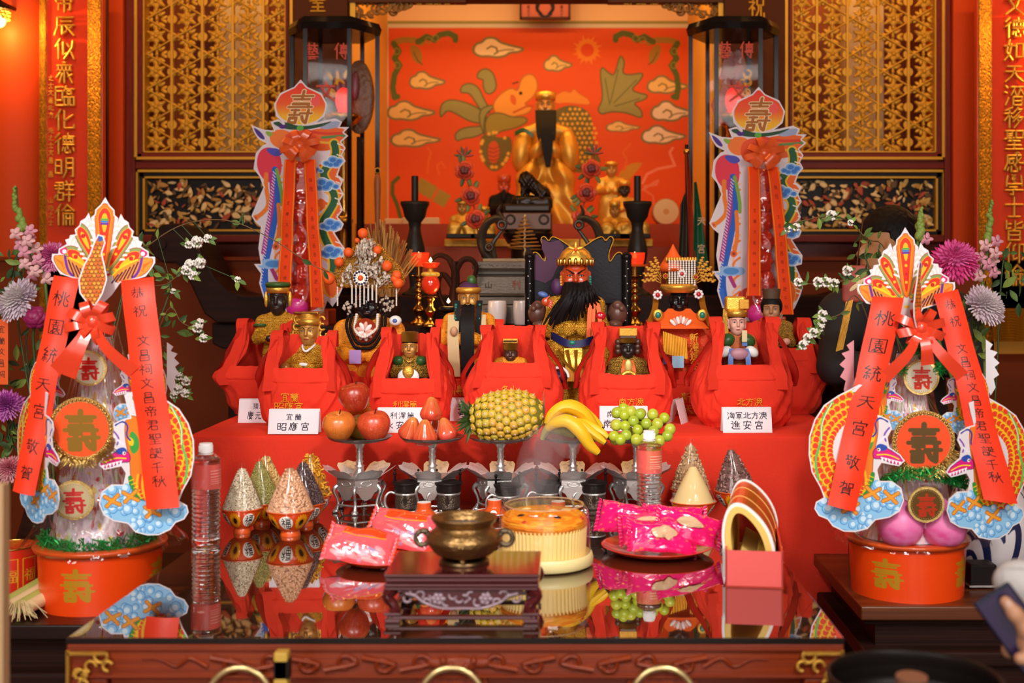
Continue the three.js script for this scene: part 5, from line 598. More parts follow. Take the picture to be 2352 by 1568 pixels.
{
const t=thing('banana_bunch','bunch of ripe yellow bananas draped over its pewter plate','bananas',fr(1315,985)),yel=mat([0.80,0.46,0.012],0.42,{bumpMap:bumpy,bumpScale:0.0004}),P=(x,y,z)=>[(x - 1315)*SK_,-(y - 985)*SK_,z];
const ban=[[[1258,970,0.03],[1272,945,0.035],[1300,930,0.035],[1336,944,0.03],[1364,976,0.02],[1373,989,0.018]],[[1260,976,0.06],[1278,962,0.075],[1305,958,0.085],[1332,980,0.09],[1352,1010,0.085],[1372,1028,0.08]],[[1258,972,0.0],[1280,940,-0.005],[1316,932,-0.01],[1356,958,-0.008],[1382,982,0.0]],[[1262,978,0.05],[1290,962,0.052],[1330,968,0.055],[1366,992,0.06],[1388,1008,0.062]],[[1260,980,0.02],[1290,968,0.02],[1340,970,0.035],[1376,984,0.045],[1395,998,0.05]],[[1262,984,0.03],[1290,982,0.035],[1320,996,0.04]]];
for(const[i,b]of ban.entries()){
const pts=b.map((p)=>P(...p)),n=22,c=curve(pts),g=new THREE.TubeGeometry(c,n,1,10),p=g.attributes.position,a=V3(),rr=i < 2?15.5:i===5?12:13;
for(let s=0;s <=n;s++){c.getPointAt(s / n,a);const u=s / n,k=rr*SK_*(0.30 + 0.70*Math.pow(Math.sin(Math.PI*clamp(u*0.92 + 0.06,0,1)),0.55));for(let j=0;j <=10;j++){const q=s*11 + j,kk=k*(1 + 0.05*Math.cos(j / 10*6.283*5));p.setXYZ(q,a.x +(p.getX(q)- a.x)*kk,a.y +(p.getY(q)- a.y)*kk,a.z +(p.getZ(q)- a.z)*kk);}}g.computeVertexNormals();
const m=part('banana',g,i===5?mat([0.40,0.34,0.02],0.45):yel,t),e=pts[pts.length - 1],e0=pts[pts.length - 2];part('tip',rod(e0.map((v,j)=>lerp(v,e[j],0.93)),e.map((v,j)=>v +(v - e0[j])*0.14),5.5*SK_,4*SK_,7),mat([0.03,0.02,0.008],0.7),m);
}
part('stem',tube([P(1246,1004,0.03),P(1254,988,0.035),P(1264,972,0.035)],(u)=>(6 + 6*u)*SK_,10,8),mat([0.35,0.28,0.05],0.6),t);
}
{
const t=thing('grape_bunch','bunch of pale green grapes on the rightmost pewter stand','grapes',fr(1468,975)),gm=[mat([0.42,0.50,0.03],0.2,{clearcoat:0.4}),mat([0.36,0.46,0.04],0.22,{clearcoat:0.4}),mat([0.48,0.52,0.05],0.2,{clearcoat:0.4})],g=egg(1,1.03,1,0,0,0,20),q=rng(12);
const spots=[[905,335],[845,372],[970,360],[910,388],[1052,382],[1165,385],[1265,412],[990,438],[838,472],[915,478],[1105,462],[1202,460],[1025,512],[1165,522],[1310,505],[815,562],[922,556],[1010,590],[1082,580],[1286,562],[1212,602],[870,590],[1130,600]];
spots.forEach(([x,y],i)=>{const r=(12.2 +(i % 3)*0.5)*SK_,m=part('grape',g,gm[i % 3],t,[(1200 + x / 3.92 - 1468)*SK_,-(850 + y / 3.92 - 975)*SK_,0.02 +(y / 3.92 - 85)*0.0006 + q()*0.008]);m.scale.setScalar(r);});
for(let i=0;i < 18;i++){const m=part('grape',g,gm[i % 3],t,[(q()- 0.5)*110*SK_,(q()- 0.62)*66*SK_,-0.02 - q()*0.02]);m.scale.setScalar(12*SK_);}
part('stalk',tube([[-0.03,0,0],[0,0.01,0],[0.045,-0.004,0.012],[0.055,0.004,0.02]],0.0015,16,5),MAT.brown,t);
}
[[934,2.70,'dark pewter cup with two horns and a curled handle, leftmost of the row'],[1030,2.70,'dark pewter cup with a curled handle, just right of the wax apple stand'],[1166,2.67,'dark pewter cup standing before the pineapple stand'],[1258,2.70,'dark pewter cup standing left of the banana stand'],[1364,2.70,'dark pewter cup standing right of the banana stand']].forEach(([px,d,label])=>{
const k=d / F,t=thing('wine_cup',label,'cup',at(px,0,d).setY(TT),'pewter wine cups');
part('bowl',smoothLathe([[18,0],[26,1],[26,5],[20,9],[25,14],[27,22],[26,46],[27,52]],36,k),pewterDark,t);part('rim_band',lathe([[27,50],[29,56],[28,64],[32,70],[33,73],[24,76],[8,77],[0.1,78]],36,k),MAT.black,t);part('band',lathe([[26.5,45],[28,46],[28,49],[26.5,50]],36,k),MAT.pewter,t);
for(const s of[-1,1])part('horn',[rod([s*27*k,68*k,0],[s*27*k,96*k,0],3.2*k,2.2*k),ball(4*k,s*27*k,92*k,0,10),ball(3*k,s*27*k,100*k,0,10)],MAT.blackLacquer,t);
part('handle',tube([[-27*k,48*k,0.004],[-38*k,50*k,0.006],[-47*k,40*k,0.008],[-48*k,24*k,0.008],[-42*k,12*k,0.006],[-34*k,5*k,0.004],[-25*k,8*k,0.002]],3.2*k,36,8),MAT.pewter,t);part('crest',[rod([0,20*k,26*k],[0,46*k,27*k],1.6*k,1.6*k,6),egg(6*k,8*k,3*k,0,34*k,26*k)],pewterDark,t);
});
const bowlTex=tex(2048,256,(c,w,h)=>{
c.fillStyle='#d8440c';c.fillRect(0,0,w,h);
for(let i=0;i < 8;i++){const x=(i + 0.5)*256,y=140;if(i % 2){c.fillStyle='#eee4da';c.beginPath();c.ellipse(x,y,112,56,0,0,7);c.fill();write(c,'福',x,y,150,82,'#16161e',0.1);}else{c.fillStyle='#e39a12';for(let j=0;j < 16;j++){const a=j*0.3927;c.beginPath();c.ellipse(x + 76*Math.cos(a),y + 40*Math.sin(a),30,13,a,0,7);c.fill();}c.fillStyle='#c9780c';c.beginPath();c.ellipse(x,y,58,40,0,0,7);c.fill();c.fillStyle='#2c1608';c.beginPath();c.ellipse(x,y,36,25,0,0,7);c.fill();}}
});
const bowlMat=mat([1,1,1],0.25,{map:bowlTex,clearcoat:0.6,clearcoatRoughness:0.1}),bowlPlain=mat([0.70,0.09,0.012],0.28,{clearcoat:0.5});
const GR=new THREE.SphereGeometry(1,7,5);
function bowl(px,py,r,h,apex,label,grain,turn,lean=0,extra){
const d=F*(EYE - TT)/(py - VY),k=d / F,t=thing('bowl',label,'bowl',at(px,0,d).setY(TT),'orange bowls of dry food',turn);
const out=smoothLathe([[r*0.36,h*0.2],[r*0.6,h*0.34],[r*0.86,h*0.66],[r*0.98,h*0.97],[r,h]],48,k),uv=out.attributes.uv;part('side',out,bowlMat,t);void uv;
part('foot',lathe([[r*0.3,h*0.22],[r*0.38,h*0.18],[r*0.42,0],[r*0.36,0],[r*0.3,h*0.1]],36,k),bowlPlain,t);part('inside',smoothLathe([[r*0.96,h*0.99],[r*0.8,h*0.62],[r*0.5,h*0.36],[0.1,h*0.3]],40,k),MAT.white,t);part('lip',xf(new THREE.TorusGeometry(r*0.985*k,1.6*k,6,48),[0,h*k,0],[Math.PI / 2,0,0]),bowlPlain,t);
const H=apex,R=r*0.93,g=thing(grain.name,grain.label,grain.category,at(px,0,d).setY(TT + h*k*0.98)),rad=(v)=>R*Math.pow(1 - v,0.94)*(1 + 0.05*Math.sin(v*3.1));
part('heap',lathe([...Array(14)].map((_,i)=>[Math.max(rad(i / 13*0.86)*0.95,0.1),i / 13*H*0.86]).concat([[0.1,H*0.87]]),32,k),mat(grain.base,0.8),g);
if(grain.n){const im=new THREE.InstancedMesh(GR,mat([1,1,1],0.5),grain.n),M=new THREE.Matrix4(),q=rng(px),C=new THREE.Color();for(let i=0;i < grain.n;i++){const v=1 - Math.sqrt(q()),vv=v*0.86,a=q()*6.2832,rr=rad(vv)*k*0.97;M.compose(V3(rr*Math.cos(a),vv*H*k,rr*Math.sin(a)),new THREE.Quaternion().setFromEuler(new THREE.Euler(q()*6,q()*6,q()*6)),V3(grain.s*k,grain.s*k*grain.asp,grain.s*k*grain.asp));im.setMatrixAt(i,M);const cc=grain.cols[q()*grain.cols.length|0],l=0.85 + q()*0.3;im.setColorAt(i,C.setRGB(cc[0]*l,cc[1]*l,cc[2]*l));}im.name='grains';im.userData.kind='stuff';g.add(im);}
if(extra)extra(g,k,R,H);
part('clear_wrap',sheet((u,v)=>{const a=u*6.2832,w=1 + 0.02*noise(a*3,v*8,px)+ 0.012;const rr=(v < 0.9?rad(v*0.95)*1.03:lerp(rad(0.855)*1.03,2,(v - 0.9)/ 0.1))*w + 1.5;return[rr*k*Math.cos(a),v*H*k*1.0,-rr*k*Math.sin(a)];},40,30,true),film2,g);
if(lean)g.rotation.z=lean;
}
const G_=(name,label,base,n,s,asp,cols,category='grain')=>({name,label,base,n,s,asp,cols,category});
bowl(616,1192,46,52,108,'orange bowl of soybeans at the back left',G_('soybean_cone','cone of pale yellow soybeans in clear wrap, tallest at the back left',[0.4,0.24,0.07],1300,3.1,0.9,[[0.62,0.42,0.14],[0.7,0.5,0.2]]),0.3,0.06);
bowl(601,1204,46,52,108,'orange bowl of mung beans between the rice and the soybeans',G_('mung_bean_cone','cone of small green mung beans in clear wrap',[0.22,0.2,0.06],2600,1.7,0.85,[[0.32,0.32,0.07],[0.45,0.4,0.16],[0.25,0.26,0.05]]),0.2,0.05);
bowl(714,1190,48,54,108,'orange bowl of yellow needle flowers at the back',G_('dried_flower_cone','cone of orange-yellow dried lily buds in clear wrap',[0.4,0.18,0.015],0,1,1,[],'dried food'),1.4,0.0,(g,k,R,H)=>{const q=rng(66),l=[];for(let i=0;i < 170;i++){const v=q()*0.84,a=q()*6.28,rr=R*(1 - v)*0.97*k,p=V3(rr*Math.cos(a),v*H*k,rr*Math.sin(a)),dv=V3(q()- 0.5,q()- 0.5,q()- 0.5).normalize().multiplyScalar(9*k);l.push(tube([p.clone().sub(dv),p.clone().add(V3(q()*3*k,q()*3*k,0)),p.clone().add(dv)],2.2*k,5,5));}part('dried_buds',l,mat([0.72,0.35,0.015],0.5),g).userData.kind='stuff';});
bowl(700,1206,48,52,108,'orange bowl of dark beans behind the peanuts',G_('dark_bean_cone','cone of dark purple-brown beans in clear wrap behind the peanuts',[0.06,0.03,0.03],1800,2.2,0.8,[[0.09,0.045,0.05],[0.05,0.03,0.04],[0.16,0.12,0.12]]),1.2,0.04);
bowl(556,1222,47,56,106,'orange bowl of rice at the front left',G_('rice_cone','cone of white rice speckled with dark grains in clear wrap',[0.5,0.44,0.32],3600,2.2,0.55,[[0.72,0.66,0.5],[0.78,0.72,0.58],[0.6,0.52,0.36],[0.74,0.7,0.55],[0.25,0.18,0.1]]),1.035);
bowl(667,1228,55,58,112,'orange bowl of peanuts at the front',G_('peanut_cone','cone of pinkish shelled peanuts in clear wrap',[0.36,0.19,0.1],1200,4.6,0.72,[[0.62,0.36,0.21],[0.68,0.42,0.27],[0.55,0.3,0.17]]),0.395);
bowl(1592,1200,53,50,92,'orange bowl of pale flour at the right',G_('flour_cone','smooth cone of cream flour in clear wrap at the right',[0.72,0.56,0.26],0,1,1,[],'flour'),0.0);
[[1586,1174,46,52,118,[0.40,0.25,0.12],[[0.5,0.32,0.16],[0.36,0.22,0.12],[0.55,0.4,0.25]],'clear gathered bag of light brown dried mushrooms behind the flour bowl',6],[1690,1178,50,52,110,[0.16,0.08,0.07],[[0.2,0.1,0.09],[0.34,0.2,0.19],[0.12,0.06,0.05]],'clear bag of purple-brown dried seaweed behind the orange roll',5]].forEach(([px,py,r,h,ap,base,cols,label,s])=>bowl(px,py,r,h,ap,px < 1600?'orange bowl under the bag of dried mushrooms':'orange bowl behind the long red box',G_('dried_food_bag',label,base,420,s,0.5,cols,'dried food'),0.8,px >1600?0.12:0));
function bottle(px,py,hpx,wpx,label,yellow){
const d=F*(EYE - TT)/(py - VY),k=d / F,H=hpx,R=wpx / 2,t=thing('water_bottle',label,'bottle',at(px,0,d).setY(TT),null);
const pr=[[R*0.1,2],[R*0.8,0.5],[R*0.96,5],[R,14]];for(let i=0;i < 11;i++){const y=18 + i*(H*0.044);pr.push([R*0.905,y],[R,y + H*0.022]);}pr.push([R*0.95,H*0.55],[R*0.88,H*0.60],[R*0.97,H*0.63],[R,H*0.66],[R,H*0.8],[R*0.93,H*0.85],[R*0.62,H*0.89],[R*0.42,H*0.92],[R*0.4,H*0.95]);
part('bottle_wall',smoothLathe(pr,48,k,3),mat([1,1,1],0.03,{transmission:1,ior:1.5}),t);
part('water',smoothLathe(pr.filter(([,y])=>y < H*0.88).map(([r,y])=>[r*0.965,y + 1]).concat([[0.1,H*0.875]]),48,k,3),mat([1,1,1],0.0,{transmission:1,ior:1.33,thickness:0.05}),t);
const lt=tex(512,128,(c,w,h)=>{c.fillStyle='#f0645c';c.fillRect(0,0,w,h);c.fillStyle='rgba(255,225,215,0.8)';for(let i=0;i < 6;i++)c.fillRect(40,26 + i*13,110 +(i*37 % 40),3);c.fillRect(200,20,2,90);if(yellow){c.fillStyle='#d8c21c';c.fillRect(170,0,130,h);c.strokeStyle='#9a8a14';for(let i=0;i < 9;i++){c.beginPath();c.moveTo(170 + i*16,128);c.lineTo(220 + i*12,50);c.stroke();}}else for(const[i,ch]of[...'海之山'].entries())write(c,ch,240 + 0,30 + i*32,26,26,'#ffe0d8',0.09);});
part('label',lathe([[R*1.01,H*0.56],[R*1.012,H*0.66],[R*1.012,H*0.8]],48,k).rotateY(yellow?-0.5:0.1),mat([1,1,1],0.3,{map:lt,transparent:true,opacity:0.72}),t);
const cr=R*0.47;part('cap',lathe([[cr,H*0.905],[cr,H*0.98],[cr*0.92,H],[0.1,H]],36,k),MAT.white,t);const rb=[];for(let i=0;i < 36;i++){const a=i / 36*6.283;rb.push(box(1.3*k,H*0.06*k,1.3*k,cr*k*Math.cos(a),H*0.945*k,cr*k*Math.sin(a)));}part('cap_ridges',rb,MAT.white,t);part('neck_ring',xf(new THREE.TorusGeometry(R*0.48*k,1.6*k,6,30),[0,H*0.895*k,0],[Math.PI / 2,0,0]),MAT.white,t);
}
bottle(473,1251,234,66,'clear ribbed water bottle with a pink label, at the left edge of the table',false);bottle(1491,1206,218,58,'clear ribbed water bottle with a pink and yellow label, before the grapes',true);
function plate(px,py,r,label){const p=on(px,py,TT),k=-p.z / F,t=thing('red_plate',label,'plate',p);part('dish',lathe([[0.1,1],[r*0.6,1],[r*0.85,8],[r,18],[r*1.01,20],[r*0.96,19],[r*0.8,10],[r*0.5,4],[0.1,4]],56,k),mat([0.75,0.045,0.012],0.22,{clearcoat:0.6}),t);return[p,k];}
function pack(name,label,p,w,h,d,rot,m,wrap,seed,group,inside,windows){
const t=thing(name,label,'sweets',p,group),Rm=new THREE.Euler(...rot);
const pil=(s,g)=>sheet((u,v)=>{const x=(u - 0.5)*w,y=(v - 0.5)*h,e=Math.pow(Math.max(0,Math.sin(Math.PI*u)),0.5)*Math.pow(Math.max(0,Math.sin(Math.PI*v)),0.5),z=s*(d*0.5*e*g + 0.004*fbm(u*7 + seed,v*7,seed)*e)+ 0.005*noise(u*3,v*3,seed);const q=V3(x*(1 + 0.05*noise(v*5,seed)),y*(1 + 0.06*noise(u*5,seed + 2)),z).applyEuler(Rm);return[q.x,q.y,q.z,u,v];},44,30);
if(inside)inside(t,Rm);part('front_film',pil(1,1),m,t);part('back_film',pil(-1,1),m,t);
if(wrap)for(const s of[-1,1])part('crimped_edge',sheet((u,v)=>{const q=V3((s*0.5 + s*v*0.06)*w,(u - 0.5)*h*(1 + v*0.1),0.003*Math.sin(u*60)+ 0.005*noise(0,u*3,seed)).applyEuler(Rm);return[q.x,q.y,q.z];},60,3),m,t);
for(const[x,y,a,b,mm,nm]of windows??[])part(nm,sheet((u,v)=>{const wv=1 - 0.35*noise(u*4 + x*90,v*2,seed),X=x +(u - 0.5)*a*(1 - 0.3*Math.pow(2*v - 1,2)),Y=y +(v - 0.5)*b*wv*(1 - 0.35*Math.pow(2*u - 1,2)),e=Math.pow(Math.max(0,Math.sin(Math.PI*(X / w + 0.5))),0.5)*Math.pow(Math.max(0,Math.sin(Math.PI*(Y / h + 0.5))),0.5);const q=V3(X,Y,d*0.5*e + 0.0035 + 0.004*fbm((X / w + 0.5)*7 + seed,(Y / h + 0.5)*7,seed)*e + 0.005*noise((X / w + 0.5)*3,(Y / h + 0.5)*3,seed)).applyEuler(Rm);return[q.x,q.y,q.z,u,v];},16,12),mm,t);
return t;
}
const coral=tex(256,256,(c,w,h)=>{c.fillStyle='#f0606a';c.fillRect(0,0,w,h);const q=rng(2);c.fillStyle='#e8481e';c.fillRect(50,0,170,74);c.strokeStyle='#e89a1c';c.lineWidth=8;c.beginPath();c.moveTo(46,70);c.quadraticCurveTo(130,110,224,66);c.stroke();for(let i=0;i < 26;i++){c.fillStyle=['#f7c4c8','#e9d6ee','#9aa3cf','#f7a0a4','#f2e6e0'][i % 5];c.globalAlpha=0.55;c.beginPath();c.ellipse(40 + q()*180,150 + q()*90,8 + q()*30,4 + q()*12,q(),0,7);c.fill();}});
const coralM=mat([1,1,1],0.14,{map:coral,clearcoat:1,clearcoatRoughness:0.06,transparent:true,opacity:0.93});
{const[p]=plate(890,1290,116,'round red plate under the two coral-wrapped sweet packs'),k=-p.z / F,P=(x,y,z=0)=>[p.x +(x - 890)*k,p.y + z,p.z +(1290 - y)*-0.0016];
pack('sweet_pack','coral-coloured wrapped sweet pack at the front of the left plate',[P(834,0)[0],TT + 0.036,p.z + 0.03],0.115,0.075,0.04,[-0.75,0.1,-0.16],coralM,true,3,'coral sweet packs');pack('sweet_pack','coral-coloured wrapped sweet pack lying behind the other on the left plate',[P(910,0)[0],TT + 0.042,p.z - 0.085],0.125,0.08,0.04,[-0.7,-0.1,-0.22],coralM,true,5,'coral sweet packs');}
{const[p]=plate(1510,1268,128,'round red plate under the magenta sweet packs'),k=-p.z / F,mag=tex(256,256,(c,w,h)=>{c.fillStyle='#e3186e';c.fillRect(0,0,w,h);const q=rng(4);for(let i=0;i < 60;i++){c.globalAlpha=0.5;c.fillStyle=['#f06a9c','#c00c50','#f2b23c'][i % 3];c.beginPath();c.arc(q()*w,q()*h,2 + q()*9,0,7);c.fill();}for(let i=0;i < 14;i++){c.globalAlpha=0.7;c.strokeStyle='#d8901c';c.lineWidth=3;c.beginPath();c.moveTo(i*20,0);c.lineTo(i*20 + 6,22);c.stroke();}}),mm=mat([1,1,1],0.16,{map:mag,clearcoat:1,clearcoatRoughness:0.08}),snack=mat([0.72,0.48,0.28],0.25,{clearcoat:0.8,clearcoatRoughness:0.1,bumpMap:bumpy,bumpScale:0.002});
const A=[[1432,1215,0.03,0.105,-0.25,'with gold crimps at the left back'],[1490,1250,0.022,0.1,0.05,'with a clear window, left front'],[1548,1235,0.03,0.11,-0.05,'with a clear window, in the middle back'],[1588,1262,0.024,0.115,-0.2,'with red-stained snacks, at the right'],[1530,1282,0.012,0.12,0.02,'lying lowest at the front']];
A.forEach(([x,y,up,w,rz,what],i)=>{const q=on(x,y,TT + 0.02);pack('pink_snack_pack','magenta foil snack pack ' + what + ' of the right plate',[q.x,TT + 0.026 + up,p.z +(y - 1250)*0.0012],w,0.062,0.03,[-0.62,0.12*(i - 2),rz],mm,true,11 + i,'magenta snack packs',null,i?[[0.0,0.002,0.052,0.026,snack,'window']]:null);});}
{
const t=thing('censer_stand','small dark red lacquered stand with a carved floral apron','stand',[(1060 - VX)/ 1523,TT,-1.838]),w=0.235,d=0.16,lac=mat([0.075,0.008,0.010],0.14,{clearcoat:1,clearcoatRoughness:0.08});
part('top',box(w,0.006,d,0,0.0715,-d / 2,0.002),lac,t);for(const[y,g,h]of[[0.0645,0.004,0.007],[0.057,0.001,0.006],[0.0515,0.004,0.005]])part('moulding',box(w - g,h,d - g,0,y,-d / 2,0.002),lac,t);
for(const s of[-1,1])for(const z of[-0.012,-d + 0.012])part('leg',merge([tube([[s*(w / 2 - 0.012),0.05,z],[s*(w / 2 - 0.004),0.038,z],[s*(w / 2 - 0.016),0.022,z],[s*(w / 2 - 0.012),0.008,z]],(u)=>0.011 - 0.003*Math.sin(u*3),14,8),box(0.027,0.005,0.026,s*(w / 2 - 0.013),0.014,z,0.002),box(0.024,0.007,0.024,s*(w / 2 - 0.013),0.0035,z,0.002)]),lac,t);
part('base_rail',[box(w - 0.01,0.006,0.012,0,0.008,-0.008,0.002),box(w - 0.01,0.006,0.012,0,0.008,-d + 0.008,0.002)],lac,t);for(const s of[-1,1])part('base_rail',box(0.012,0.006,d - 0.02,s*(w / 2 - 0.01),0.008,-d / 2,0.002),lac,t);
part('apron',extrude(poly([[-0.094,0.05],[-0.09,0.042],[-0.07,0.036],[-0.05,0.026],[-0.03,0.02],[0.03,0.02],[0.05,0.026],[0.07,0.036],[0.09,0.042],[0.094,0.05]]),0.006,0.001).translate(0,0,-0.014),lac,t);
const cm=mat([0.30,0.20,0.24],0.16,{clearcoat:1}),q=rng(21);for(const s of[-1,1]){part('carved_flower',[ball(0.004,s*0.036,0.036,-0.005,10),...[0,1,2,3,4,5].map((i)=>egg(0.0042,0.0036,0.003,s*0.036 + 0.0068*Math.cos(i),0.036 + 0.006*Math.sin(i),-0.006,8))],cm,t);for(let i=0;i < 9;i++){const x=0.004 + i*0.0098,y=0.036 + 0.006*Math.sin(i*2.1)+(i >5?0.006:0);part('carved_leaf',xf(new THREE.TorusGeometry(0.0055,0.002,6,12,3.6),[s*x,y,-0.006],[0,0,q()*6]),cm,t);}part('carved_scroll',tube([[s*0.085,0.044,-0.007],[s*0.07,0.04,-0.006],[s*0.056,0.03,-0.006],[s*0.03,0.022,-0.006],[0,0.0215,-0.006]],0.002,24,6),cm,t);}
const k=1.92 / F,c=thing('bronze_censer','small round bronze incense burner with two ear handles on the carved stand','censer',[(1067 - VX)*k,TT + 0.0745,-1.915]),br=mat([0.30,0.17,0.06],0.36,{metalness:0.9,bumpMap:rep(bumpy,2),bumpScale:0.0012});
part('pot',smoothLathe([[52,18],[66,24],[82,44],[86,58],[76,72],[66,80],[64,86],[72,96],[76,104],[73,106],[66,98],[58,86],[60,74],[0.1,72]],56,k),br,c);part('ash',cyl(60*k,60*k,0.002,0,82*k,0,40),mat([0.14,0.10,0.08],0.95),c);
part('base_ring',lathe([[56,0],[58,4],[54,10],[48,12],[44,4],[44,0]],48,k),mat([0.12,0.07,0.03],0.3,{metalness:0.9}),c);for(let i=0;i < 3;i++){const a=Math.PI / 2 + i*2.0944,x=44*k*Math.cos(a),z=44*k*Math.sin(a);part('foot',xf(lathe([[6,2],[8,8],[11,20],[18,30]],16,k),[x,0,z]),mat([0.75,0.52,0.2],0.16,{metalness:1}),c);}
for(const s of[-1,1])part('ear_handle',merge([xf(new THREE.TorusGeometry(15*k,6*k,8,20),[s*96*k,56*k,0],[0,0,0],[1,1.05,1]),egg(13*k,7*k,8*k,s*92*k,72*k,0)]),mat([0.14,0.10,0.06],0.4,{metalness:0.8}),c);
for(const s of[-1,1])part('raised_sign',rod([s*3*k,50*k,85*k],[s*13*k,66*k,79*k],2.2*k),mat([0.5,0.33,0.12],0.25,{metalness:1}),c);
}
{
const p=on(1250,1296,TT),k=-p.z / F,t=thing('cake','round yellow fruit cake with prunes and cherries under a clear plastic lid','cake',p),flute=(r0,y0,r1,y1,n,amp,m,name)=>part(name,sheet((u,v)=>{const a=u*6.2832,r=(lerp(r0,r1,v)+ amp*Math.cos(a*n))*k;return[r*Math.cos(a),lerp(y0,y1,v)*k,-r*Math.sin(a)];},360,4,true),m,t);
const spk=field(256,(u,v)=>{const n=fbm(u*10,v*10,4);return n >0.1?[0.93,0.62,0.16]:[0.90,0.50,0.07];},true);
part('base_tray',lathe([[0.1,2],[104,2],[112,6],[113,20],[110,30],[106,32],[100,24],[0.1,22]],72,k),mat([0.80,0.66,0.30],0.4),t);flute(111,6,108,28,80,1.2,mat([0.82,0.68,0.32],0.4),'tray_flutes');flute(94,24,97,92,64,1.6,mat([0.85,0.62,0.24],0.6),'paper_cup');
part('cake_top',smoothLathe([[96,86],[99,98],[96,112],[80,122],[40,128],[0.1,129]],60,k),mat([1,1,1],0.5,{map:rep(spk,2,1),bumpMap:bumpy,bumpScale:0.004}),t);
for(const[x,y,z]of[[30,119,70],[-50,120,52],[60,119,-20],[-60,119,-30]])part('prune',egg(11*k,6*k,9*k,x*k,y*k,z*k),mat([0.02,0.008,0.012],0.25),t);for(const[x,y,z]of[[-40,112,80],[82,113,36],[10,129,-10],[-76,117,20]])part('cherry',egg(9*k,5*k,7*k,x*k,y*k,z*k),mat([0.5,0.03,0.015],0.25),t);for(const[x,z]of[[20,20],[-40,0],[50,10]])part('almond',egg(12*k,4*k,6*k,x*k,127*k,z*k),MAT.cream,t);
part('clear_lid',smoothLathe([[107,28],[106,60],[104,100],[100,128],[92,138],[84,140],[80,137],[60,136],[0.1,136]],72,k),mat([1,0.98,0.94],0.06,{transmission:1,ior:1.45}),t);part('lid_rim',xf(new THREE.TorusGeometry(90*k,1.6*k,6,72),[0,139*k,0],[Math.PI / 2,0,0]),mat([0.9,0.75,0.5],0.1,{transmission:0.7}),t);
}
{
const t=thing('red_box','long open red cardboard box pointing at the camera, at the right end of the table','box',[(1732 - VX)/ 1365,TT,-2.051],null,-0.13),w=0.096,h=0.062,L=0.33,pk=mat([0.74,0.10,0.09],0.7),rd=mat([0.72,0.06,0.02],0.5);  // front panel pinker than the sides, its frontal light put into the colour
part('front_panel',box(w,h,0.003,0,h / 2,-0.0015),pk,t);for(const s of[-1,1])part('side_panel',box(0.003,h,L,s*(w / 2 - 0.0015),h / 2,-L / 2),rd,t);part('bottom',box(w,0.003,L,0,0.0015,-L / 2),rd,t);part('back_panel',box(w,h,0.003,0,h / 2,-L + 0.0015),rd,t);
const r=thing('embroidered_roll','folded orange roll with cream edges and a yellow lining, standing out of the red box','roll',[(1732 - VX)/ 1365 - 0.004,TT + 0.003,-2.085],null,-0.19),arch=(o,b)=>{const p=[];for(let i=0;i <=26;i++){const a=Math.PI*(1.0 - i / 26),x=-0.042*Math.cos(Math.PI - a)*0 + Math.cos(a)*(0.043 - o),y=0.055 + Math.sin(a)*(0.075 - o)*(1 - 0.18*Math.cos(a)*Math.sin(a));p.push([x - 0.012*Math.sin(a),y]);}p.push([0.043 - o,0.006 + b],[-0.043 + o,0.006 + b]);return p;};
const shell=(o0,o1,z0,z1,m,name)=>{const s=poly(arch(o0,0)),hole=new THREE.Path();hole.setFromPoints(arch(o1,0.004).map(([x,y])=>V2(x,y)));s.holes.push(hole);part(name,extrude(s,z1 - z0,0.0008,1).translate(0,0,z0),m,r);};
shell(0,0.004,-0.25,-0.006,mat([0.76,0.17,0.015],0.2,{clearcoat:0.7,clearcoatRoughness:0.1}),'outer_layer');shell(-0.0015,0.004,-0.008,-0.002,MAT.white,'cream_edge');shell(0.004,0.014,-0.25,0,mat([0.80,0.52,0.12],0.6),'yellow_lining');shell(-0.002,0.003,-0.256,-0.246,MAT.white,'cream_edge');for(const z of[-0.08,-0.17])shell(-0.0006,0.002,z - 0.002,z,mat([0.85,0.5,0.15],0.4),'cream_line');
part('folded_sheet',box(0.05,0.004,0.2,0.006,0.045,-0.11),mat([0.62,0.42,0.08],0.7),r,null,[0,0,-0.7]);part('folded_sheet',box(0.048,0.004,0.2,-0.012,0.036,-0.11),mat([0.7,0.5,0.14],0.7),r,null,[0,0,-0.5]);
}
[[968,1196,'orange teacup turned upside down on a saucer, left of the bronze censer'],[1130,1190,'orange teacup turned upside down, showing only its white top above the bronze censer'],[1276,1194,'orange teacup turned upside down, behind the clear cake lid']].forEach(([px,py,label],i)=>{const p=on(px,py,TT),k=-p.z / F,t=thing('teacup',label,'cup',p,'orange teacups');part('saucer',lathe([[0.1,2],[18,2],[36,8],[44,14],[43,15],[30,8],[0.1,6]],44,k),bowlPlain,t);part('saucer_lip',xf(new THREE.TorusGeometry(43.5*k,1.3*k,6,44),[0,14.5*k,0],[Math.PI / 2,0,0]),MAT.white,t);part('cup',smoothLathe([[30,6],[28,14],[19,24],[16.5,30],[16.5,42],[15,43]],36,k).translate(6*k,0,0),bowlPlain,t);part('foot_face',cyl(15.5*k,15.5*k,1.5*k,6*k,42*k,0,30),MAT.white,t);part('medallion',xf(cyl(8*k,8*k,1,0,0,0,20),[5*k,15*k,25*k],[1.15,0,0],[1,0.001,1]),MAT.white,t);void i;});
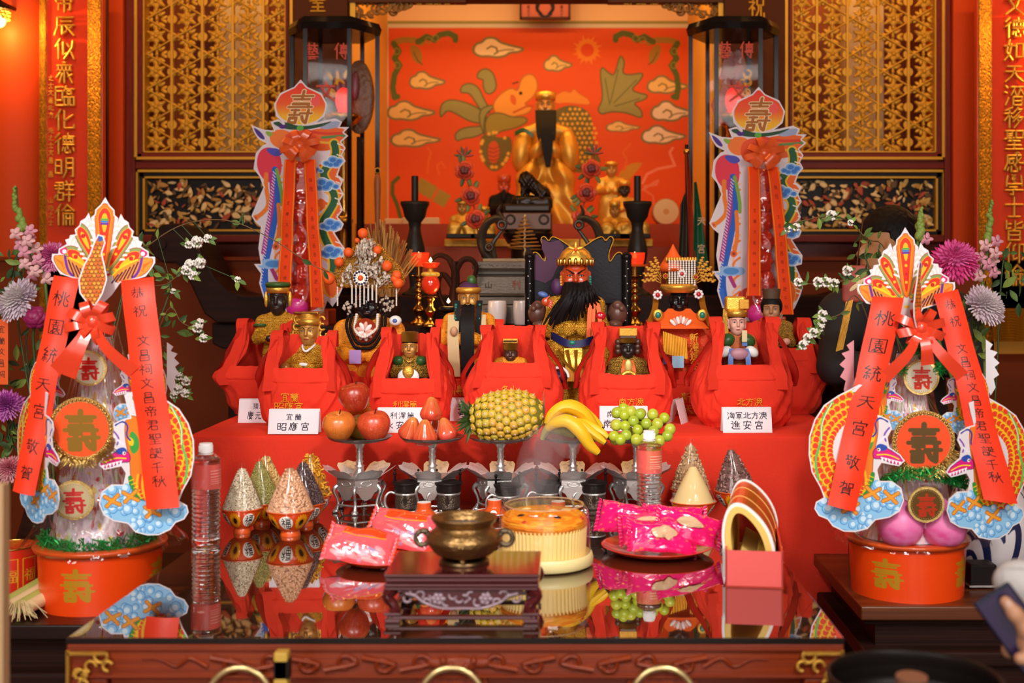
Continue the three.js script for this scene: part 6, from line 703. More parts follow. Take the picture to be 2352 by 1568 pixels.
function card(px,py,d,w,h,lines,label,turn=0,shift=0){
const k=d / F,t=thing('name_card',label,'card',at(px,0,d).setY(RT),'folded white name cards',turn),W=w*k,H=h*k;
const m=mat([1,1,1],0.7,{map:tex(512,256,(c)=>{c.fillStyle='#e9dfe4';c.fillRect(0,0,512,256);c.strokeStyle='#b9a6b4';c.setLineDash([5,5]);c.lineWidth=3;c.strokeRect(8,8,496,240);lines.forEach(([s,y,z,x0],j)=>{const n=s.length;[...s].forEach((ch,i)=>write(c,ch,(x0??256)+(i -(n - 1)/ 2)*z*(n >4?1.12:1.35),y,z,z*0.92,'#2c2434',0.105));void j;});},false,false)});
part('front_flap',xf(box(W,H*1.02,0.0008),[0,H / 2,0.012],[-0.25,0,0]),m,t);part('back_flap',xf(box(W,H*1.02,0.0008),[shift,H / 2,-0.012],[0.25,0,0]),MAT.white,t);
}
card(677,0,2.895,115,56,[['宜蘭',82,66],['昭應宮',180,88]],'white name card before the leftmost front bag, three characters in its second line');card(590,0,3.12,78,54,[['頭城',80,66,300],['慶元宮',176,88,300]],'white name card half hidden behind the left front bag');card(924,0,2.92,112,56,[['利澤簡',80,66,262],['永安宮',180,80,240]],'white name card behind the apples and the wax apples',-0.02);card(1060,0,3.16,50,52,[['藝',120,150]],'small white name card behind the crown of the pineapple');card(1432,0,2.95,110,56,[['南方澳',80,70,210],['南安宮',180,86,200]],'white name card behind the green grapes');card(1556,0,3.1,60,56,[],'blank white name card seen from its side, right of the grapes',1.2);card(1714,0,2.92,113,57,[['海軍北方澳',84,74],['進安宮',180,90]],'white name card before the rightmost front bag, five characters in its first line',0.03);
// ---------- paper and sweet offering towers ----------
function cardGeo(pts,d,base,thick,cx,cy){
const k=d / F,g=extrude(poly(pts.map(([x,y])=>[(x - cx)*k,-(y - cy)*k])),thick,0),xs=pts.map((p)=>p[0]),ys=pts.map((p)=>p[1]),x0=Math.min(...xs),x1=Math.max(...xs),y0=Math.min(...ys),y1=Math.max(...ys),p=g.attributes.position,uv=g.attributes.uv;
for(let i=0;i < p.count;i++)uv.setXY(i,(p.getX(i)/ k + cx - x0)/(x1 - x0),1 -(-p.getY(i)/ k + cy - y0)/(y1 - y0));
return[g,x0,y0,x1 - x0,y1 - y0];
}
function printed(pts,S,draw,x0,y0,w,h,rough=0.35){
return mat([1,1,1],0.55,{specularIntensity:0.6,map:tex(Math.round(w*S),Math.round(h*S),(c)=>{
c.scale(S,S);c.translate(-x0,-y0);c.lineCap=c.lineJoin='round';c.fillStyle='#e0d6da';c.fillRect(x0,y0,w,h);
const T={c,fill:(p,f,s,lw=1)=>{c.beginPath();const n=p.length;for(let i=0;i < n;i++){const a=p[i],b=p[(i + 1)% n],m=[(a[0]+ b[0])/ 2,(a[1]+ b[1])/ 2];if(!i)c.moveTo((p[n - 1][0]+ a[0])/ 2,(p[n - 1][1]+ a[1])/ 2);c.quadraticCurveTo(a[0],a[1],m[0],m[1]);}c.closePath();if(f){c.fillStyle=f;c.fill();}if(s){c.strokeStyle=s;c.lineWidth=lw;c.stroke();}},line:(p,s,lw)=>{c.beginPath();if(p.length===2){c.moveTo(...p[0]);c.lineTo(...p[1]);}else{c.moveTo(...p[0]);for(let i=1;i < p.length - 1;i++)c.quadraticCurveTo(p[i][0],p[i][1],(p[i][0]+ p[i + 1][0])/ 2,(p[i][1]+ p[i + 1][1])/ 2);c.lineTo(...p[p.length - 1]);}c.strokeStyle=s;c.lineWidth=lw;c.stroke();},dot:(x,y,r,f,ry=r,a=0)=>{c.beginPath();c.ellipse(x,y,r,ry,a,0,7);c.fillStyle=f;c.fill();}};
draw(T,c);T.c.beginPath();pts.forEach((p,i)=>c[i?'lineTo':'moveTo'](p[0],p[1]));c.closePath();c.strokeStyle='#e4dce0';c.lineWidth=6;c.stroke();
},false,false)});
}
const shouColumn=(c,x,y,s,ink,w=0.12)=>write(c,'壽',x,y,s,s*1.05,ink,w);
const DRAGON=[[286,906],[330,890],[380,916],[412,938],[434,972],[446,1010],[447,1052],[440,1092],[420,1128],[412,1150],[430,1160],[434,1176],[424,1192],[404,1200],[392,1216],[366,1228],[340,1229],[312,1222],[294,1202],[262,1196],[238,1182],[228,1156],[234,1128],[256,1112],[284,1112],[290,1086],[280,1070],[240,1078],[226,1066],[236,1052],[262,1034],[266,1012],[256,992],[262,972],[282,962],[300,958],[292,930]];
const dragonDraw=(T,c)=>{
c.save();
T.fill([[300,900],[380,915],[440,980],[446,1050],[420,1130],[380,1130],[398,1040],[370,960],[310,930]],'#2f7a2c');const q=rng(17);
for(let r=0;r < 5;r++)for(let i=0;i < 22;i++){const a=-1.35 + i*0.128 +(r % 2)*0.064,R=84 + r*17,x=316 + R*Math.cos(a)*1.0,y=1034 + R*Math.sin(a)*0.98 + 6;if(x < 340)continue;c.save();c.translate(x,y);c.rotate(a + 1.57);T.dot(0,0,10,'#f0b81c',9);T.dot(0,2,7.5,'#e03a1c',6.5);c.restore();}
T.line([[392,930],[420,970],[416,1020],[434,1060],[424,1110]],'#58b45c',5);T.line([[394,934],[418,972],[418,1020]],'#d8f0c8',2);
T.fill([[290,950],[330,960],[350,1020],[360,1090],[372,1150],[330,1160],[300,1100],[300,1060],[286,1000]],'#e8781c','#8a3a10',1.5);T.fill([[326,970],[352,1000],[360,1070],[352,1090],[340,1050],[322,1010]],'#d8321c');T.fill([[300,985],[318,1000],[322,1030],[306,1046],[296,1020]],'#3a9a3c');T.fill([[296,1000],[310,1010],[306,1026],[294,1018]],'#e8c01c');
for(let i=0;i < 5;i++)T.line([[318 + i*6,1090],[312 + i*7,1120],[326 + i*6,1150]],i % 2?'#e8401c':'#f2b81c',5);
T.fill([[228,1064],[246,1048],[280,1030],[300,1040],[300,1062],[282,1060],[256,1072],[238,1076]],'#d81a7a','#3a1a4a',1.5);T.fill([[262,1034],[284,1024],[296,1036],[276,1046]],'#2c4aa8');for(let i=0;i < 6;i++){c.fillStyle='#f4f0f4';c.beginPath();c.moveTo(234 + i*8,1068 - i*2);c.lineTo(238 + i*8,1078 - i*2);c.lineTo(242 + i*8,1066 - i*2);c.fill();}T.line([[240,1062],[262,1050],[290,1052]],'#f0d01c',3);
T.line([[266,976],[280,964],[296,976],[290,1000],[300,1010]],'#2c3a98',4);T.line([[262,990],[276,1004],[270,1020]],'#7a4ab0',4);T.line([[272,1010],[284,1020]],'#e8e0f0',5);T.dot(286,1040,4,'#f6f0e0');T.dot(287,1040,2,'#101010');
T.line([[300,1096],[304,1130],[330,1156],[350,1150]],'#2f8a34',10);for(let i=0;i < 7;i++)T.line([[298 + i*5,1104 + i*8],[308 + i*5,1100 + i*8]],'#e8d01c',2);
const cl=[[228,1150],[236,1122],[262,1110],[290,1116],[300,1140],[330,1150],[356,1152],[372,1162],[410,1150],[434,1168],[424,1194],[394,1216],[346,1230],[304,1220],[290,1200],[246,1190]];T.fill(cl,'#8cc4ea','#3a78b8',2);for(let i=0;i < 80;i++){const x=232 + q()*196,y=1114 + q()*112;let ins=false;for(let a=0,e=cl.length - 1;a < cl.length;e=a++)if((cl[a][1]>y)!==(cl[e][1]>y)&&x <(cl[e][0]- cl[a][0])*(y - cl[a][1])/(cl[e][1]- cl[a][1])+ cl[a][0])ins=!ins;if(!ins)continue;const r=8 + q()*5;T.dot(x,y,r,'#4a8ac8');T.dot(x - 0.6,y - 0.8,r - 1.2,'#86c0ea');T.dot(x - 2,y - 2.5,r*0.55,'#cfe8f8');}
for(const[x,y]of[[258,1150],[350,1174],[300,1140]]){T.line([[x - 16,y - 10],[x,y],[x + 18,y + 8]],'#b8641c',10);T.line([[x - 12,y + 12],[x,y],[x + 14,y - 14]],'#b8641c',10);T.line([[x - 16,y - 10],[x,y],[x + 18,y + 8]],'#eb9a2c',6.5);T.line([[x - 12,y + 12],[x,y],[x + 14,y - 14]],'#eb9a2c',6.5);}
c.restore();
};
const[dragonG,DX,DY,DW,DH]=cardGeo(DRAGON,2.26,null,0.002,330,1170),dragonM=printed(DRAGON,3,dragonDraw,DX,DY,DW,DH);
const PEA=(()=>{const h=[[0,-187],[-10,-170],[-22,-158],[-23,-147],[-31,-140],[-29,-128],[-37,-150],[-44,-138],[-55,-131],[-58,-120],[-68,-111],[-65,-100],[-78,-98],[-80,-90],[-89,-87],[-85,-77],[-92,-72],[-103,-66],[-104,-54],[-118,-54],[-119,-40],[-108,-22],[-98,-8],[-70,0],[-40,8],[-22,36],[0,58]];return[...h,...h.slice(1,-1).reverse().map(([x,y])=>[-x,y])].map(([x,y])=>[x + 237,y + 640]);})();
const[peaG,PX0,PY0,PW,PH]=cardGeo(PEA,2.33,null,0.002,237,640);
const peaM=printed(PEA,3,(T,c)=>{
const O=[237,640];T.fill([[150,560],[237,470],[324,560],[330,610],[237,660],[144,610]],'#d8d4cc');
const feather=(a,len,w,big)=>{c.save();c.translate(...O);c.rotate(a);for(let i=0;i < 9;i++){const y=-len + i*len*0.075;T.line([[0,y + 10],[-w*0.5,y - 2]],'#efe8e8',5);T.line([[0,y + 10],[w*0.5,y - 2]],'#efe8e8',5);}T.fill([[0,-len + 4],[w*0.42,-len + 26],[w*0.36,-len + 70],[w*0.16,-20],[-w*0.16,-20],[-w*0.36,-len + 70],[-w*0.42,-len + 26]],big?'#f07a1c':'#8a9a5a','#a8301c',1.5);T.fill([[0,-len + 14],[w*0.3,-len + 34],[w*0.22,-len + 66],[w*0.08,-30],[-w*0.08,-30],[-w*0.22,-len + 66],[-w*0.3,-len + 34]],'#e4321c','#f2a81c',1.5);T.fill([[0,-len + 28],[w*0.16,-len + 40],[w*0.07,-len + 76],[-w*0.07,-len + 76],[-w*0.16,-len + 40]],'#f4b81c','#b02a14',1.2);if(big){for(const[j,f]of['#4aa83c','#2c7ac8','#5a2a98'].entries())T.line([[-7,-len + 46 + j*5],[7,-len + 46 + j*5]],f,4.5);}else T.dot(0,-len + 42,5,'#c81c1c');for(let i=0;i < 3;i++)T.dot(0,-len + 86 + i*20,3.4,i % 2?'#c8201c':'#f4c01c');c.restore();};
feather(-0.92,122,50);feather(0.92,122,50);feather(-0.46,150,44);feather(0.46,150,44);feather(0,182,56,true);
for(const s of[-1,1]){c.save();c.translate(...O);c.scale(s,1);T.fill([[-118,-50],[-96,-52],[-70,-46],[-20,-14],[-30,12],[-70,0],[-104,-18]],'#f0902c','#8a3a12',1.5);for(let i=0;i < 6;i++)T.line([[-112 + i*5,-44 + i*4],[-92,-34 + i*3]],'#e86a14',2);T.line([[-88,-48],[-84,-20],[-66,0]],'#6a2a9a',6);for(let i=0;i < 6;i++)T.line([[-80 + i*9,-40 + i*6],[-66 + i*9,-6 + i*3]],i % 2?'#5a2a4a':'#3a1a3a',3.4);T.line([[-78,-46],[-40,-30],[-22,-8]],'#f2d01c',4);T.dot(-92,-62,9,'#d81a6a');T.dot(-90,-60,5,'#efe6ea');c.restore();}
},PX0,PY0,PW,PH);
const BODY=[[232,536],[244,540],[248,556],[240,580],[246,610],[250,640],[240,672],[224,700],[206,694],[190,670],[188,640],[200,606],[214,580],[222,556]];
const[bodyG,BX0,BY0,BW,BH]=cardGeo(BODY,2.29,null,0.002,220,620),bodyM=printed(BODY,3,(T)=>{T.fill(BODY,'#c87a1c');const q=rng(5);for(let y=560;y < 700;y +=9)for(let x=186;x < 252;x +=9){T.dot(x +(y % 2)*4,y,5,'#8a3a10',4);T.dot(x +(y % 2)*4,y - 1,3.4,q()< 0.5?'#f0a82c':'#e86a1c',2.8);}T.dot(236,546,7,'#2a5aa8');T.dot(228,548,5,'#d8301c');},BX0,BY0,BW,BH);
const FIN=[[384,786],[398,796],[392,806],[408,812],[400,822],[412,834],[402,842],[411,858],[400,866],[404,884],[394,900],[384,880]];
const[finG]=cardGeo(FIN,2.4,null,0.002,395,840);
function ribbon(t,b,d0,d1,TL,TR,BL,BR,groups,name='ribbon',ink='#22110e',colour='#f23c1e',gold=false,bow=0.006){
const W=128,Hh=1024,m=mat([1,1,1],gold?0.65:0.42,{specularIntensity:gold?0.3:0.6,map:tex(W,Hh,(c)=>{c.fillStyle=colour;c.fillRect(0,0,W,Hh);if(gold){c.fillStyle='#e8961c';c.fillRect(8,0,7,Hh);c.fillRect(W - 15,0,7,Hh);}for(const[s,a,z,w]of groups)writeColumn(c,s,W / 2,a*Hh,z*Hh,w,ink,0.075);},false,false)});
return part(name,sheet((u,v)=>{const x=lerp(lerp(TL[0],TR[0],u),lerp(BL[0],BR[0],u),v),y=lerp(lerp(TL[1],TR[1],u),lerp(BL[1],BR[1],u),v),p=at(x,y,lerp(d0,d1,Math.pow(v,0.7))).sub(b);return[p.x,p.y,p.z + bow*Math.sin(u*3.1416)+ 0.008*Math.sin(v*6.0)*v + 0.003*Math.sin(v*17),u,1 - v];},12,60),m,t);
}
const satin=mat([0.74,0.05,0.016],0.24,{clearcoat:0.5,clearcoatRoughness:0.2,sheen:0.4,sheenColor:new THREE.Color(1,0.5,0.3)});
function bow(t,b,x,y,d,s,tails,m=satin){
const k=d / F*s,o=at(x,y,d).sub(b),q=rng(Math.round(x));
for(let i=0;i < 8;i++){const a=i*0.785 + 0.3,L=42 + q()*12,c=Math.cos(a),n=Math.sin(a);part('bow_loop',strap([[0,0,0.004],[L*0.5*c*k,L*0.42*n*k,0.024],[L*c*k,L*0.8*n*k,0.016],[L*0.7*c*k,L*0.55*n*k,0.002],[0,0,0.002]],17*k,[-n,c,0.3],0.001,24),m,t,o.toArray());}
part('bow_knot',egg(12*k,13*k,10*k,0,0,0.012,12),m,t,o.toArray());
for(const[dx,dy]of tails)part('bow_tail',strap([[0,0,0.01],[dx*0.4*k,-dy*0.5*k,0.03],[dx*k,-dy*k,0.02]],(v)=>(14 + 12*v)*k,[dy,dx,0.2*dx],0.001,16),m,t,o.toArray());
}
function tinsel(name,path,n,r,m,t,seed){const q=rng(seed),c=curve(path),g=new THREE.BoxGeometry(1,0.12,0.02),im=new THREE.InstancedMesh(g,m,n),M=new THREE.Matrix4();for(let i=0;i < n;i++){const p=c.getPoint(q()),l=r*(0.5 + q());p.add(V3((q()- 0.5)*r*1.3,(q()- 0.5)*r*1.3,(q()- 0.5)*r*1.3));M.compose(p,new THREE.Quaternion().setFromEuler(new THREE.Euler(q()*6,q()*6,q()*6)),V3(l,l,l));im.setMatrixAt(i,M);}im.name=name;im.userData.kind='stuff';im.castShadow=true;t.add(im);}
const greenFoil=mat([0.02,0.42,0.08],0.25,{metalness:0.55}),goldFoil=mat([0.62,0.42,0.12],0.2,{metalness:0.9});
function medallion(t,b,x,y,d,r,face,ink,rim,straw,tilt=0){
const k=d / F,p=at(x,y,d).sub(b),g=part('medallion',cyl(r*k,r*k,0.004,0,-0.002,0,48).rotateX(Math.PI / 2),rim,t,p.toArray(),[0.06,tilt,0]);
const f=new THREE.CircleGeometry(r*k*0.86,48);part('printed_face',f,mat([1,1,1],straw?0.45:0.3,{metalness:straw?0:0.35,map:tex(256,256,(c)=>{c.fillStyle=face;c.fillRect(0,0,256,256);shouColumn(c,128,132,165,ink,straw?0.15:0.12);if(!straw){c.fillStyle='#b89a5a';for(let i=0;i < 40;i++){c.beginPath();c.arc(128 + 118*Math.cos(i*0.157),128 + 118*Math.sin(i*0.157),4,0,7);c.fill();}}},false,false)}),g,[0,0,0.0026]);
if(straw){const beads=[];for(let i=0;i < 44;i++){const a=i / 44*6.283;beads.push(ball(r*0.045*k,r*0.93*k*Math.cos(a),r*0.93*k*Math.sin(a),0.004,8));}part('gold_beads',beads,MAT.brass,g);const q=rng(x|0),l=[];for(let i=0;i < 190;i++){const a=-Math.PI*(0.08 + 0.84*q()),R0=r*0.85*k,R1=r*(1.05 + 0.12*q())*k;l.push(rod([R0*Math.cos(a),R0*Math.sin(a),-0.004],[R1*Math.cos(a +(q()- 0.5)*0.9),R1*Math.sin(a)*1.06,0.004 + q()*0.008],0.0011,0.0007,4));}part('gold_fringe',l,goldFoil,g).userData.kind='stuff';}
}
const sweetTex=tex(1024,1024,(c,w,h)=>{c.fillStyle='#e8cdd2';c.fillRect(0,0,w,h);const q=rng(33);for(let i=0;i < 340;i++){const x=q()*w,y=q()*h,f=['#d8242c','#f2ecea','#f7f2f2','#c9b0d0','#e8606a','#e8c24a','#f4efef','#d9c6d6','#b8d8a0'][q()*9|0];c.fillStyle=f;c.globalAlpha=0.75;c.save();c.translate(x,y);c.rotate(q()*0.8 - 0.4);if(q()< 0.4)c.fillRect(-8,-60,10 + q()*20,60 + q()*120);else{c.beginPath();c.ellipse(0,0,12 + q()*40,10 + q()*26,0,0,7);c.fill();}c.restore();}});
const foilWrap=mat([1,1,1],0.06,{transmission:1,ior:1.5,color:new THREE.Color(0.98,0.97,0.98)});
function offeringTower(o){
const D=o.d,k=D / F,b=at(o.px,0,D).setY(0.685),t=thing('offering_tower',o.label,'offering tower',b),L=(x,y,d)=>at(x,y,d).sub(b),Y=(py,d=D)=>L(0,py,d).y;
const potM=mat([1,1,1],0.3,{clearcoat:0.4,clearcoatRoughness:0.15,map:tex(1024,256,(c)=>{c.fillStyle='#f2470c';c.fillRect(0,0,1024,256);for(let i=0;i < 4;i++)write(c,'壽',128 + i*256,122,92,130,'#b8861c',0.15);})});
const r=o.pr,h=o.ph;part('tub',lathe([[r*0.955,0],[r,h*0.93]],64,k).rotateY(o.tubTurn),potM,t);part('tub_rim',lathe([[r*0.9,h*0.9],[r*1.05,h*0.9],[r*1.08,h*0.96],[r*1.06,h],[r*0.9,h]],64,k),bowlPlain,t);part('tub_bottom',lathe([[0.1,0],[r*0.955,0]],48,k),bowlPlain,t);part('tub_lid',lathe([[0.1,h*0.98],[r*1.0,h*0.98]],48,k),MAT.white,t);
const yb=h*k,yt=Y(o.top),H=yt - yb,rad=(v)=>lerp(r*0.93,26,Math.pow(v,1.05))*k;
part('sweet_stack',sheet((u,v)=>{const a=u*6.2832,R=rad(v)*(0.9 + 0.05*noise(a*3,v*12,2));return[R*Math.cos(a),yb + v*H*0.97,-R*Math.sin(a),u*3,v*1.2];},64,60,true),mat([1,1,1],0.4,{map:sweetTex,bumpMap:bumpy,bumpScale:0.006}),t);
part('clear_wrap',sheet((u,v)=>{const a=u*6.2832,z=Math.abs(noise(Math.cos(a)*2.4,v*3,Math.sin(a)*2.4 + o.px))+ 0.5*Math.abs(noise(Math.cos(a)*4 + v*4,v*6,Math.sin(a)*4)),R=rad(v)*(1.0 + 0.3*z)+ 0.004 + 0.02*smooth(0.12,0,v);return[R*Math.cos(a),yb - 0.01 + v*H*1.04,-R*Math.sin(a)];},150,110,true),foilWrap,t);
if(o.tinsel)tinsel('green_tinsel',[...Array(14)].map((_,i)=>{const a=i / 13*6.283;return[r*0.86*k*Math.cos(a),yb + 9*k,r*0.86*k*Math.sin(a)];}),1500,0.017,greenFoil,t,3);
for(const[pts,n]of o.tinsels??[])tinsel('green_tinsel',pts.map(([x,y,d])=>L(x,y,d).toArray()),n,0.015,greenFoil,t,n);
for(const[x,y,d,rr]of o.buns??[])part('peach_bun',smoothLathe([[0.02,-0.95],[0.7,-0.85],[1,-0.2],[0.8,0.5],[0.3,0.9],[0.02,1.12]],36).scale(rr*k,rr*k,rr*k),mat([1,1,1],0.4,{map:o.bunTex??=tex(64,128,(c)=>{const q=rng(8);c.fillStyle='#e878b0';c.fillRect(0,0,64,128);c.fillStyle='#e0408c';for(let i=0;i < 240;i++){c.globalAlpha=0.2;c.fillRect(q()*64,70 + q()*58,3,6);}})}),t,L(x,y,d).toArray());
for(const m of o.medals)medallion(t,b,...m);
for(const[side,x,y,d,ry,sc]of o.dragons){const m=part('dragon_card',dragonG,dragonM,t,L(x,y,d).toArray(),[0,ry,0]);m.scale.set(side*sc,sc,1);}
for(const[side,x,y,d,ry,mm,sc]of o.fins){const m=part('fin_card',finG,mm,t,L(x,y,d).toArray(),[0,ry,0]);m.scale.set(side*(sc??1),sc??1,1);}
const pc=part('peacock_card',peaG,peaM,t,L(o.pea[0],o.pea[1],o.pea[2]).toArray(),[0,o.pea[3],o.pea[4]]);void pc;part('peacock_body_card',bodyG,bodyM,t,L(o.body[0],o.body[1],o.body[2]).toArray(),[0,o.body[3],o.body[4]]);
for(const rb of o.ribbons)ribbon(t,b,...rb);
bow(t,b,o.bow[0],o.bow[1],o.bow[2],o.bow[3],o.bow[4]);
for(const[x,y,d,rx,ry,rz]of o.sheen??[]){void x;void y;void d;void rx;void ry;void rz;}
}
const goldRim=mat([0.62,0.42,0.14],0.24,{metalness:0.85,bumpMap:rep(hammered,4),bumpScale:0.0006}),finWhite=mat([0.80,0.76,0.80],0.4),finPink=mat([0.75,0.32,0.36],0.4);
const RIB=[['恭祝',0.06,0.14,50],['文昌祠文昌帝君聖誕千秋',0.27,0.88,50]],RIB2=[['桃園統天宮',0.10,0.62,74],['敬賀',0.78,0.9,66]];
offeringTower({label:'tower of wrapped sweets with dragon cards and red ribbons on the left side table',px:232,d:2.40,pr:136,ph:142,tubTurn:0.75,top:760,tinsel:true,
medals:[[205,845,2.31,41,'#d8ccb0','#d8241c',goldRim,false],[187,985,2.26,74,'#f0541c','#8a6414',goldRim,true],[170,1148,2.27,46,'#cdb98e','#d03030',goldRim,false,0.1]],
dragons:[[1,330,1170,2.262,0,1],[-1,92,1148,2.27,-0.72,0.94],[1,318,958,2.32,0.1,0.56],[-1,112,960,2.33,-0.5,0.56]],fins:[[1,395,840,2.4,0,finWhite],[-1,108,870,2.42,0.4,finPink]],pea:[237,640,2.33,0,-0.03],body:[214,622,2.28,0.3,0.02],
ribbons:[[2.30,2.235,[124,632],[184,640],[26,1128],[76,1140],RIB2],[2.31,2.23,[278,644],[353,636],[334,1170],[410,1166],RIB]],bow:[218,738,2.28,1.25,[[-70,95],[78,92],[-40,100]]]});
offeringTower({label:'tall offering tower of wrapped sweets and pink peach buns on the right side table',px:2083,d:2.49,pr:131,ph:128,tubTurn:0.15,top:800,
medals:[[2116,866,2.42,41,'#d9cdb2','#d0301c',goldRim,false],[2121,1014,2.36,72,'#ef4d18','#5a4010',goldRim,true],[2127,1158,2.355,42,'#6a4a1a','#c8381c',goldRim,false]],
tinsels:[[[[2010,1120,2.42],[2060,1092,2.37],[2120,1086,2.36],[2180,1096,2.38],[2220,1110,2.42]],900],[[[2085,800,2.44],[2115,790,2.42],[2110,815,2.42]],160],[[[2066,842,2.42],[2072,850,2.42]],70],[[[2156,842,2.42],[2162,850,2.42]],70]],
buns:[[2068,1200,2.40,50],[2168,1202,2.40,50],[2120,1190,2.5,46]],dragons:[[-1,1974,1162,2.35,0.0,1.04],[1,2262,1182,2.36,0.25,1.02],[-1,2020,972,2.41,-0.1,0.56],[1,2212,976,2.41,0.1,0.56]],fins:[[-1,1948,844,2.46,0,finPink,1.2],[1,2276,840,2.46,0,finWhite,1.15]],pea:[2082,702,2.42,0.06,0.02],body:[2107,680,2.37,1.0,0],
ribbons:[[2.40,2.32,[2004,680],[2076,684],[1902,1160],[1966,1176],RIB2],[2.41,2.33,[2144,676],[2200,664],[2262,1148],[2340,1158],RIB]],bow:[2112,752,2.38,1.2,[[-74,96],[76,92],[10,70]]]});
// ---------- the two tall cardboard towers behind the statues ----------
const TALL=[[691,183],[706,200],[738,214],[752,240],[746,266],[726,282],[770,272],[786,280],[780,292],[802,292],[790,304],[800,312],[784,326],[794,340],[786,356],[794,370],[782,384],[776,402],[790,412],[782,430],[790,446],[780,462],[788,482],[776,498],[790,514],[784,528],[768,534],[782,556],[792,570],[790,590],[776,594],[788,620],[792,644],[786,664],[774,690],[764,704],[752,690],[742,720],[640,720],[624,694],[608,690],[596,650],[600,628],[584,606],[600,606],[594,570],[600,520],[586,508],[578,496],[592,462],[606,430],[596,404],[583,388],[588,352],[604,334],[614,330],[594,320],[584,304],[577,287],[606,298],[630,300],[622,280],[640,274],[652,284],[634,266],[630,240],[644,214],[676,200]];
{
const D=3.70,X0=691,b=at(X0,0,D).setY(1.18),k=D / F,[g,tx,ty,tw,th]=cardGeo(TALL,D,null,0.003,X0,VY +(EYE - 1.18)/ k);
const m=printed(TALL,2.6,(T,c)=>{
c.fillStyle='#dcd4dc';c.fillRect(tx,ty,tw,th);for(let i=0;i < 26;i++){T.line([[648,380 + i*13],[628,392 + i*13],[640,412 + i*13]],['#e87a2c','#d8d4f0','#f0b890'][i % 3],5);T.line([[736,380 + i*13],[760,396 + i*13]],['#e8641c','#f0a848','#d8d0dc'][i % 3],6);}
T.fill([[700,300],[760,292],[800,296],[790,330],[750,350],[700,340]],'#e8641c');T.fill([[730,284],[786,276],[790,290],[740,300]],'#9aa8c8');T.line([[690,296],[730,308],[790,306]],'#d8381c',6);T.line([[740,316],[792,312]],'#5a8a4a',6);T.line([[720,326],[786,330]],'#e8b02c',5);
const S=[[768,330],[776,356],[752,380],[740,402],[760,430],[772,456],[758,484],[738,512],[744,544],[764,580],[768,620],[754,660]];T.line(S.map(([x,y])=>[x + 12,y]),'#e8641c',34);T.line(S,'#e8b81c',24);T.line(S,'#1c5a34',16);for(let i=0;i < 30;i++){const[x,y]=[780 + 6*Math.sin(i*1.7),330 + i*12.5];T.line([[x - 4,y],[x + 12,y + 6]],'#f0f0ec',2.5);}T.fill([[716,470],[740,452],[752,470],[738,486],[720,490]],'#e8641c');T.fill([[720,480],[738,470],[730,500]],'#f0a82c');T.fill([[740,610],[780,640],[770,690],[744,670]],'#e8641c','#f0b030',2);
for(const[x,y,w]of[[770,372,26],[746,424,30],[764,516,28],[764,578,30],[722,390,18]]){for(const[ff,g]of[['#e4eaf2',1.2],['#7fb0e2',1],['#3878cc',0.62]])for(const[dx,dy,r]of[[-0.75,0.25,0.36],[-0.2,-0.35,0.46],[0.35,-0.1,0.4],[0.85,0.3,0.3],[0.1,0.4,0.42],[-0.4,0.5,0.34]])T.dot(x + dx*w,y + dy*w*0.5,r*w*g,ff,r*w*0.72*g);}
T.fill([[590,390],[592,352],[612,336],[640,344],[650,380],[640,420],[612,420]],'#e0304a');T.fill([[606,340],[640,340],[652,354],[630,362]],'#4a4ab8');T.fill([[620,300],[660,296],[680,320],[650,345],[620,330]],'#f07a2c');T.fill([[578,290],[600,302],[612,322],[596,318]],'#4a2a8a');T.fill([[606,300],[630,304],[620,318]],'#8ab03c');
T.line([[612,400],[610,430],[620,470],[604,490],[588,500]],'#e87a1c',10);T.dot(588,500,7,'#e87a1c');T.dot(588,500,3,'#c84a14');T.line([[632,390],[640,440],[634,490],[620,560],[606,620],[614,680]],'#1c5ac0',15);T.line([[636,390],[648,440],[648,470]],'#7aa83c',8);T.line([[624,400],[628,460],[616,520],[606,580]],'#a82a8a',11);T.line([[640,470],[644,520],[636,560]],'#e87a1c',9);T.dot(634,566,8,'#e8641c');T.dot(634,566,3.5,'#8a3a14');T.line([[604,650],[612,690]],'#2a6ad0',13);T.line([[624,616],[636,640]],'#a82a7a',9);for(let i=0;i < 40;i++){const y=400 + i*7;T.line([[lerp(640,604,i / 40)- 6,y],[lerp(640,604,i / 40)- 12,y - 6]],'#d8d4e8',2);}
for(const[dx,r]of[[-14,12],[0,15],[16,14],[30,12]])T.dot(618 + dx,606,r,'#8cb8e4',r*0.8);T.dot(628,606,18,'#4a8ad0',8);T.fill([[640,640],[740,640],[744,716],[642,716]],'#d8381c');T.fill([[650,300],[730,300],[734,360],[650,360]],'#e8501c');
const gp=c.createLinearGradient(0,196,0,290);gp.addColorStop(0,'#e8341c');gp.addColorStop(0.45,'#ee5a1c');gp.addColorStop(0.75,'#f2b41c');gp.addColorStop(1,'#f0c81c');T.fill([[691,186],[712,206],[742,220],[750,246],[738,272],[706,286],[676,286],[644,272],[632,246],[642,218],[672,206]],gp);T.dot(722,232,14,'rgba(240,90,120,0.55)');write(c,'壽',690,246,60,72,'#f2ddb0',0.17,-0.25);write(c,'壽',690,246,60,72,'#a8641c',0.11,-0.25);T.fill([[620,282],[650,278],[690,292],[740,284],[770,276],[730,296],[660,300]],'#1c4a2a');T.dot(650,290,9,'#4a1c7a',6);T.dot(690,294,8,'#5ab03c',6);
},tx,ty,tw,th);
const t=thing('peach_tower','tall cardboard tower with phoenix, dragon and longevity peach, behind the left statues','offering tower',b,'tall peach-topped towers');
part('printed_card',g,m,t);part('base_box',box(0.17,0.05,0.12,0,0.022,-0.06,0.006),bowlPlain,t);
const L=(x,y,z)=>{const p=at(x,y,D).sub(b);return[p.x,p.y,p.z + z];};
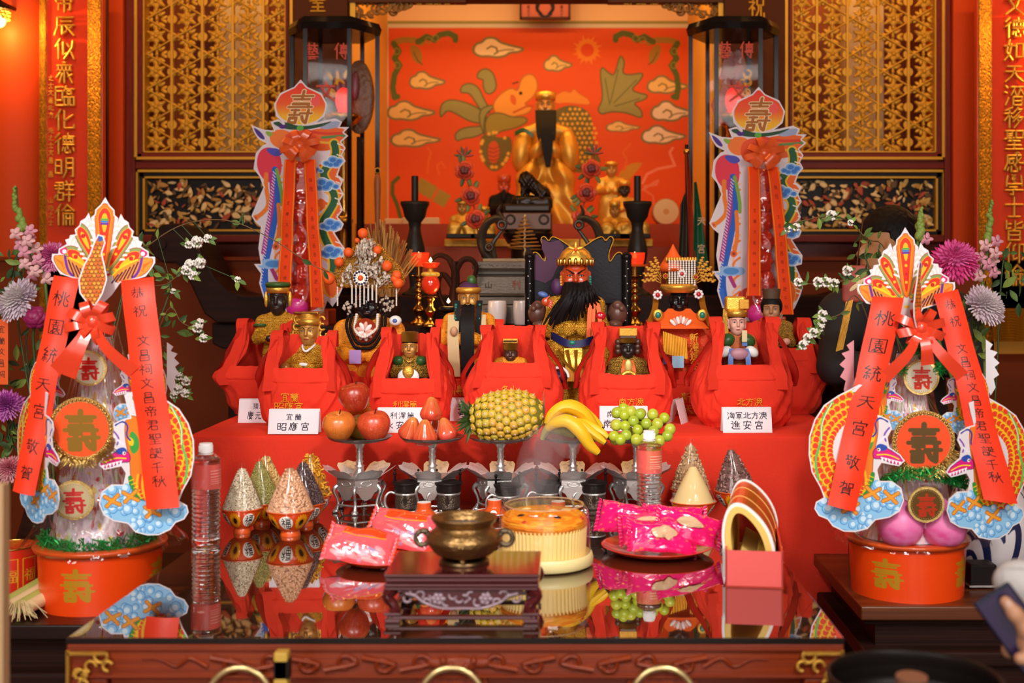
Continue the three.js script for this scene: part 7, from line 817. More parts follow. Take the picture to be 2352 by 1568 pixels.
for(let i=0;i < 7;i++)part('foil_pack',xf(solid((x,y,z)=>sdEgg(x,y,z,0,0,0,0.034,0.036,0.024)+ 0.005*noise(x*90 + i*7,y*90,z*90),[-0.045,-0.048,-0.035],[0.045,0.048,0.035],0.003),L(696 +(i % 2)*4,400 + i*46,0.026)),mat([0.50,0.025,0.01],0.2,{clearcoat:0.6,clearcoatRoughness:0.05}),t);part('clear_wrap',sheet((u,v)=>{const a=(u - 0.5)*3.1,R=0.05*(1 + 0.2*noise(u*4,v*9,4));const p=L(698 - 6*(1 - v),lerp(700,360,v),0.008);return[p[0]+ R*Math.sin(a),p[1],p[2]+ R*Math.cos(a)];},50,90),foilWrap,t);part('pink_bun',egg(0.034,0.034,0.03,...L(688,704,0.03)),mat([0.72,0.03,0.30],0.4),t);
const tiny=[['恭祝',0.14,0.2,34],['文昌祠文昌帝君聖誕千秋',0.34,0.95,32]];ribbon(t,b,3.66,3.6,[654,366],[681,366],[636,662],[668,662],[['宜蘭文昌祠神宮德',0.34,0.92,30]],'ribbon','#6a1c08','#e8440e',true,0.002);ribbon(t,b,3.66,3.6,[698,366],[725,366],[712,705],[744,705],tiny,'ribbon','#7a200a','#e8440e',true,0.002);
bow(t,b,690,336,3.655,0.9,[[-30,30],[30,30]],mat([0.80,0.11,0.02],0.28,{clearcoat:0.5}));
dup(t,at(1742,0,D).setY(1.18 - 0.022),'tall cardboard tower with phoenix, dragon and longevity peach, behind the right statues');
}
// ---------- things on and behind the altar table ----------
const AT=EYE -(679 - VY)*4.06 / F;
const put=(x,y,d)=>at(x,y,d);
const caseGlass=mat([1,1,1],0.02,{transmission:1,ior:1.45,specularIntensity:0.1}),crimson=mat([0.45,0.045,0.02],0.5);
[[769,'left six-sided glass case with a black roof and red characters, right of the left lattice',1],[1684,'right six-sided glass case with a black roof and red characters, left of the right lattice',0]].forEach(([cx,label,left])=>{
const d=4.1,k=d / F,R=(left?101:101)*k,c=at(cx,0,d + R*0.866),t=thing('glass_case',label,'display case',c.setY(AT),'six-sided glass cases'),Y=(py)=>EYE -(py - VY)*k - AT,top=Y(66),V=(i,r=R)=>[r*Math.cos(i*Math.PI / 3),r*Math.sin(i*Math.PI / 3)];
part('roof',merge([cyl(R*1.06,R*1.1,0.022,0,top,0,6),cyl(R*1.1,R*1.04,0.02,0,top + 0.022,0,6)]).rotateY(Math.PI / 6),MAT.blackLacquer,t);part('base',cyl(R*1.08,R*1.08,0.05,0,0,0,6).rotateY(Math.PI / 6),MAT.blackLacquer,t);
for(let i=0;i < 6;i++){const[x,z]=V(i),[x2,z2]=V(i + 1);part('post',box(0.014,top,0.014,x,top / 2,z),MAT.blackLacquer,t);part('pane',box(R*0.95,top - 0.05,0.002,0,0,0).rotateY(-Math.atan2(z2 - z,x2 - x)).translate((x + x2)/ 2,top / 2 + 0.02,(z + z2)/ 2),caseGlass,t);}
const zf=R*0.866 + 0.003,k2=d / F,off=left?[[733,118],[800,118],[765,212]]:[[1652,115],[1702,115],[1684,212]];
[...'藝傳文'].forEach((ch,i)=>{const g=glyphRelief(ch,(i===2?44:30)*k2,(i===2?44:36)*k2,(i===2?6:3.2)*k2,0.0008);part('red_character',g,crimson,t,[(off[i][0]- cx)*k2,Y(off[i][1]),zf]);});
const lp=thing('lotus_lamp',left?'red lamp on a brass lotus stand inside the left glass case':'red lamp on a brass lotus stand inside the right glass case','lamp',[c.x +(left?0.03:0.0),AT + 0.05,c.z]),y=Y(218)- 0.05;part('stand',smoothLathe([[30,0],[30,8],[10,20],[8,80],[16,100],[8,120],[9,240],[24,262],[30,274],[12,282]],30,k*(y /(300*k))),MAT.brass,lp);part('bulb_shade',egg(0.028,0.045,0.028,0,y + 0.0,0),mat([0.7,0.02,0.02],0.25,{emissive:new THREE.Color(1,0.03,0.02),emissiveIntensity:0.9}),lp);
const q=rng(left?2:3),g=thing('ornament',left?'dark oval fan-shaped ornament behind the lamp in the left glass case':'bunch of pale pink crystals with gilt leaves in the right glass case','ornament',[c.x +(left?0.075:-0.01),AT + 0.05,c.z - 0.05]);
if(left){part('oval_disc',egg(0.055,0.13,0.012,0,Y(205)- 0.05,0),mat([0.16,0.06,0.02],0.4,{bumpMap:bumpy,bumpScale:0.004}),g);part('post',rod([0,0,0],[0,Y(300)- 0.05,0],0.008),MAT.darkWood,g);for(let i=0;i < 14;i++)part('gilt_leaf',xf(egg(0.006,0.016,0.004),[-0.1 + q()*0.06,Y(150 + q()*60)- 0.05,0.03],[0,0,q()*3]),MAT.goldCarve,g);for(let i=0;i < 4;i++)part('purple_petal',egg(0.016,0.05,0.012,-0.07 + i*0.02,Y(180)- 0.05,0.02),mat([0.16,0.03,0.05],0.4),g);}
else{part('post',rod([0,0,0],[0,Y(230)- 0.05,0],0.008),MAT.brass,g);for(let i=0;i < 16;i++)part('crystal',xf(new THREE.IcosahedronGeometry(0.026 + q()*0.014,0),[(q()- 0.5)*0.08,Y(225 - i*8)- 0.05,(q()- 0.5)*0.04],[q()*3,q()*3,0],[0.7,1.4,0.7]),mat([0.85,0.6,0.6],0.1,{transmission:0.7}),g);for(let i=0;i < 10;i++)part('gilt_leaf',xf(new THREE.TorusGeometry(0.012,0.003,6,12,4),[0.045 + q()*0.02,Y(150 + q()*60)- 0.05,0.03],[0,0,q()*6]),MAT.gold,g);}
});
{const p=put(1252,44,5.45),k=5.45 / F,t=thing('plaque','orange-red wooden plaque with black brush writing high on the niche wall','plaque',p);part('board',box(112*k,0.16,0.02,0,0.08,0,0.003),mat([0.5,0.10,0.03],0.6),t);part('frame',[box(116*k,0.01,0.026,0,0.003,0),box(0.01,0.16,0.026,-56*k,0.08,0),box(0.01,0.16,0.026,56*k,0.08,0)],MAT.brown,t);for(const s of[-1,1])part('black_stroke',tube([[s*14*k,42*k,0.012],[s*18*k,22*k,0.012],[s*8*k,10*k,0.012]],(u)=>0.012 - 0.006*u,12,6).scale(1,1,0.3).translate(0,0,0.008),MAT.black,t);part('black_stroke',tube([[-14*k,12*k,0.012],[0,4*k,0.012],[16*k,12*k,0.012]],0.007,12,6).scale(1,1,0.3).translate(0,0,0.008),MAT.black,t);for(const s of[-1,1])for(let i=0;i < 4;i++)part('small_character',glyphRelief('文昌元士'[i],7*k,7*k,0.8*k,0.001),MAT.black,t,[s*38*k,(36 - i*9)*k,0.011]);}
const NF=1.5341;
{const f=figure({x:1253,d:5.0,floor:NF,fy:246,fw:20,fh:29,sy:284,sw:66,skin:SK.gold,robe:MAT.goldLeaf,knees:400,fold:0.2,label:'large gilt seated deity with a long black beard in the middle of the niche'});crownBand(f,f.fw*1.15,f.fy + f.fh*0.5,f.fy + f.fh*1.1,MAT.gold);for(const[x0,x1,w,y1]of[[1253,1260,40,390],[1236,1240,12,330],[1272,1274,12,330]])part('beard',strap([[f.X(x0),f.Y(258),f.hz + f.fw],[f.X((x0 + x1)/ 2),f.Y(310),f.sw*0.9],[f.X(x1),f.Y(y1),f.sw*1.0]],(v)=>w*f.k*(1 - 0.75*v*v),[1,0,0],0.01),RB.hair,f.t);for(const s of[-1,1])part('wide_sleeve',xf(egg(f.sw*0.34,f.sw*0.75,f.sw*0.4),[s*f.sw*0.82,f.sy - f.sw*1.0,f.sw*0.45],[0,0,s*0.12]),MAT.goldLeaf,f.t);part('green_sash',strap([[f.X(1185),f.Y(312),f.sw*0.7],[f.X(1205),f.Y(306),f.sw*0.85],[f.X(1226),f.Y(318),f.sw*0.9]],10*f.k,[0,1,0],0.006),RB.green,f.t);}
[[1062,4.42,500,478,11,15,30,MAT.goldLeaf,SK.gold,'small gilt statue at the left of the gilt shelf, left of the roses'],[1112,4.42,500,492,10,14,26,MAT.goldLeaf,SK.gold,'small gilt statue on the left part of the gilt shelf, beside the censer handle'],[1158,4.95,0,428,13,18,36,RB.hair,SK.red,'red-faced attendant statue in dark robes left of the black lion'],[1404,4.95,0,390,13,17,34,MAT.goldLeaf,SK.gold,'gilt attendant statue with a turned body behind the right roses'],[1434,4.9,0,436,12,17,30,MAT.goldLeaf,SK.dark,'dark-faced gilt statue with a gilt cap, left of the drum'],[1412,4.42,500,484,11,15,30,MAT.goldLeaf,SK.gold,'small gilt statue on the right part of the gilt shelf, below the right roses'],[1456,4.42,500,488,11,15,32,MAT.goldLeaf,SK.gold,'small gilt statue at the right end of the gilt shelf, beside the right candlestick']].forEach(([x,d,s,fy,fw,fh,sw,robe,skin,label],i)=>{const f=figure({x,d,floor:s?EYE -(549 - VY)*4.45 / F + 0.0005:NF,fy,fw,fh,sy:fy + fh*0.9,sw,skin,robe,knees:s?520:undefined,arm:0.5,label});crownBand(f,f.fw*1.15,f.fy + f.fh*0.5,f.fy + f.fh*(1 + 0.2*(i % 3)),i===2?SK.red:MAT.gold);if(i===2)part('beard',egg(f.fw*0.5,f.fh*0.9,f.fw*0.3,0,f.fy - f.fh*1.3,f.hz + f.fw),RB.hair,f.t);if(s)part('plinth',box(f.sw*2.2,0.016,0.08,0,0.008,0.03,0.003),MAT.black,f.t);});
{const p=put(1527,512,4.95).setY(NF + 0.001),t=thing('drum','small drum lying on its side, its pale round head to the front','drum',p),r=0.05;part('head',cyl(r,r,0.004,0,0,0,40).rotateX(Math.PI / 2).translate(0,r + 0.004,0.06),MAT.cream,t);part('shell',cyl(r*1.06,r*1.06,0.1,0,0,0,40).rotateX(Math.PI / 2).translate(0,r + 0.004,-0.042),mat([0.5,0.25,0.06],0.5),t);part('painted_spot',cyl(0.012,0.012,0.001,0,0,0,20).rotateX(Math.PI / 2).translate(0,r + 0.004,0.0645),mat([0.7,0.35,0.1],0.6),t);}
[[916,62,0,'lower white block left of the left candlestick in the niche'],[968,84,1,'front white block behind the left candlestick in the niche']].forEach(([x,w,i,label])=>single('white_block',label,'block',box(w*0.0017,0.026,0.06,0,0.013,0,0.003),MAT.cream,put(x,0,4.9 - i*0.08).setY(NF + 0.0005),'white blocks in the niche'));
{const d=4.17,k=d / F,b=put(1212,0,d).setY(AT),Y=(py)=>EYE -(py - VY)*k - AT,X=(px)=>(px - 1212)*k,t=thing('lion_censer','dark bronze censer with a seated black lion on its lid','censer',b),dk=mat([0.025,0.014,0.01],0.32,{metalness:0.5}),brn=mat([0.11,0.045,0.025],0.4,{metalness:0.3});
part('stem',cyl(0.05,0.06,Y(556),0,0,0),dk,t);part('lower_bowl',lathe([[0.001,Y(562)],[46*k,Y(560)],[58*k,Y(540)],[58*k,Y(530)],[0.001,Y(530)]],36),dk,t);part('body',box(112*k,Y(490)- Y(530),0.12,0,(Y(490)+ Y(530))/ 2,0,0.006),brn,t);for(const s of[-1,1])part('raised_roundel',xf(new THREE.TorusGeometry(10*k,2.4*k,6,18),[s*38*k,Y(506),0.061]),dk,t);part('lid',box(108*k,Y(470)- Y(490),0.11,0,(Y(470)+ Y(490))/ 2,0,0.01),dk,t);part('rock',solid((x,y,z)=>sdBox(x,y,z,X(1222),Y(466),0,46*k,0.022,0.045,0.02)+ 0.006*noise(x*60,y*60,z*60),[X(1165),Y(490),-0.06],[X(1280),Y(440),0.06],0.004),dk,t);
const P=(x,y,z)=>[X(x),Y(y),z],bone=(x,y,z,a,b2,r0,r1)=>sdBone(x,y,z,P(...a),P(...b2),r0*k,r1*k);part('lion',solid((x,y,z)=>{let f=bone(x,y,z,[1208,408,0],[1212,412,0.01],15,14);f=smin(f,bone(x,y,z,[1200,412,0.01],[1196,416,0.016],9,6),0.008);f=smin(f,bone(x,y,z,[1214,420,0],[1246,442,0],17,15),0.014);f=smin(f,bone(x,y,z,[1204,422,0.014],[1200,456,0.016],7,5),0.01);f=smin(f,bone(x,y,z,[1212,424,-0.016],[1210,456,-0.016],7,5),0.01);f=smin(f,bone(x,y,z,[1248,442,0.014],[1238,458,0.02],10,6),0.01);f=smin(f,bone(x,y,z,[1250,446,-0.012],[1250,458,-0.014],8,6),0.01);f=smin(f,bone(x,y,z,[1256,436,0],[1264,452,0],4,3),0.006);return f + 0.0015*Math.sin(x*420)*Math.sin(y*300);},P(1180,468,-0.05),P(1276,386,0.06).map((v)=>v),0.003),dk,t);
const c=thing('incense_coil','hanging cone-shaped incense coil on a twisted cord before the brown censer','incense',put(1205,575,4.06)),kk=4.06 / F,pts=[];for(let i=0;i <=190;i++){const u=i / 190,a=u*9*6.283,r=lerp(3,40,u)*kk;pts.push([r*Math.cos(a),lerp(78,2,u)*kk,r*Math.sin(a)]);}part('coil',new THREE.TubeGeometry(curve(pts),900,1.5*kk,5),mat([0.40,0.16,0.02],0.7),c);part('cord',new THREE.TubeGeometry(curve([...Array(40)].map((_,i)=>[0.002*Math.cos(i*1.5),(82 - i*3.9)*kk,0.002*Math.sin(i*1.5)])),160,2.2*kk,5),mat([0.62,0.45,0.22],0.7),c);}
{const d=3.72,k=d / F,b=put(1240,0,d).setY(1.18),Y=(py)=>EYE -(py - VY)*k - 1.18,t=thing('pewter_censer','large square pewter censer with engraved letters and two tall curled handles','censer',b),W=155*k,pm=mat([0.10,0.075,0.055],0.34,{metalness:0.55,bumpMap:rep(bumpy,2),bumpScale:0.0005}),bk=mat([0.05,0.04,0.03],0.35,{metalness:0.6});
const lay=(w,y0,y1,dp)=>box(w*2,Y(y0)- Y(y1),dp,0,(Y(y0)+ Y(y1))/ 2,-0.14,0.004);part('rim',[lay(W,600,618,0.3),lay(W*0.965,618,622,0.29)],pm,t);part('neck',lay(W*0.93,620,632,0.27),bk,t);part('body',lay(W*0.94,632,676,0.28),pm,t);part('moulding',[lay(W*0.97,632,635,0.29),lay(W*0.99,675,680,0.3)],pm,t);part('base',lay(W*0.95,680,700,0.28),pm,t);part('foot',lay(W,700,745,0.3),pm,t);part('ash',box(W*1.7,0.01,0.24,0,Y(597),-0.14),mat([0.5,0.33,0.18],0.95,{bumpMap:bumpy,bumpScale:0.003}),t);for(let i=0;i < 22;i++)part('rim_stud',box(3*k,2.4*k,0.003,-W +(18 + i*13)*k,Y(609),0.0115),bk,t);part('engraved_letter',glyphRelief('利',18*k,20*k,2.4*k,0.001),mat([0.25,0.05,0.03],0.6),t,[(1186 - 1240)*k,Y(654),0.0005]);part('engraved_letter',glyphRelief('山',16*k,16*k,2.4*k,0.001),pm,t,[(1122 - 1240)*k,Y(654),0.0005]);
for(const s of[-1,1]){const h=(x,y,z)=>[s*(1240 - x)*k*-1*-1,Y(y),z];part('handle',merge([tube([h(1128,600,-0.1),h(1110,580,-0.1),h(1100,545,-0.1),h(1112,512,-0.1),h(1134,498,-0.1),h(1152,500,-0.1)],(u)=>(13 - 5*u)*k,40,8),tube([h(1132,590,-0.09),h(1128,560,-0.08),h(1140,540,-0.08),h(1152,524,-0.08)],(u)=>(7 - 3*u)*k,24,7),tube([h(1150,500,-0.1),h(1140,482,-0.1),h(1146,466,-0.1)],(u)=>(8 - 6*u)*k,16,7),xf(new THREE.TorusGeometry(9*k,4*k,6,14),h(1150,514,-0.07)),xf(new THREE.TorusGeometry(8*k,3*k,6,14),h(1120,566,-0.07))]),bk,t);}}
for(const[x,label]of[[953,'black turned candlestick with a black candle, left of the censer'],[1464,'black turned candlestick with a black candle, right of the censer']]){const d=4.14,k=d / F,t=thing('candlestick',label,'candlestick',put(x,0,d).setY(AT),'black candlesticks'),Y=(py)=>(EYE -(py - VY)*k - AT)/ k,bl=mat([0.02,0.015,0.012],0.4,{specularIntensity:0.4});part('stick',smoothLathe([[30,0],[30,5],[16,14],[12,26],[20,Y(600)],[23,Y(575)],[17,Y(545)],[13,Y(525)],[15,Y(512)]],32,k),bl,t);part('drip_cup',lathe([[12,Y(514)],[24,Y(498)],[28,Y(480)],[33,Y(470)],[33,Y(463)],[0.1,Y(463)]],36,k),bl,t);part('candle',cyl(8*k,8*k,60*k,0,Y(464)*k,0,20),bl,t);}
{const d=3.66,k=d / F,t=thing('carved_stand','dark carved wooden stand with curling arms left of the pewter censer','stand',put(1045,0,d).setY(1.18)),P=(x,y,z=0)=>[(x - 1045)*k,EYE -(y - VY)*k - 1.18,z];part('post',tube([P(1046,750),P(1042,690),P(1046,640),P(1044,600)],(u)=>(13 - 4*u)*k,24,8),MAT.darkWood,t);for(const pts of[[[1044,620],[1030,594],[1008,586],[990,598],[984,612]],[[1046,622],[1062,598],[1082,596],[1094,612],[1088,640],[1078,660]],[[1042,660],[1022,632],[1010,634],[1006,660],[1014,690],[1030,720]],[[1048,680],[1066,650],[1074,680],[1068,720]]])part('curled_arm',tube(pts.map(([x,y])=>P(x,y)),(u)=>(8 - 4*u)*k,30,7),MAT.darkWood,t);}
single('wooden_shelf','dark low shelf behind the statues carrying the pewter censer and the lamps','shelf',box(1.72,0.04,0.42,0,-0.0205,0,0.004),MAT.darkWood,V3(-0.11,1.18,-3.835));{const s=scene.children[scene.children.length - 1];for(const x of[-0.8,0.8])for(const z of[-0.17,0.17])part('leg',box(0.04,1.14,0.04,x,-0.61,z),MAT.darkWood,s);}
[[1142,'left white porcelain cup before the pewter censer'],[1200,'right white porcelain cup before the pewter censer']].forEach(([x,label])=>{const k=3.66 / F,t=thing('white_cup',label,'cup',put(x,0,3.66).setY(1.18),'white porcelain cups');part('cup',smoothLathe([[0.1,2],[16,1],[20,8],[22,34],[21,54],[19,56],[18,50],[0.1,40]],36,k*1.0),mat([0.75,0.7,0.66],0.2,{clearcoat:0.6}),t);});
const flame=(t,x,y,z,s)=>{part('flame',smoothLathe([[0.02,-1],[0.7,-0.4],[0.8,0.2],[0.35,1],[0.02,1.7]],14).scale(s,s,s).translate(x,y,z),mat([1,0.8,0.5],0.5,{emissive:new THREE.Color(1,0.62,0.25),emissiveIntensity:9}),t);const p=t.position,l=new THREE.PointLight(WARM,0.012);l.name='flame_light';l.position.set(p.x + x,p.y + y,p.z + z);scene.add(l);};
const redGlow=mat([0.75,0.05,0.015],0.3,{transmission:0.35,emissive:new THREE.Color(1,0.08,0.01),emissiveIntensity:0.35});
[[962,3.72,585,'brass lamp stand with a red candle cup, behind the silver crown',0],[989,3.6,602,'brass lotus lamp with a round red glass bulb under a burning red dish candle',1],[1458,3.66,585,'brass lamp stand with a red candle cup, left of the pearl-curtain crown',0],[1030,3.6,690,'low dark oil lamp with a tiny flame beside the bearded statue',2]].forEach(([x,d,y,label,kind])=>{
const k=d / F,t=thing('altar_lamp',label,'lamp',put(x,0,d).setY(1.18)),Y=(py)=>(EYE -(py - VY)*k - 1.18)/ k;
if(kind < 2){const n=kind?680:632,l=[[20,0],[20,6],[9,12],[7,22],[14,30],[15,36],[7,44],[6,56],[11,62],[6,68]];while(l[l.length - 1][1]< Y(n)- 12){const y0=l[l.length - 1][1];l.push([5,y0 + 5],[10,y0 + 9],[5.5,y0 + 13]);}l.push([16,Y(n)- 3],[18,Y(n)],[0.1,Y(n)]);part('brass_stand',lathe(l,28,k),MAT.brass,t);}
if(kind===0){part('tray',cyl(34*k,36*k,5*k,0,Y(612)*k,0,32),bowlPlain,t);part('column',rod([0,Y(634)*k,0],[0,Y(610)*k,0],6*k),MAT.brass,t);part('red_cup',lathe([[18,Y(610)],[22,Y(598)],[24,Y(580)]],30,k),redGlow,t);part('wax',cyl(19*k,22*k,14*k,0,Y(608)*k,0),redGlow,t);flame(t,0,Y(588)*k,0.0,6*k);}
if(kind===1){part('red_glass',egg(21*k,24*k,21*k,0,Y(652)*k,0,26),mat([0.62,0.03,0.01],0.08,{clearcoat:1,emissive:new THREE.Color(1,0.05,0.01),emissiveIntensity:0.18}),t);part('petal_collar',[0,1,2,3,4,5].map((i)=>xf(egg(11*k,6*k,8*k),[11*k*Math.cos(i*1.047),Y(630)*k,11*k*Math.sin(i*1.047)])),mat([0.78,0.48,0.05],0.35),t);part('neck',rod([0,Y(630)*k,0],[0,Y(614)*k,0],7*k),MAT.goldLeaf,t);part('red_dish',lathe([[0.1,Y(616)],[14,Y(615)],[22,Y(604)],[20,Y(603)],[0.1,Y(610)]],30,k),redGlow,t);flame(t,0,Y(598)*k,0,4.5*k);}
if(kind===2){part('stand',smoothLathe([[22,0],[20,8],[8,18],[10,30],[22,Y(712)],[20,Y(704)],[0.1,Y(704)]],28,k),MAT.black,t);flame(t,0,Y(692)*k,0,4.5*k);}});
{const d=3.66,k=d / F,t=thing('incense_bundle','thick fan of unlit brown incense sticks in a dark pot behind the silver crown','incense',put(888,0,d).setY(1.18)),q=rng(14),ms=[mat([0.40,0.17,0.03],0.7),mat([0.50,0.26,0.06],0.7),mat([0.28,0.11,0.02],0.7)],Y=(py)=>EYE -(py - VY)*k - 1.18;part('pot',smoothLathe([[20,0],[30,10],[32,40],[28,60],[30,66],[0.1,62]],30,k),MAT.darkWood,t);for(let i=0;i < 90;i++){const u=q(),x1=lerp(828,956,u)+(q()- 0.5)*10,y1=lerp(500,590,Math.pow(Math.abs(u - 0.32)*1.4,1.4))+ q()*30;part('incense_stick',rod([(q()- 0.5)*40*k,62*k,(q()- 0.5)*30*k],[(x1 - 888)*k,Y(y1),(q()- 0.5)*0.06],1.7*k,1.7*k,5),ms[i % 3],t);}}
[[[[1066,358],[1068,392],[1082,450],[1093,503]],1106,'spray of dark red artificial roses with green leaves, left of the lion censer'],[[[1364,352],[1358,388],[1347,443],[1335,500]],1326,'spray of dark red artificial roses with green leaves, right of the lion censer']].forEach(([ps,bx,label],n)=>{
const d=4.1,k=d / F,b=put(bx,0,d).setY(AT),t=thing('rose_spray',label,'artificial flowers',b,'artificial rose sprays'),L=([x,y],z=0)=>{const p=put(x,y,d).sub(b);return[p.x,p.y,z];};part('stem',tube([[0,0,-0.02],L([bx -(n?-4:4),600],-0.02),...ps.slice().reverse().map((p)=>L(p,-0.02))],0.003,40,6),mat([0.35,0.05,0.02],0.5),t);const q=rng(41 + n),rp=[mat([0.45,0.03,0.012],0.45),mat([0.62,0.07,0.02],0.45),mat([0.12,0.01,0.008],0.5)],lm=[mat([0.08,0.09,0.015],0.5),mat([0.18,0.18,0.03],0.5)];
ps.slice(1).forEach((p)=>{const o=L(p,0.01),fl=part('rose',ball(8*k,0,0,0.006,10),rp[2],t,o);for(const[cnt,r,z,w,m]of[[6,20,0,12,1],[6,14,0.006,10,0],[5,8,0.011,7,2]])for(let i=0;i < cnt;i++){const a=i / cnt*6.283 + q();part('petal',xf(new THREE.SphereGeometry(1,9,6,0,6.283,0,1.5),[r*0.62*k*Math.cos(a),r*0.62*k*Math.sin(a),z],[Math.PI / 2 - 0.3*Math.sin(a),0.4*Math.cos(a),0],[w*k,5*k,w*k]),rp[m],fl);}for(let i=0;i < 4;i++){const a=q()*6.283;part('leaf',xf(egg(13*k,5*k,2*k),[o[0]+ 27*k*Math.cos(a),o[1]+ 25*k*Math.sin(a),0],[0,0.3,a]),lm[i % 2],t);}});const o=L(ps[0],0);for(let i=0;i < 6;i++)part('leaf',xf(egg(3.6*k,14*k,2*k,0,9*k,0),o,[0.2,0,(i - 2.5)*0.6]),i % 2?lm[0]:rp[0],t);});
{const d=4.1,k=d / F,b=put(1580,0,d).setY(AT),P=(x,y,z=0)=>{const p=put(x,y,d).sub(b);return[p.x,p.y,z];},t=thing('pennant_stand','red spear pole with hanging dark and green pennants beside the right glass case','flag',b);part('pole',rod([0,0,0],P(1577,332),0.006),MAT.darkWood,t);part('spear_knob',ball(0.012,...P(1577,348),12),MAT.brass,t);
const cloth3=(pts,m,nm,z)=>part(nm,sheet((u,v)=>{const[a,b2,c,e]=pts,x=lerp(lerp(a[0],b2[0],u),lerp(c[0],e[0],u),v),y=lerp(lerp(a[1],b2[1],u),lerp(c[1],e[1],u),v),p=P(x,y);return[p[0],p[1],z + 0.008*Math.sin(u*7 + v*3)];},14,24),m,t);cloth3([[1574,352],[1580,350],[1582,640],[1602,640]],RB.red,'red_pennant',0.012);cloth3([[1562,470],[1574,440],[1556,640],[1582,640]],mat([0.03,0.025,0.015],0.6),'dark_pennant',0.006);cloth3([[1592,420],[1598,418],[1590,620],[1628,620]],mat([0.01,0.13,0.06],0.5),'green_pennant',0.02);[...'天宮'].forEach((c,i)=>part('gold_character',glyphRelief(c,18*k,20*k,2.4*k,0.0012),mat([0.72,0.6,0.4],0.5),t,P(1609,508 + i*64,0.03)));}
{const d=4.12,k=d / F,b=put(867,0,d).setY(AT),t=thing('tassel_staff','wooden staff with a brown tassel beside the left glass case','staff',b),Y=(py)=>EYE -(py - VY)*k - AT;part('shaft',smoothLathe([[10,0],[12,20],[5,60],[6,Y(500)/ k],[8,Y(420)/ k],[4,Y(400)/ k]],20,k),mat([0.32,0.10,0.03],0.4),t);part('ring',xf(new THREE.TorusGeometry(6*k,1.5*k,6,16),[0,Y(392),0]),MAT.brass,t);}
// ---------- flowers beside the towers ----------
const GRN=[mat([0.03,0.07,0.015],0.6),mat([0.09,0.16,0.025],0.6),mat([0.19,0.27,0.04],0.6)],petalGeo=(()=>{const g=sheet((u,v)=>[(u - 0.5)*0.34*Math.sin(Math.PI*Math.min(1,v*0.9 + 0.08)),v,0.16*v*v + 0.10*Math.pow((u - 0.5)*2,2)],4,6);return g;})(),leafGeo2=sheet((u,v)=>[(u - 0.5)*0.42*Math.sin(Math.PI*v),v,-0.25*v*v + 0.1*Math.abs(u - 0.5)],4,8);
function stalk(t,pts,r,m=GRN[0]){part('stem',tube(pts,r,pts.length*6,6),m,t);}
function mum(x,y,d,r,col,label,face=[0,0.3,1],dome=1.5,foot){
const k=d / F,p=at(x,y,d),t=thing('chrysanthemum',label,'flower',p),R=r*k,q=rng(x + y),dir=V3(...face).normalize(),Q=new THREE.Quaternion().setFromUnitVectors(V3(0,1,0),dir),l=[],ms=col.map((c)=>mat(c,0.6,{transmission:0.15}));
const rings=9;for(let j=0;j < rings;j++){const f=(j + 0.5)/ rings,n=Math.round(10 + 22*f),th=f*dome;for(let i=0;i < n;i++){const a=i / n*6.283 + j*0.4 + q()*0.15,g=petalGeo.clone(),s=R*(0.42 + 0.3*f)*(0.85 + 0.3*q()),v=V3(Math.sin(th)*Math.cos(a),Math.cos(th),Math.sin(th)*Math.sin(a));g.scale(s,s,s).applyQuaternion(new THREE.Quaternion().setFromUnitVectors(V3(0,1,0),v.clone())).translate(v.x*R*0.45,v.y*R*0.38,v.z*R*0.45).applyQuaternion(Q);l.push([j < rings*0.55?0:1,g]);}}
for(const z of[0,1])part('petals',l.filter((e)=>e[0]===z).map((e)=>e[1]),ms[z % ms.length],t).userData.kind='stuff';part('heart',ball(R*0.42,0,0,0,12),ms[0],t);stalk(t,[[0,0,0],[-dir.x*R*1.5,-R*1.6,-R*1.2],foot?V3(foot[0],foot[1],foot[2]).sub(p).toArray():[0,-R*4,-R*2]],0.003);
}
function snapdragon(pts,d,nb,pk,label,foot){
const k=d / F,W=pts.map(([x,y])=>at(x,y,d)),b=V3(...foot),t=thing('snapdragon',label,'flower',b),loc=W.map((p)=>p.clone().sub(b).toArray()),c=curve(loc),q=rng(pts[0][0]|0);stalk(t,[[0,0,0],...loc.slice().reverse()],0.0035,GRN[1]);const pm=[mat([0.72,0.30,0.38],0.55,{transmission:0.15}),mat([0.80,0.45,0.45],0.55,{transmission:0.15})];
for(let i=0;i < nb;i++){const u=i / nb*0.5,p=c.getPoint(u),s=(3 + 9*u*1.4)*k;part('bud',xf(egg(s,s*1.3,s),[p.x +(q()- 0.5)*14*k*(0.3 + u),p.y,p.z + q()*8*k],[0,0,q()- 0.5]),GRN[2],t);}
for(let i=0;i < pk;i++){const p=c.getPoint(0.5 + 0.42*i / pk),a=i*2.4,o=[p.x + 17*k*Math.cos(a),p.y,p.z + 17*k*Math.sin(a)+ 0.006];part('blossom',merge([0,1,2,3,4].map((j)=>xf(egg(9*k,6*k,3*k),[o[0]+ 8*k*Math.cos(j*1.257),o[1]+ 8*k*Math.sin(j*1.257),o[2]+ 3*k*(j % 2)],[0.4*(j - 2),0.5*(j % 2),j*1.257]))),pm[i % 2],t);}
}
const whiteM=mat([0.80,0.77,0.70],0.6),spireaBall=(()=>{const q=rng(9),l=[];for(let i=0;i < 46;i++){const a=q()*6.283,z=q()*2 - 1,r=Math.sqrt(1 - z*z);l.push(new THREE.SphereGeometry(0.24,6,4).translate(0.8*r*Math.cos(a),0.8*z,0.8*r*Math.sin(a)));}return merge(l);})();
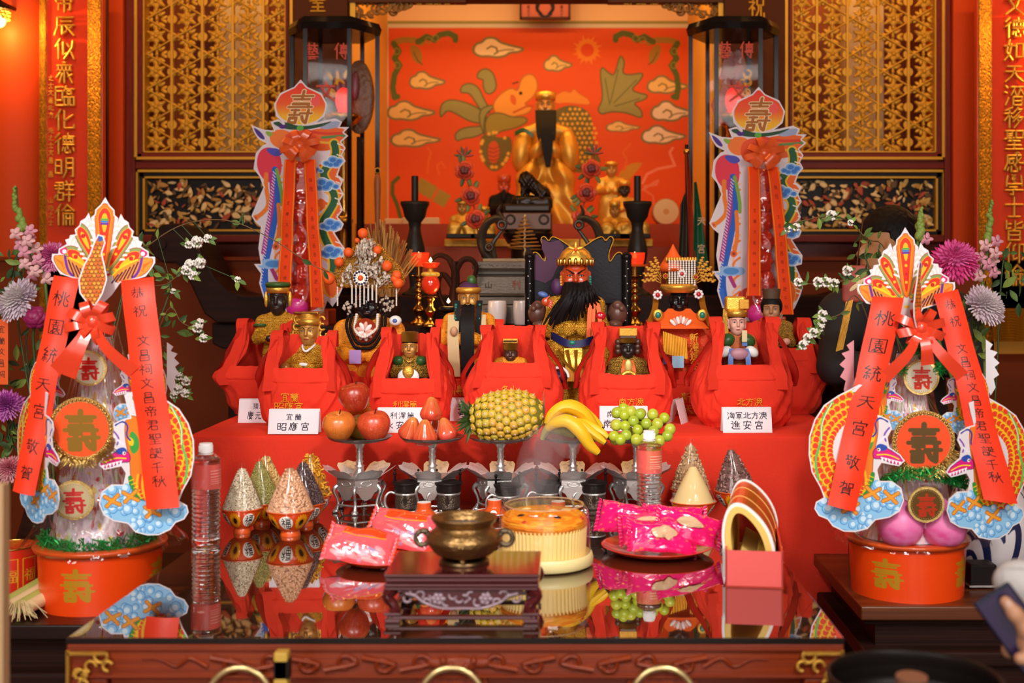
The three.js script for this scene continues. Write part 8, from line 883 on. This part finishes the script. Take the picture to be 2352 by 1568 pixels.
function spirea(pts,d,clusters,label,leaves=10){
const b=at(...pts[0],d),k=d / F,t=thing('spirea_branch',label,'flowering branch',b),L=([x,y],z=0)=>{const p=at(x,y,d).sub(b);return[p.x,p.y,z];},loc=pts.map((p,i)=>L(p,0.01*Math.sin(i*2))),c=curve(loc),q=rng(pts[0][0]+ pts[1][1]);const vs=V3(...(pts[0][0]< 1176?LV:RV)).sub(b);part('twig',tube([vs.toArray(),[vs.x*0.35,vs.y*0.6,vs.z*0.7],...loc],(u)=>0.0024*(1 - 0.6*u),60,5),mat([0.16,0.09,0.03],0.7),t);
for(const[x,y,r]of clusters){const o=L([x,y],0.008),m=part('blossom_cluster',spireaBall,whiteM,t,o);m.scale.setScalar(r*k);const near=c.getPoint(clamp((x - pts[0][0])/((pts[pts.length - 1][0]- pts[0][0])||1),0,1));part('twig',rod(near,o,0.0011,0.001,5),GRN[0],t);for(let i=0;i < 3;i++){const lf=part('leaf',leafGeo2,GRN[1 + i % 2],t,o,[q()- 0.5,q()- 0.5,q()*6.283]);lf.scale.setScalar((16 + q()*10)*k);}}
for(let i=0;i < leaves;i++){const p=c.getPoint(q()),lf=part('leaf',leafGeo2,GRN[i % 3],t,p.toArray(),[q()- 0.5,q()*2 - 1,q()*6.283]);lf.scale.setScalar((14 + q()*16)*k);}
}
const LV=[-1.10,0.84,-2.62],RV=[0.93,0.86,-2.68];
function foliage(px,py,d,n,spread,label){const b=at(px,py,d),k=d / F,t=thing('leafy_sprig',label,'foliage',b),q=rng(px);const vs=V3(...(px < 1176?LV:RV)).sub(b);part('stem',tube([vs.toArray(),[vs.x*0.4,vs.y*0.5,vs.z*0.6 - 0.01],[0,0,0],[0.01,spread*k*0.7,0]],0.002,16,5),GRN[0],t);for(let i=0;i < n;i++){const lf=part('leaf',leafGeo2,GRN[i % 3],t,[(q()- 0.5)*spread*k,(q()- 0.5)*spread*1.6*k,(q()- 0.5)*0.03],[q()- 0.5,q()*2 - 1,q()*6.283]);lf.scale.setScalar((18 + q()*24)*k);}}
mum(48,692,2.6,46,[[0.80,0.72,0.72],[0.72,0.60,0.68]],'white and pale lilac chrysanthemum at the left, beside the purple bloom',[-0.4,0.5,0.7],1.5,LV);mum(122,594,2.66,36,[[0.72,0.12,0.36],[0.75,0.25,0.45]],'pink chrysanthemum half hidden behind the left peacock card',[0,0.5,0.8],1.5,LV);mum(14,936,2.6,38,[[0.55,0.10,0.50],[0.68,0.2,0.6]],'bright purple-pink chrysanthemum low at the left picture edge',[0.1,0.7,0.7],1.5,LV);mum(22,1080,2.56,30,[[0.80,0.28,0.36],[0.8,0.4,0.42]],'salmon-pink chrysanthemum above the red can',[0.2,0.6,0.7],1.5,LV);
mum(2192,598,2.66,50,[[0.80,0.14,0.42],[0.72,0.05,0.25]],'large round bright pink chrysanthemum right of the right peacock card',[-0.1,0.8,0.6],2.1,RV);mum(2256,706,2.62,46,[[0.82,0.72,0.74],[0.76,0.62,0.68]],'white and pale lilac chrysanthemum at the right, beside the red ribbon',[0.4,0.6,0.7],1.5,RV);
{const d=2.58,k=d / F,p=at(80,728,d),t=thing('lisianthus','dark magenta rose-like bloom below the white chrysanthemum on the left','flower',p),m=mat([0.28,0.01,0.09],0.5);for(let j=0;j < 3;j++)for(let i=0;i < 6;i++){const a=i*1.047 + j*0.5;part('petal',xf(new THREE.SphereGeometry(1,10,7,0,6.283,0,1.5),[(16 - 5*j)*k*Math.cos(a),(16 - 5*j)*k*Math.sin(a),j*5*k],[1.3 - 0.4*Math.sin(a),0.4*Math.cos(a),0],[13*k,8*k,13*k]),m,t);}stalk(t,[[0,0,-0.005],[-0.01,-0.08,-0.02],V3(...LV).sub(p).toArray()],0.003);}
snapdragon([[36,430],[40,480],[56,530],[78,600],[106,672]],2.64,22,14,'tall pink snapdragon with green buds at the top left',LV);snapdragon([[2276,462],[2270,520],[2268,590],[2256,660]],2.7,16,10,'tall pink snapdragon with green buds at the top right',RV);snapdragon([[2116,478],[2112,520],[2106,580],[2110,640]],2.72,24,3,'green snapdragon spike in bud behind the right peacock card',RV);
spirea([[300,610],[350,560],[420,515],[520,506],[620,545],[720,610],[780,630]],2.72,[[400,668,7],[455,556,15],[480,548,11],[436,562,10]],'long thin flowering twig arching from the left tower to the silver crown');spirea([[330,690],[390,650],[436,612],[470,610]],2.7,[[440,610,16],[462,604,14],[430,620,13],[446,632,12],[548,642,8]],'white spirea twig with a dense cluster before the scroll end');spirea([[380,720],[420,740],[452,762],[466,780]],2.68,[[456,752,13],[462,740,10],[470,776,11]],'short white spirea twig hanging before the left red panel');spirea([[370,800],[395,850],[420,890],[436,900]],2.66,[[412,862,11],[430,874,12],[410,892,12],[428,902,11],[402,906,10]],'white spirea cluster low beside the left tower\u2019s right ribbon',14);
spirea([[2040,590],[1990,550],[1950,508],[1905,496],[1800,516]],2.74,[[1908,495,13],[1828,522,10],[1808,526,9],[1952,512,8]],'thin flowering twig reaching left across the right tall tower');spirea([[2020,640],[1960,640],[1900,652],[1830,650]],2.7,[[1945,622,13],[1878,648,13],[1898,648,13],[1916,650,11],[1832,648,11]],'white spirea twig with a row of clusters right of the right tall tower',16);spirea([[1975,690],[1930,720],[1890,740],[1850,790]],2.68,[[1888,722,12],[1886,738,12],[1882,752,11],[1868,764,12],[1854,776,12],[1844,792,12]],'curved white spirea chain over the right end bag');
[[30,640,2.68,26,80,'mixed green leaves behind the left snapdragon'],[60,800,2.68,26,100,'mixed green leaves under the dark magenta bloom'],[20,1000,2.62,22,70,'feathery green leaves at the left edge above the red can'],[300,600,2.72,10,60,'small green leaves right of the left peacock card'],[380,700,2.72,18,90,'green spirea leaves right of the left ribbon'],[2300,640,2.72,30,100,'thin green leaves between the right snapdragon and the couplet board'],[2236,770,2.66,20,70,'green leaves under the right white chrysanthemum'],[1990,600,2.72,14,70,'green spirea leaves left of the right peacock card']].forEach((a)=>foliage(...a));
// ---------- vases, side-table things, the helper on the right, the things at the picture's lower edge ----------
{const t=thing('vase','white vase with dark blue brush patterns behind the right tower','vase',V3(RV[0],0.685,RV[2]));part('body',smoothLathe([[0.05,0],[0.09,0.03],[0.1,0.1],[0.075,0.17],[0.055,0.2],[0.062,0.21],[0.05,0.205]],40),mat([1,1,1],0.25,{clearcoat:0.6,map:tex(512,256,(c)=>{c.fillStyle='#e4dee0';c.fillRect(0,0,512,256);const q=rng(6);c.strokeStyle=c.fillStyle='#1c2850';for(let i=0;i < 26;i++){c.lineWidth=4 + q()*16;c.beginPath();const x=q()*512,y=q()*256;c.moveTo(x,y);c.quadraticCurveTo(x + 40,y - 30,x + 60*q(),y + 60);c.stroke();}})}),t);
const v=thing('vase','dark flower vase hidden behind the left tower','vase',V3(LV[0],0.685,LV[2]));part('body',smoothLathe([[0.05,0],[0.08,0.05],[0.06,0.14],[0.06,0.18],[0.05,0.17]],30),MAT.darkWood,v);
const c=thing('red_tin','red and gold printed tin at the left edge of the side table','tin',at(24,0,2.45).setY(0.685));part('can',cyl(0.052,0.052,0.1,0,0,0,40),mat([1,1,1],0.3,{map:tex(512,256,(x)=>{x.fillStyle='#d82a14';x.fillRect(0,0,512,256);x.strokeStyle='#d8a024';x.lineWidth=4;for(let i=0;i < 8;i++){x.strokeRect(i*64 + 8,50,48,170);write(x,'福',i*64 + 32,134,40,60,'#d8a024',0.1);}})}),c);part('rim',xf(new THREE.TorusGeometry(0.052,0.002,6,40),[0,0.1,0],[Math.PI / 2,0,0]),MAT.brass,c);
const l=thing('leek_bundle','bundle of leeks with pale tangled roots left of the left tower','vegetables',at(50,0,2.31).setY(0.685)),q=rng(10),rt=[];for(let i=0;i < 90;i++){const a=q()*6.28,r=0.02 + q()*0.03;rt.push(tube([[0,0.02,0.03],[r*Math.cos(a)*0.8,0.02 + 0.02*q(),0.03 + r*0.4],[r*Math.cos(a)*1.4,0.004 + 0.012*q(),0.035 + r*Math.abs(Math.sin(a))]],0.0007,6,4));}part('roots',rt,MAT.cream,l).userData.kind='stuff';for(let i=0;i < 4;i++)part('stalk',rod([-0.03 + i*0.018,0.02,0.03],[-0.01 + i*0.02,0.03,-0.12],0.012,0.014,12),i % 2?MAT.cream:mat([0.45,0.52,0.12],0.5),l);}
single('hanging_slip','orange paper slip with black writing hanging at the left picture edge','paper slip',box(0.05,0.14,0.001),mat([1,1,1],0.6,{map:tex(128,320,(c)=>{c.fillStyle='#ee5a14';c.fillRect(0,0,128,320);writeColumn(c,'宜蘭文昌祠',92,50,270,36,'#3a1408',0.08);},false,false)}),at(-8,808,2.62));
single('door_post','pale wooden post at the lower left picture edge','post',box(0.02,1.06,0.02,0,0.53,0,0.002),mat([0.55,0.34,0.17],0.6),V3(at(-3,0,1.55).x,0,-1.55));
{const p=V3(at(648,0,1.68).x,0.1,-1.68),h=at(0,1494,1.68).y - 0.1,t=thing('wooden_rod','upright yellow wooden rod with a black band before the offering table','rod',p);part('shaft',box(0.019,h,0.02,0,h / 2,0,0.002),mat([0.62,0.38,0.05],0.45),t);part('black_band',box(0.021,0.028,0.022,0.0006,h - 0.024,-0.001,0.002),MAT.black,t);part('foot',box(0.06,0.1,0.06,0,-0.05,0,0.005),MAT.darkWood,t);}
{const d=1.42,k=d / F,p=at(2100,1560,d),t=thing('incense_pot','large round black pot at the lower right, close to the camera','pot',V3(p.x,p.y - 0.3,p.z - 0.0)),R=198*k;part('pot',smoothLathe([[R*0.6,0],[R*0.95,0.12],[R*0.98,0.24],[R*0.96,0.285],[R*1.0,0.297],[R,0.305],[R*0.94,0.3],[R*0.9,0.26],[0.001,0.24]],64),MAT.black,t);part('foot',cyl(R*0.5,R*0.6,p.y - 0.3,0,-(p.y - 0.3),0,40),MAT.darkWood,t);part('wooden_stick',rod([-0.01,0.24,0.02],[-0.01,0.312,0.025],0.016,0.018,18),mat([0.26,0.11,0.06],0.5),t);}
{const d=1.5,b=at(2400,1500,d),L=(x,y,z)=>{const p=at(x,y,d).sub(b);return[p.x,p.y,z];},skin=mat([0.55,0.27,0.15],0.5),t=thing('person','hand of a person holding a dark phone, reaching in from the right edge','person',b);
const bones=[[[2440,1560,-0.02],[2380,1470,0.0],0.034,0.026],[[2380,1470,0],[2352,1440,0.012],0.024,0.012],[[2352,1440,0.012],[2322,1402,0.014],0.0105,0.009],[[2322,1402,0.014],[2303,1376,0.01],0.009,0.0072],[[2376,1486,0.01],[2362,1500,0.02],0.014,0.010],[[2362,1500,0.02],[2330,1500,0.02],0.0095,0.008]].map(([a,c,r0,r1])=>[L(...a),L(...c),r0,r1]);for(let i=0;i < 4;i++)bones.push([L(2384,1478,-0.02),L(2352 - i*4,1450 + i*20,-0.03),0.012,0.009],[L(2352 - i*4,1450 + i*20,-0.03),L(2318 + i*6,1418 + i*24,-0.022),0.009,0.0072]);part('hand',solid((x,y,z)=>{let f=9;for(const[a,c,r0,r1]of bones)f=smin(f,sdBone(x,y,z,a,c,r0,r1),0.006);return f;},[-0.075,-0.09,-0.06],[0.06,0.11,0.05],0.003),skin,t);part('thumbnail',xf(egg(0.005,0.007,0.002),L(2308,1382,0.017),[0,0,0.6]),mat([0.65,0.4,0.3],0.3),t);
part('forearm',tube([[0.02,-0.03,-0.02],[0.16,-0.3,0.1],[0.3,-0.6,0.3]],0.045,12,14),MAT.black,t);
const ph=thing('phone','dark blue phone with a purple sheen on its screen, held at the right edge','phone',at(2334,1442,d));part('case',xf(box(0.052,0.105,0.008,0,0,0,0.004),[0,0,0],[0,-0.2,0.62]),mat([0.008,0.01,0.03],0.3,{specularIntensity:0.5}),ph);part('screen',xf(box(0.046,0.096,0.001,0,0,0.0045),[0,0,0],[0,-0.2,0.62]),mat([0.022,0.008,0.05],0.3),ph);const w=thing('white_cover','white mesh-textured rounded cover above the phone at the right edge','cover',at(2344,1388,1.56));part('cover',solid((x,y,z)=>smin(sdEgg(x,y,z,-0.004,0.03,0,0.03,0.024,0.02),sdBone(x,y,z,[0.002,0.028,0],[0.016,-0.012,0],0.024,0.017),0.02),[-0.05,-0.05,-0.04],[0.06,0.07,0.04],0.003,20),mat([0.62,0.58,0.56],0.9,{bumpMap:weaveTex,bumpScale:0.0008}),w);part('grip',rod([0.014,-0.02,0],[0.05,-0.1,0],0.014),MAT.black,w);}
{const d=3.3,k=d / F,b=V3(at(2072,0,d).x,0,-d),t=thing('person','dark-haired person in dark clothes bending behind the right offering tower','person',b),Y=(py)=>EYE -(py - VY)*k,X=(px)=>(px - 2072)*k,skin=mat([0.45,0.22,0.1],0.5),hc=[X(2042),Y(566),0];
const dk=mat([0.014,0.011,0.012],0.8),B=(x,y,z,a,c,r0,r1)=>sdBone(x,y,z,a,c,r0,r1);part('body',solid((x,y,z)=>{let f=B(x,y,z,[0,Y(700),-0.05],[0.02,0.85,-0.16],0.12,0.15);f=smin(f,B(Math.abs(x),y,z,[0.06,Y(705),-0.05],[0.14,Y(720),-0.05],0.07,0.065),0.06);f=smin(f,B(Math.abs(x),y,z,[0.16,Y(730),-0.05],[0.19,Y(840),0.04],0.055,0.045),0.04);f=smin(f,B(Math.abs(x),y,z,[0.19,Y(840),0.04],[0.07,Y(830),0.12],0.042,0.032),0.03);return smin(f,B(Math.abs(x),y,z,[0.08,0.85,-0.16],[0.09,0.02,-0.16],0.11,0.06),0.06);},[-0.32,-0.06,-0.34],[0.32,Y(640),0.2],0.012),dk,t);
part('head',solid((x,y,z)=>{let f=sdEgg(x,y,z,...hc,0.072,0.098,0.088);f=smin(f,sdEgg(x,y,z,hc[0]- 0.035,hc[1]- 0.055,0.02,0.045,0.045,0.05),0.03);f=smin(f,B(x,y,z,[hc[0]- 0.075,hc[1]- 0.005,0.02],[hc[0]- 0.086,hc[1]- 0.022,0.024],0.008,0.01),0.012);f=smin(f,sdEgg(x,y,z,hc[0]- 0.02,hc[1]- 0.01,0.085,0.012,0.026,0.012),0.01);return smin(f,B(x,y,z,[hc[0]+ 0.01,hc[1]- 0.06,-0.03],[0,Y(700),-0.05],0.05,0.058),0.03);},[-0.16,Y(720),-0.14],[0.14,Y(470),0.14],0.006),skin,t);
part('hair',solid((x,y,z)=>Math.max(sdEgg(x,y,z,hc[0]+ 0.006,hc[1]+ 0.018,-0.008,0.083,0.096,0.098)+ 0.002*noise(x*150,y*60,z*150),Math.min(hc[1]+ 0.035 - y,hc[0]- 0.02 - x)),[-0.14,hc[1]- 0.12,-0.14],[0.14,hc[1]+ 0.14,0.14],0.006),RB.hair,t);for(const z of[0.03,0.07])part('eye',egg(0.004,0.006,0.008,hc[0]- 0.068,hc[1]+ 0.008,z - 0.01),RB.ink,t);part('lips',egg(0.006,0.006,0.014,hc[0]- 0.074,hc[1]- 0.052,0.03),RB.lip,t);const bg=thing('patterned_pouch','dull red patterned pouch with a brown tassel left of the right tower','pouch',at(1968,690,2.95));part('pouch',box(0.07,0.09,0.02,0,0.04,0,0.008),mat([0.4,0.07,0.05],0.6),bg);for(let i=0;i < 5;i++)part('printed_petal',xf(egg(0.005,0.014,0.001),[0.012*Math.sin(i),0.04 + 0.012*Math.cos(i),0.0105],[0,0,-i]),MAT.cream,bg);part('tassel',strap([[-0.02,0,0.01],[-0.03,-0.05,0.012],[-0.045,-0.12,0.012]],0.018,[1,0.3,0],0.004),MAT.goldLeaf,bg);part('cord',rod([0,0.085,0],[0.02,0.2,-0.02],0.002),MAT.brown,bg);}
{const d=4.3,k=d / F,t=thing('valance','gold-embroidered valance with a fringe under the right couplet board','valance',at(2340,790,d));part('panel',box(120*k,76*k,0.02,0,44*k,0,0.004),paintedSparkle,t);const fl=[];for(let i=0;i < 40;i++)fl.push(rod([(-58 + i*3)*k,6*k,0.01],[(-58 + i*3)*k,-22*k,0.012],1.1*k,1.4*k,5));part('fringe',fl,MAT.goldLeaf,t).userData.kind='stuff';const hb=thing('black_device','dark grey electronic device behind the right offering tower','device',at(2290,0,2.7).setY(0.685));part('body',box(0.26,0.075,0.14,0.02,0.038,0,0.008),mat([0.035,0.032,0.03],0.45),hb);part('lid',box(0.25,0.03,0.13,0.02,0.09,-0.005,0.008),mat([0.05,0.045,0.04],0.4),hb);const b2=thing('small_black_box','small black box with a grey edge right of the right tub','box',at(2250,0,2.52).setY(0.685));part('body',box(0.055,0.05,0.05,0,0.025,0,0.004),MAT.black,b2);part('edge',box(0.06,0.004,0.055,0,0.006,0),MAT.pewter,b2);}
{const q=rng(70),t=thing('incense_smoke','faint pale incense smoke drifting before the pineapple and banana stands','smoke',at(1240,1150,2.62)),m=mat([0.9,0.85,0.85],1,{transparent:true,opacity:0.03,specularIntensity:0}),l=[];t.userData.kind='stuff';for(let i=0;i < 5;i++){const u=i / 4,r=0.02 + 0.016*q();l.push(xf(egg(r*1.1,r*(1.6 + q()),r),[(-0.03 + 0.06*u)+(q()- 0.5)*0.06,0.01 + 0.13*u,(q()- 0.5)*0.05],[0,0,(q()- 0.5)*1.2]));}part('smoke_wisps',l,m,t).castShadow=false;}
renderer.render(scene,camera);
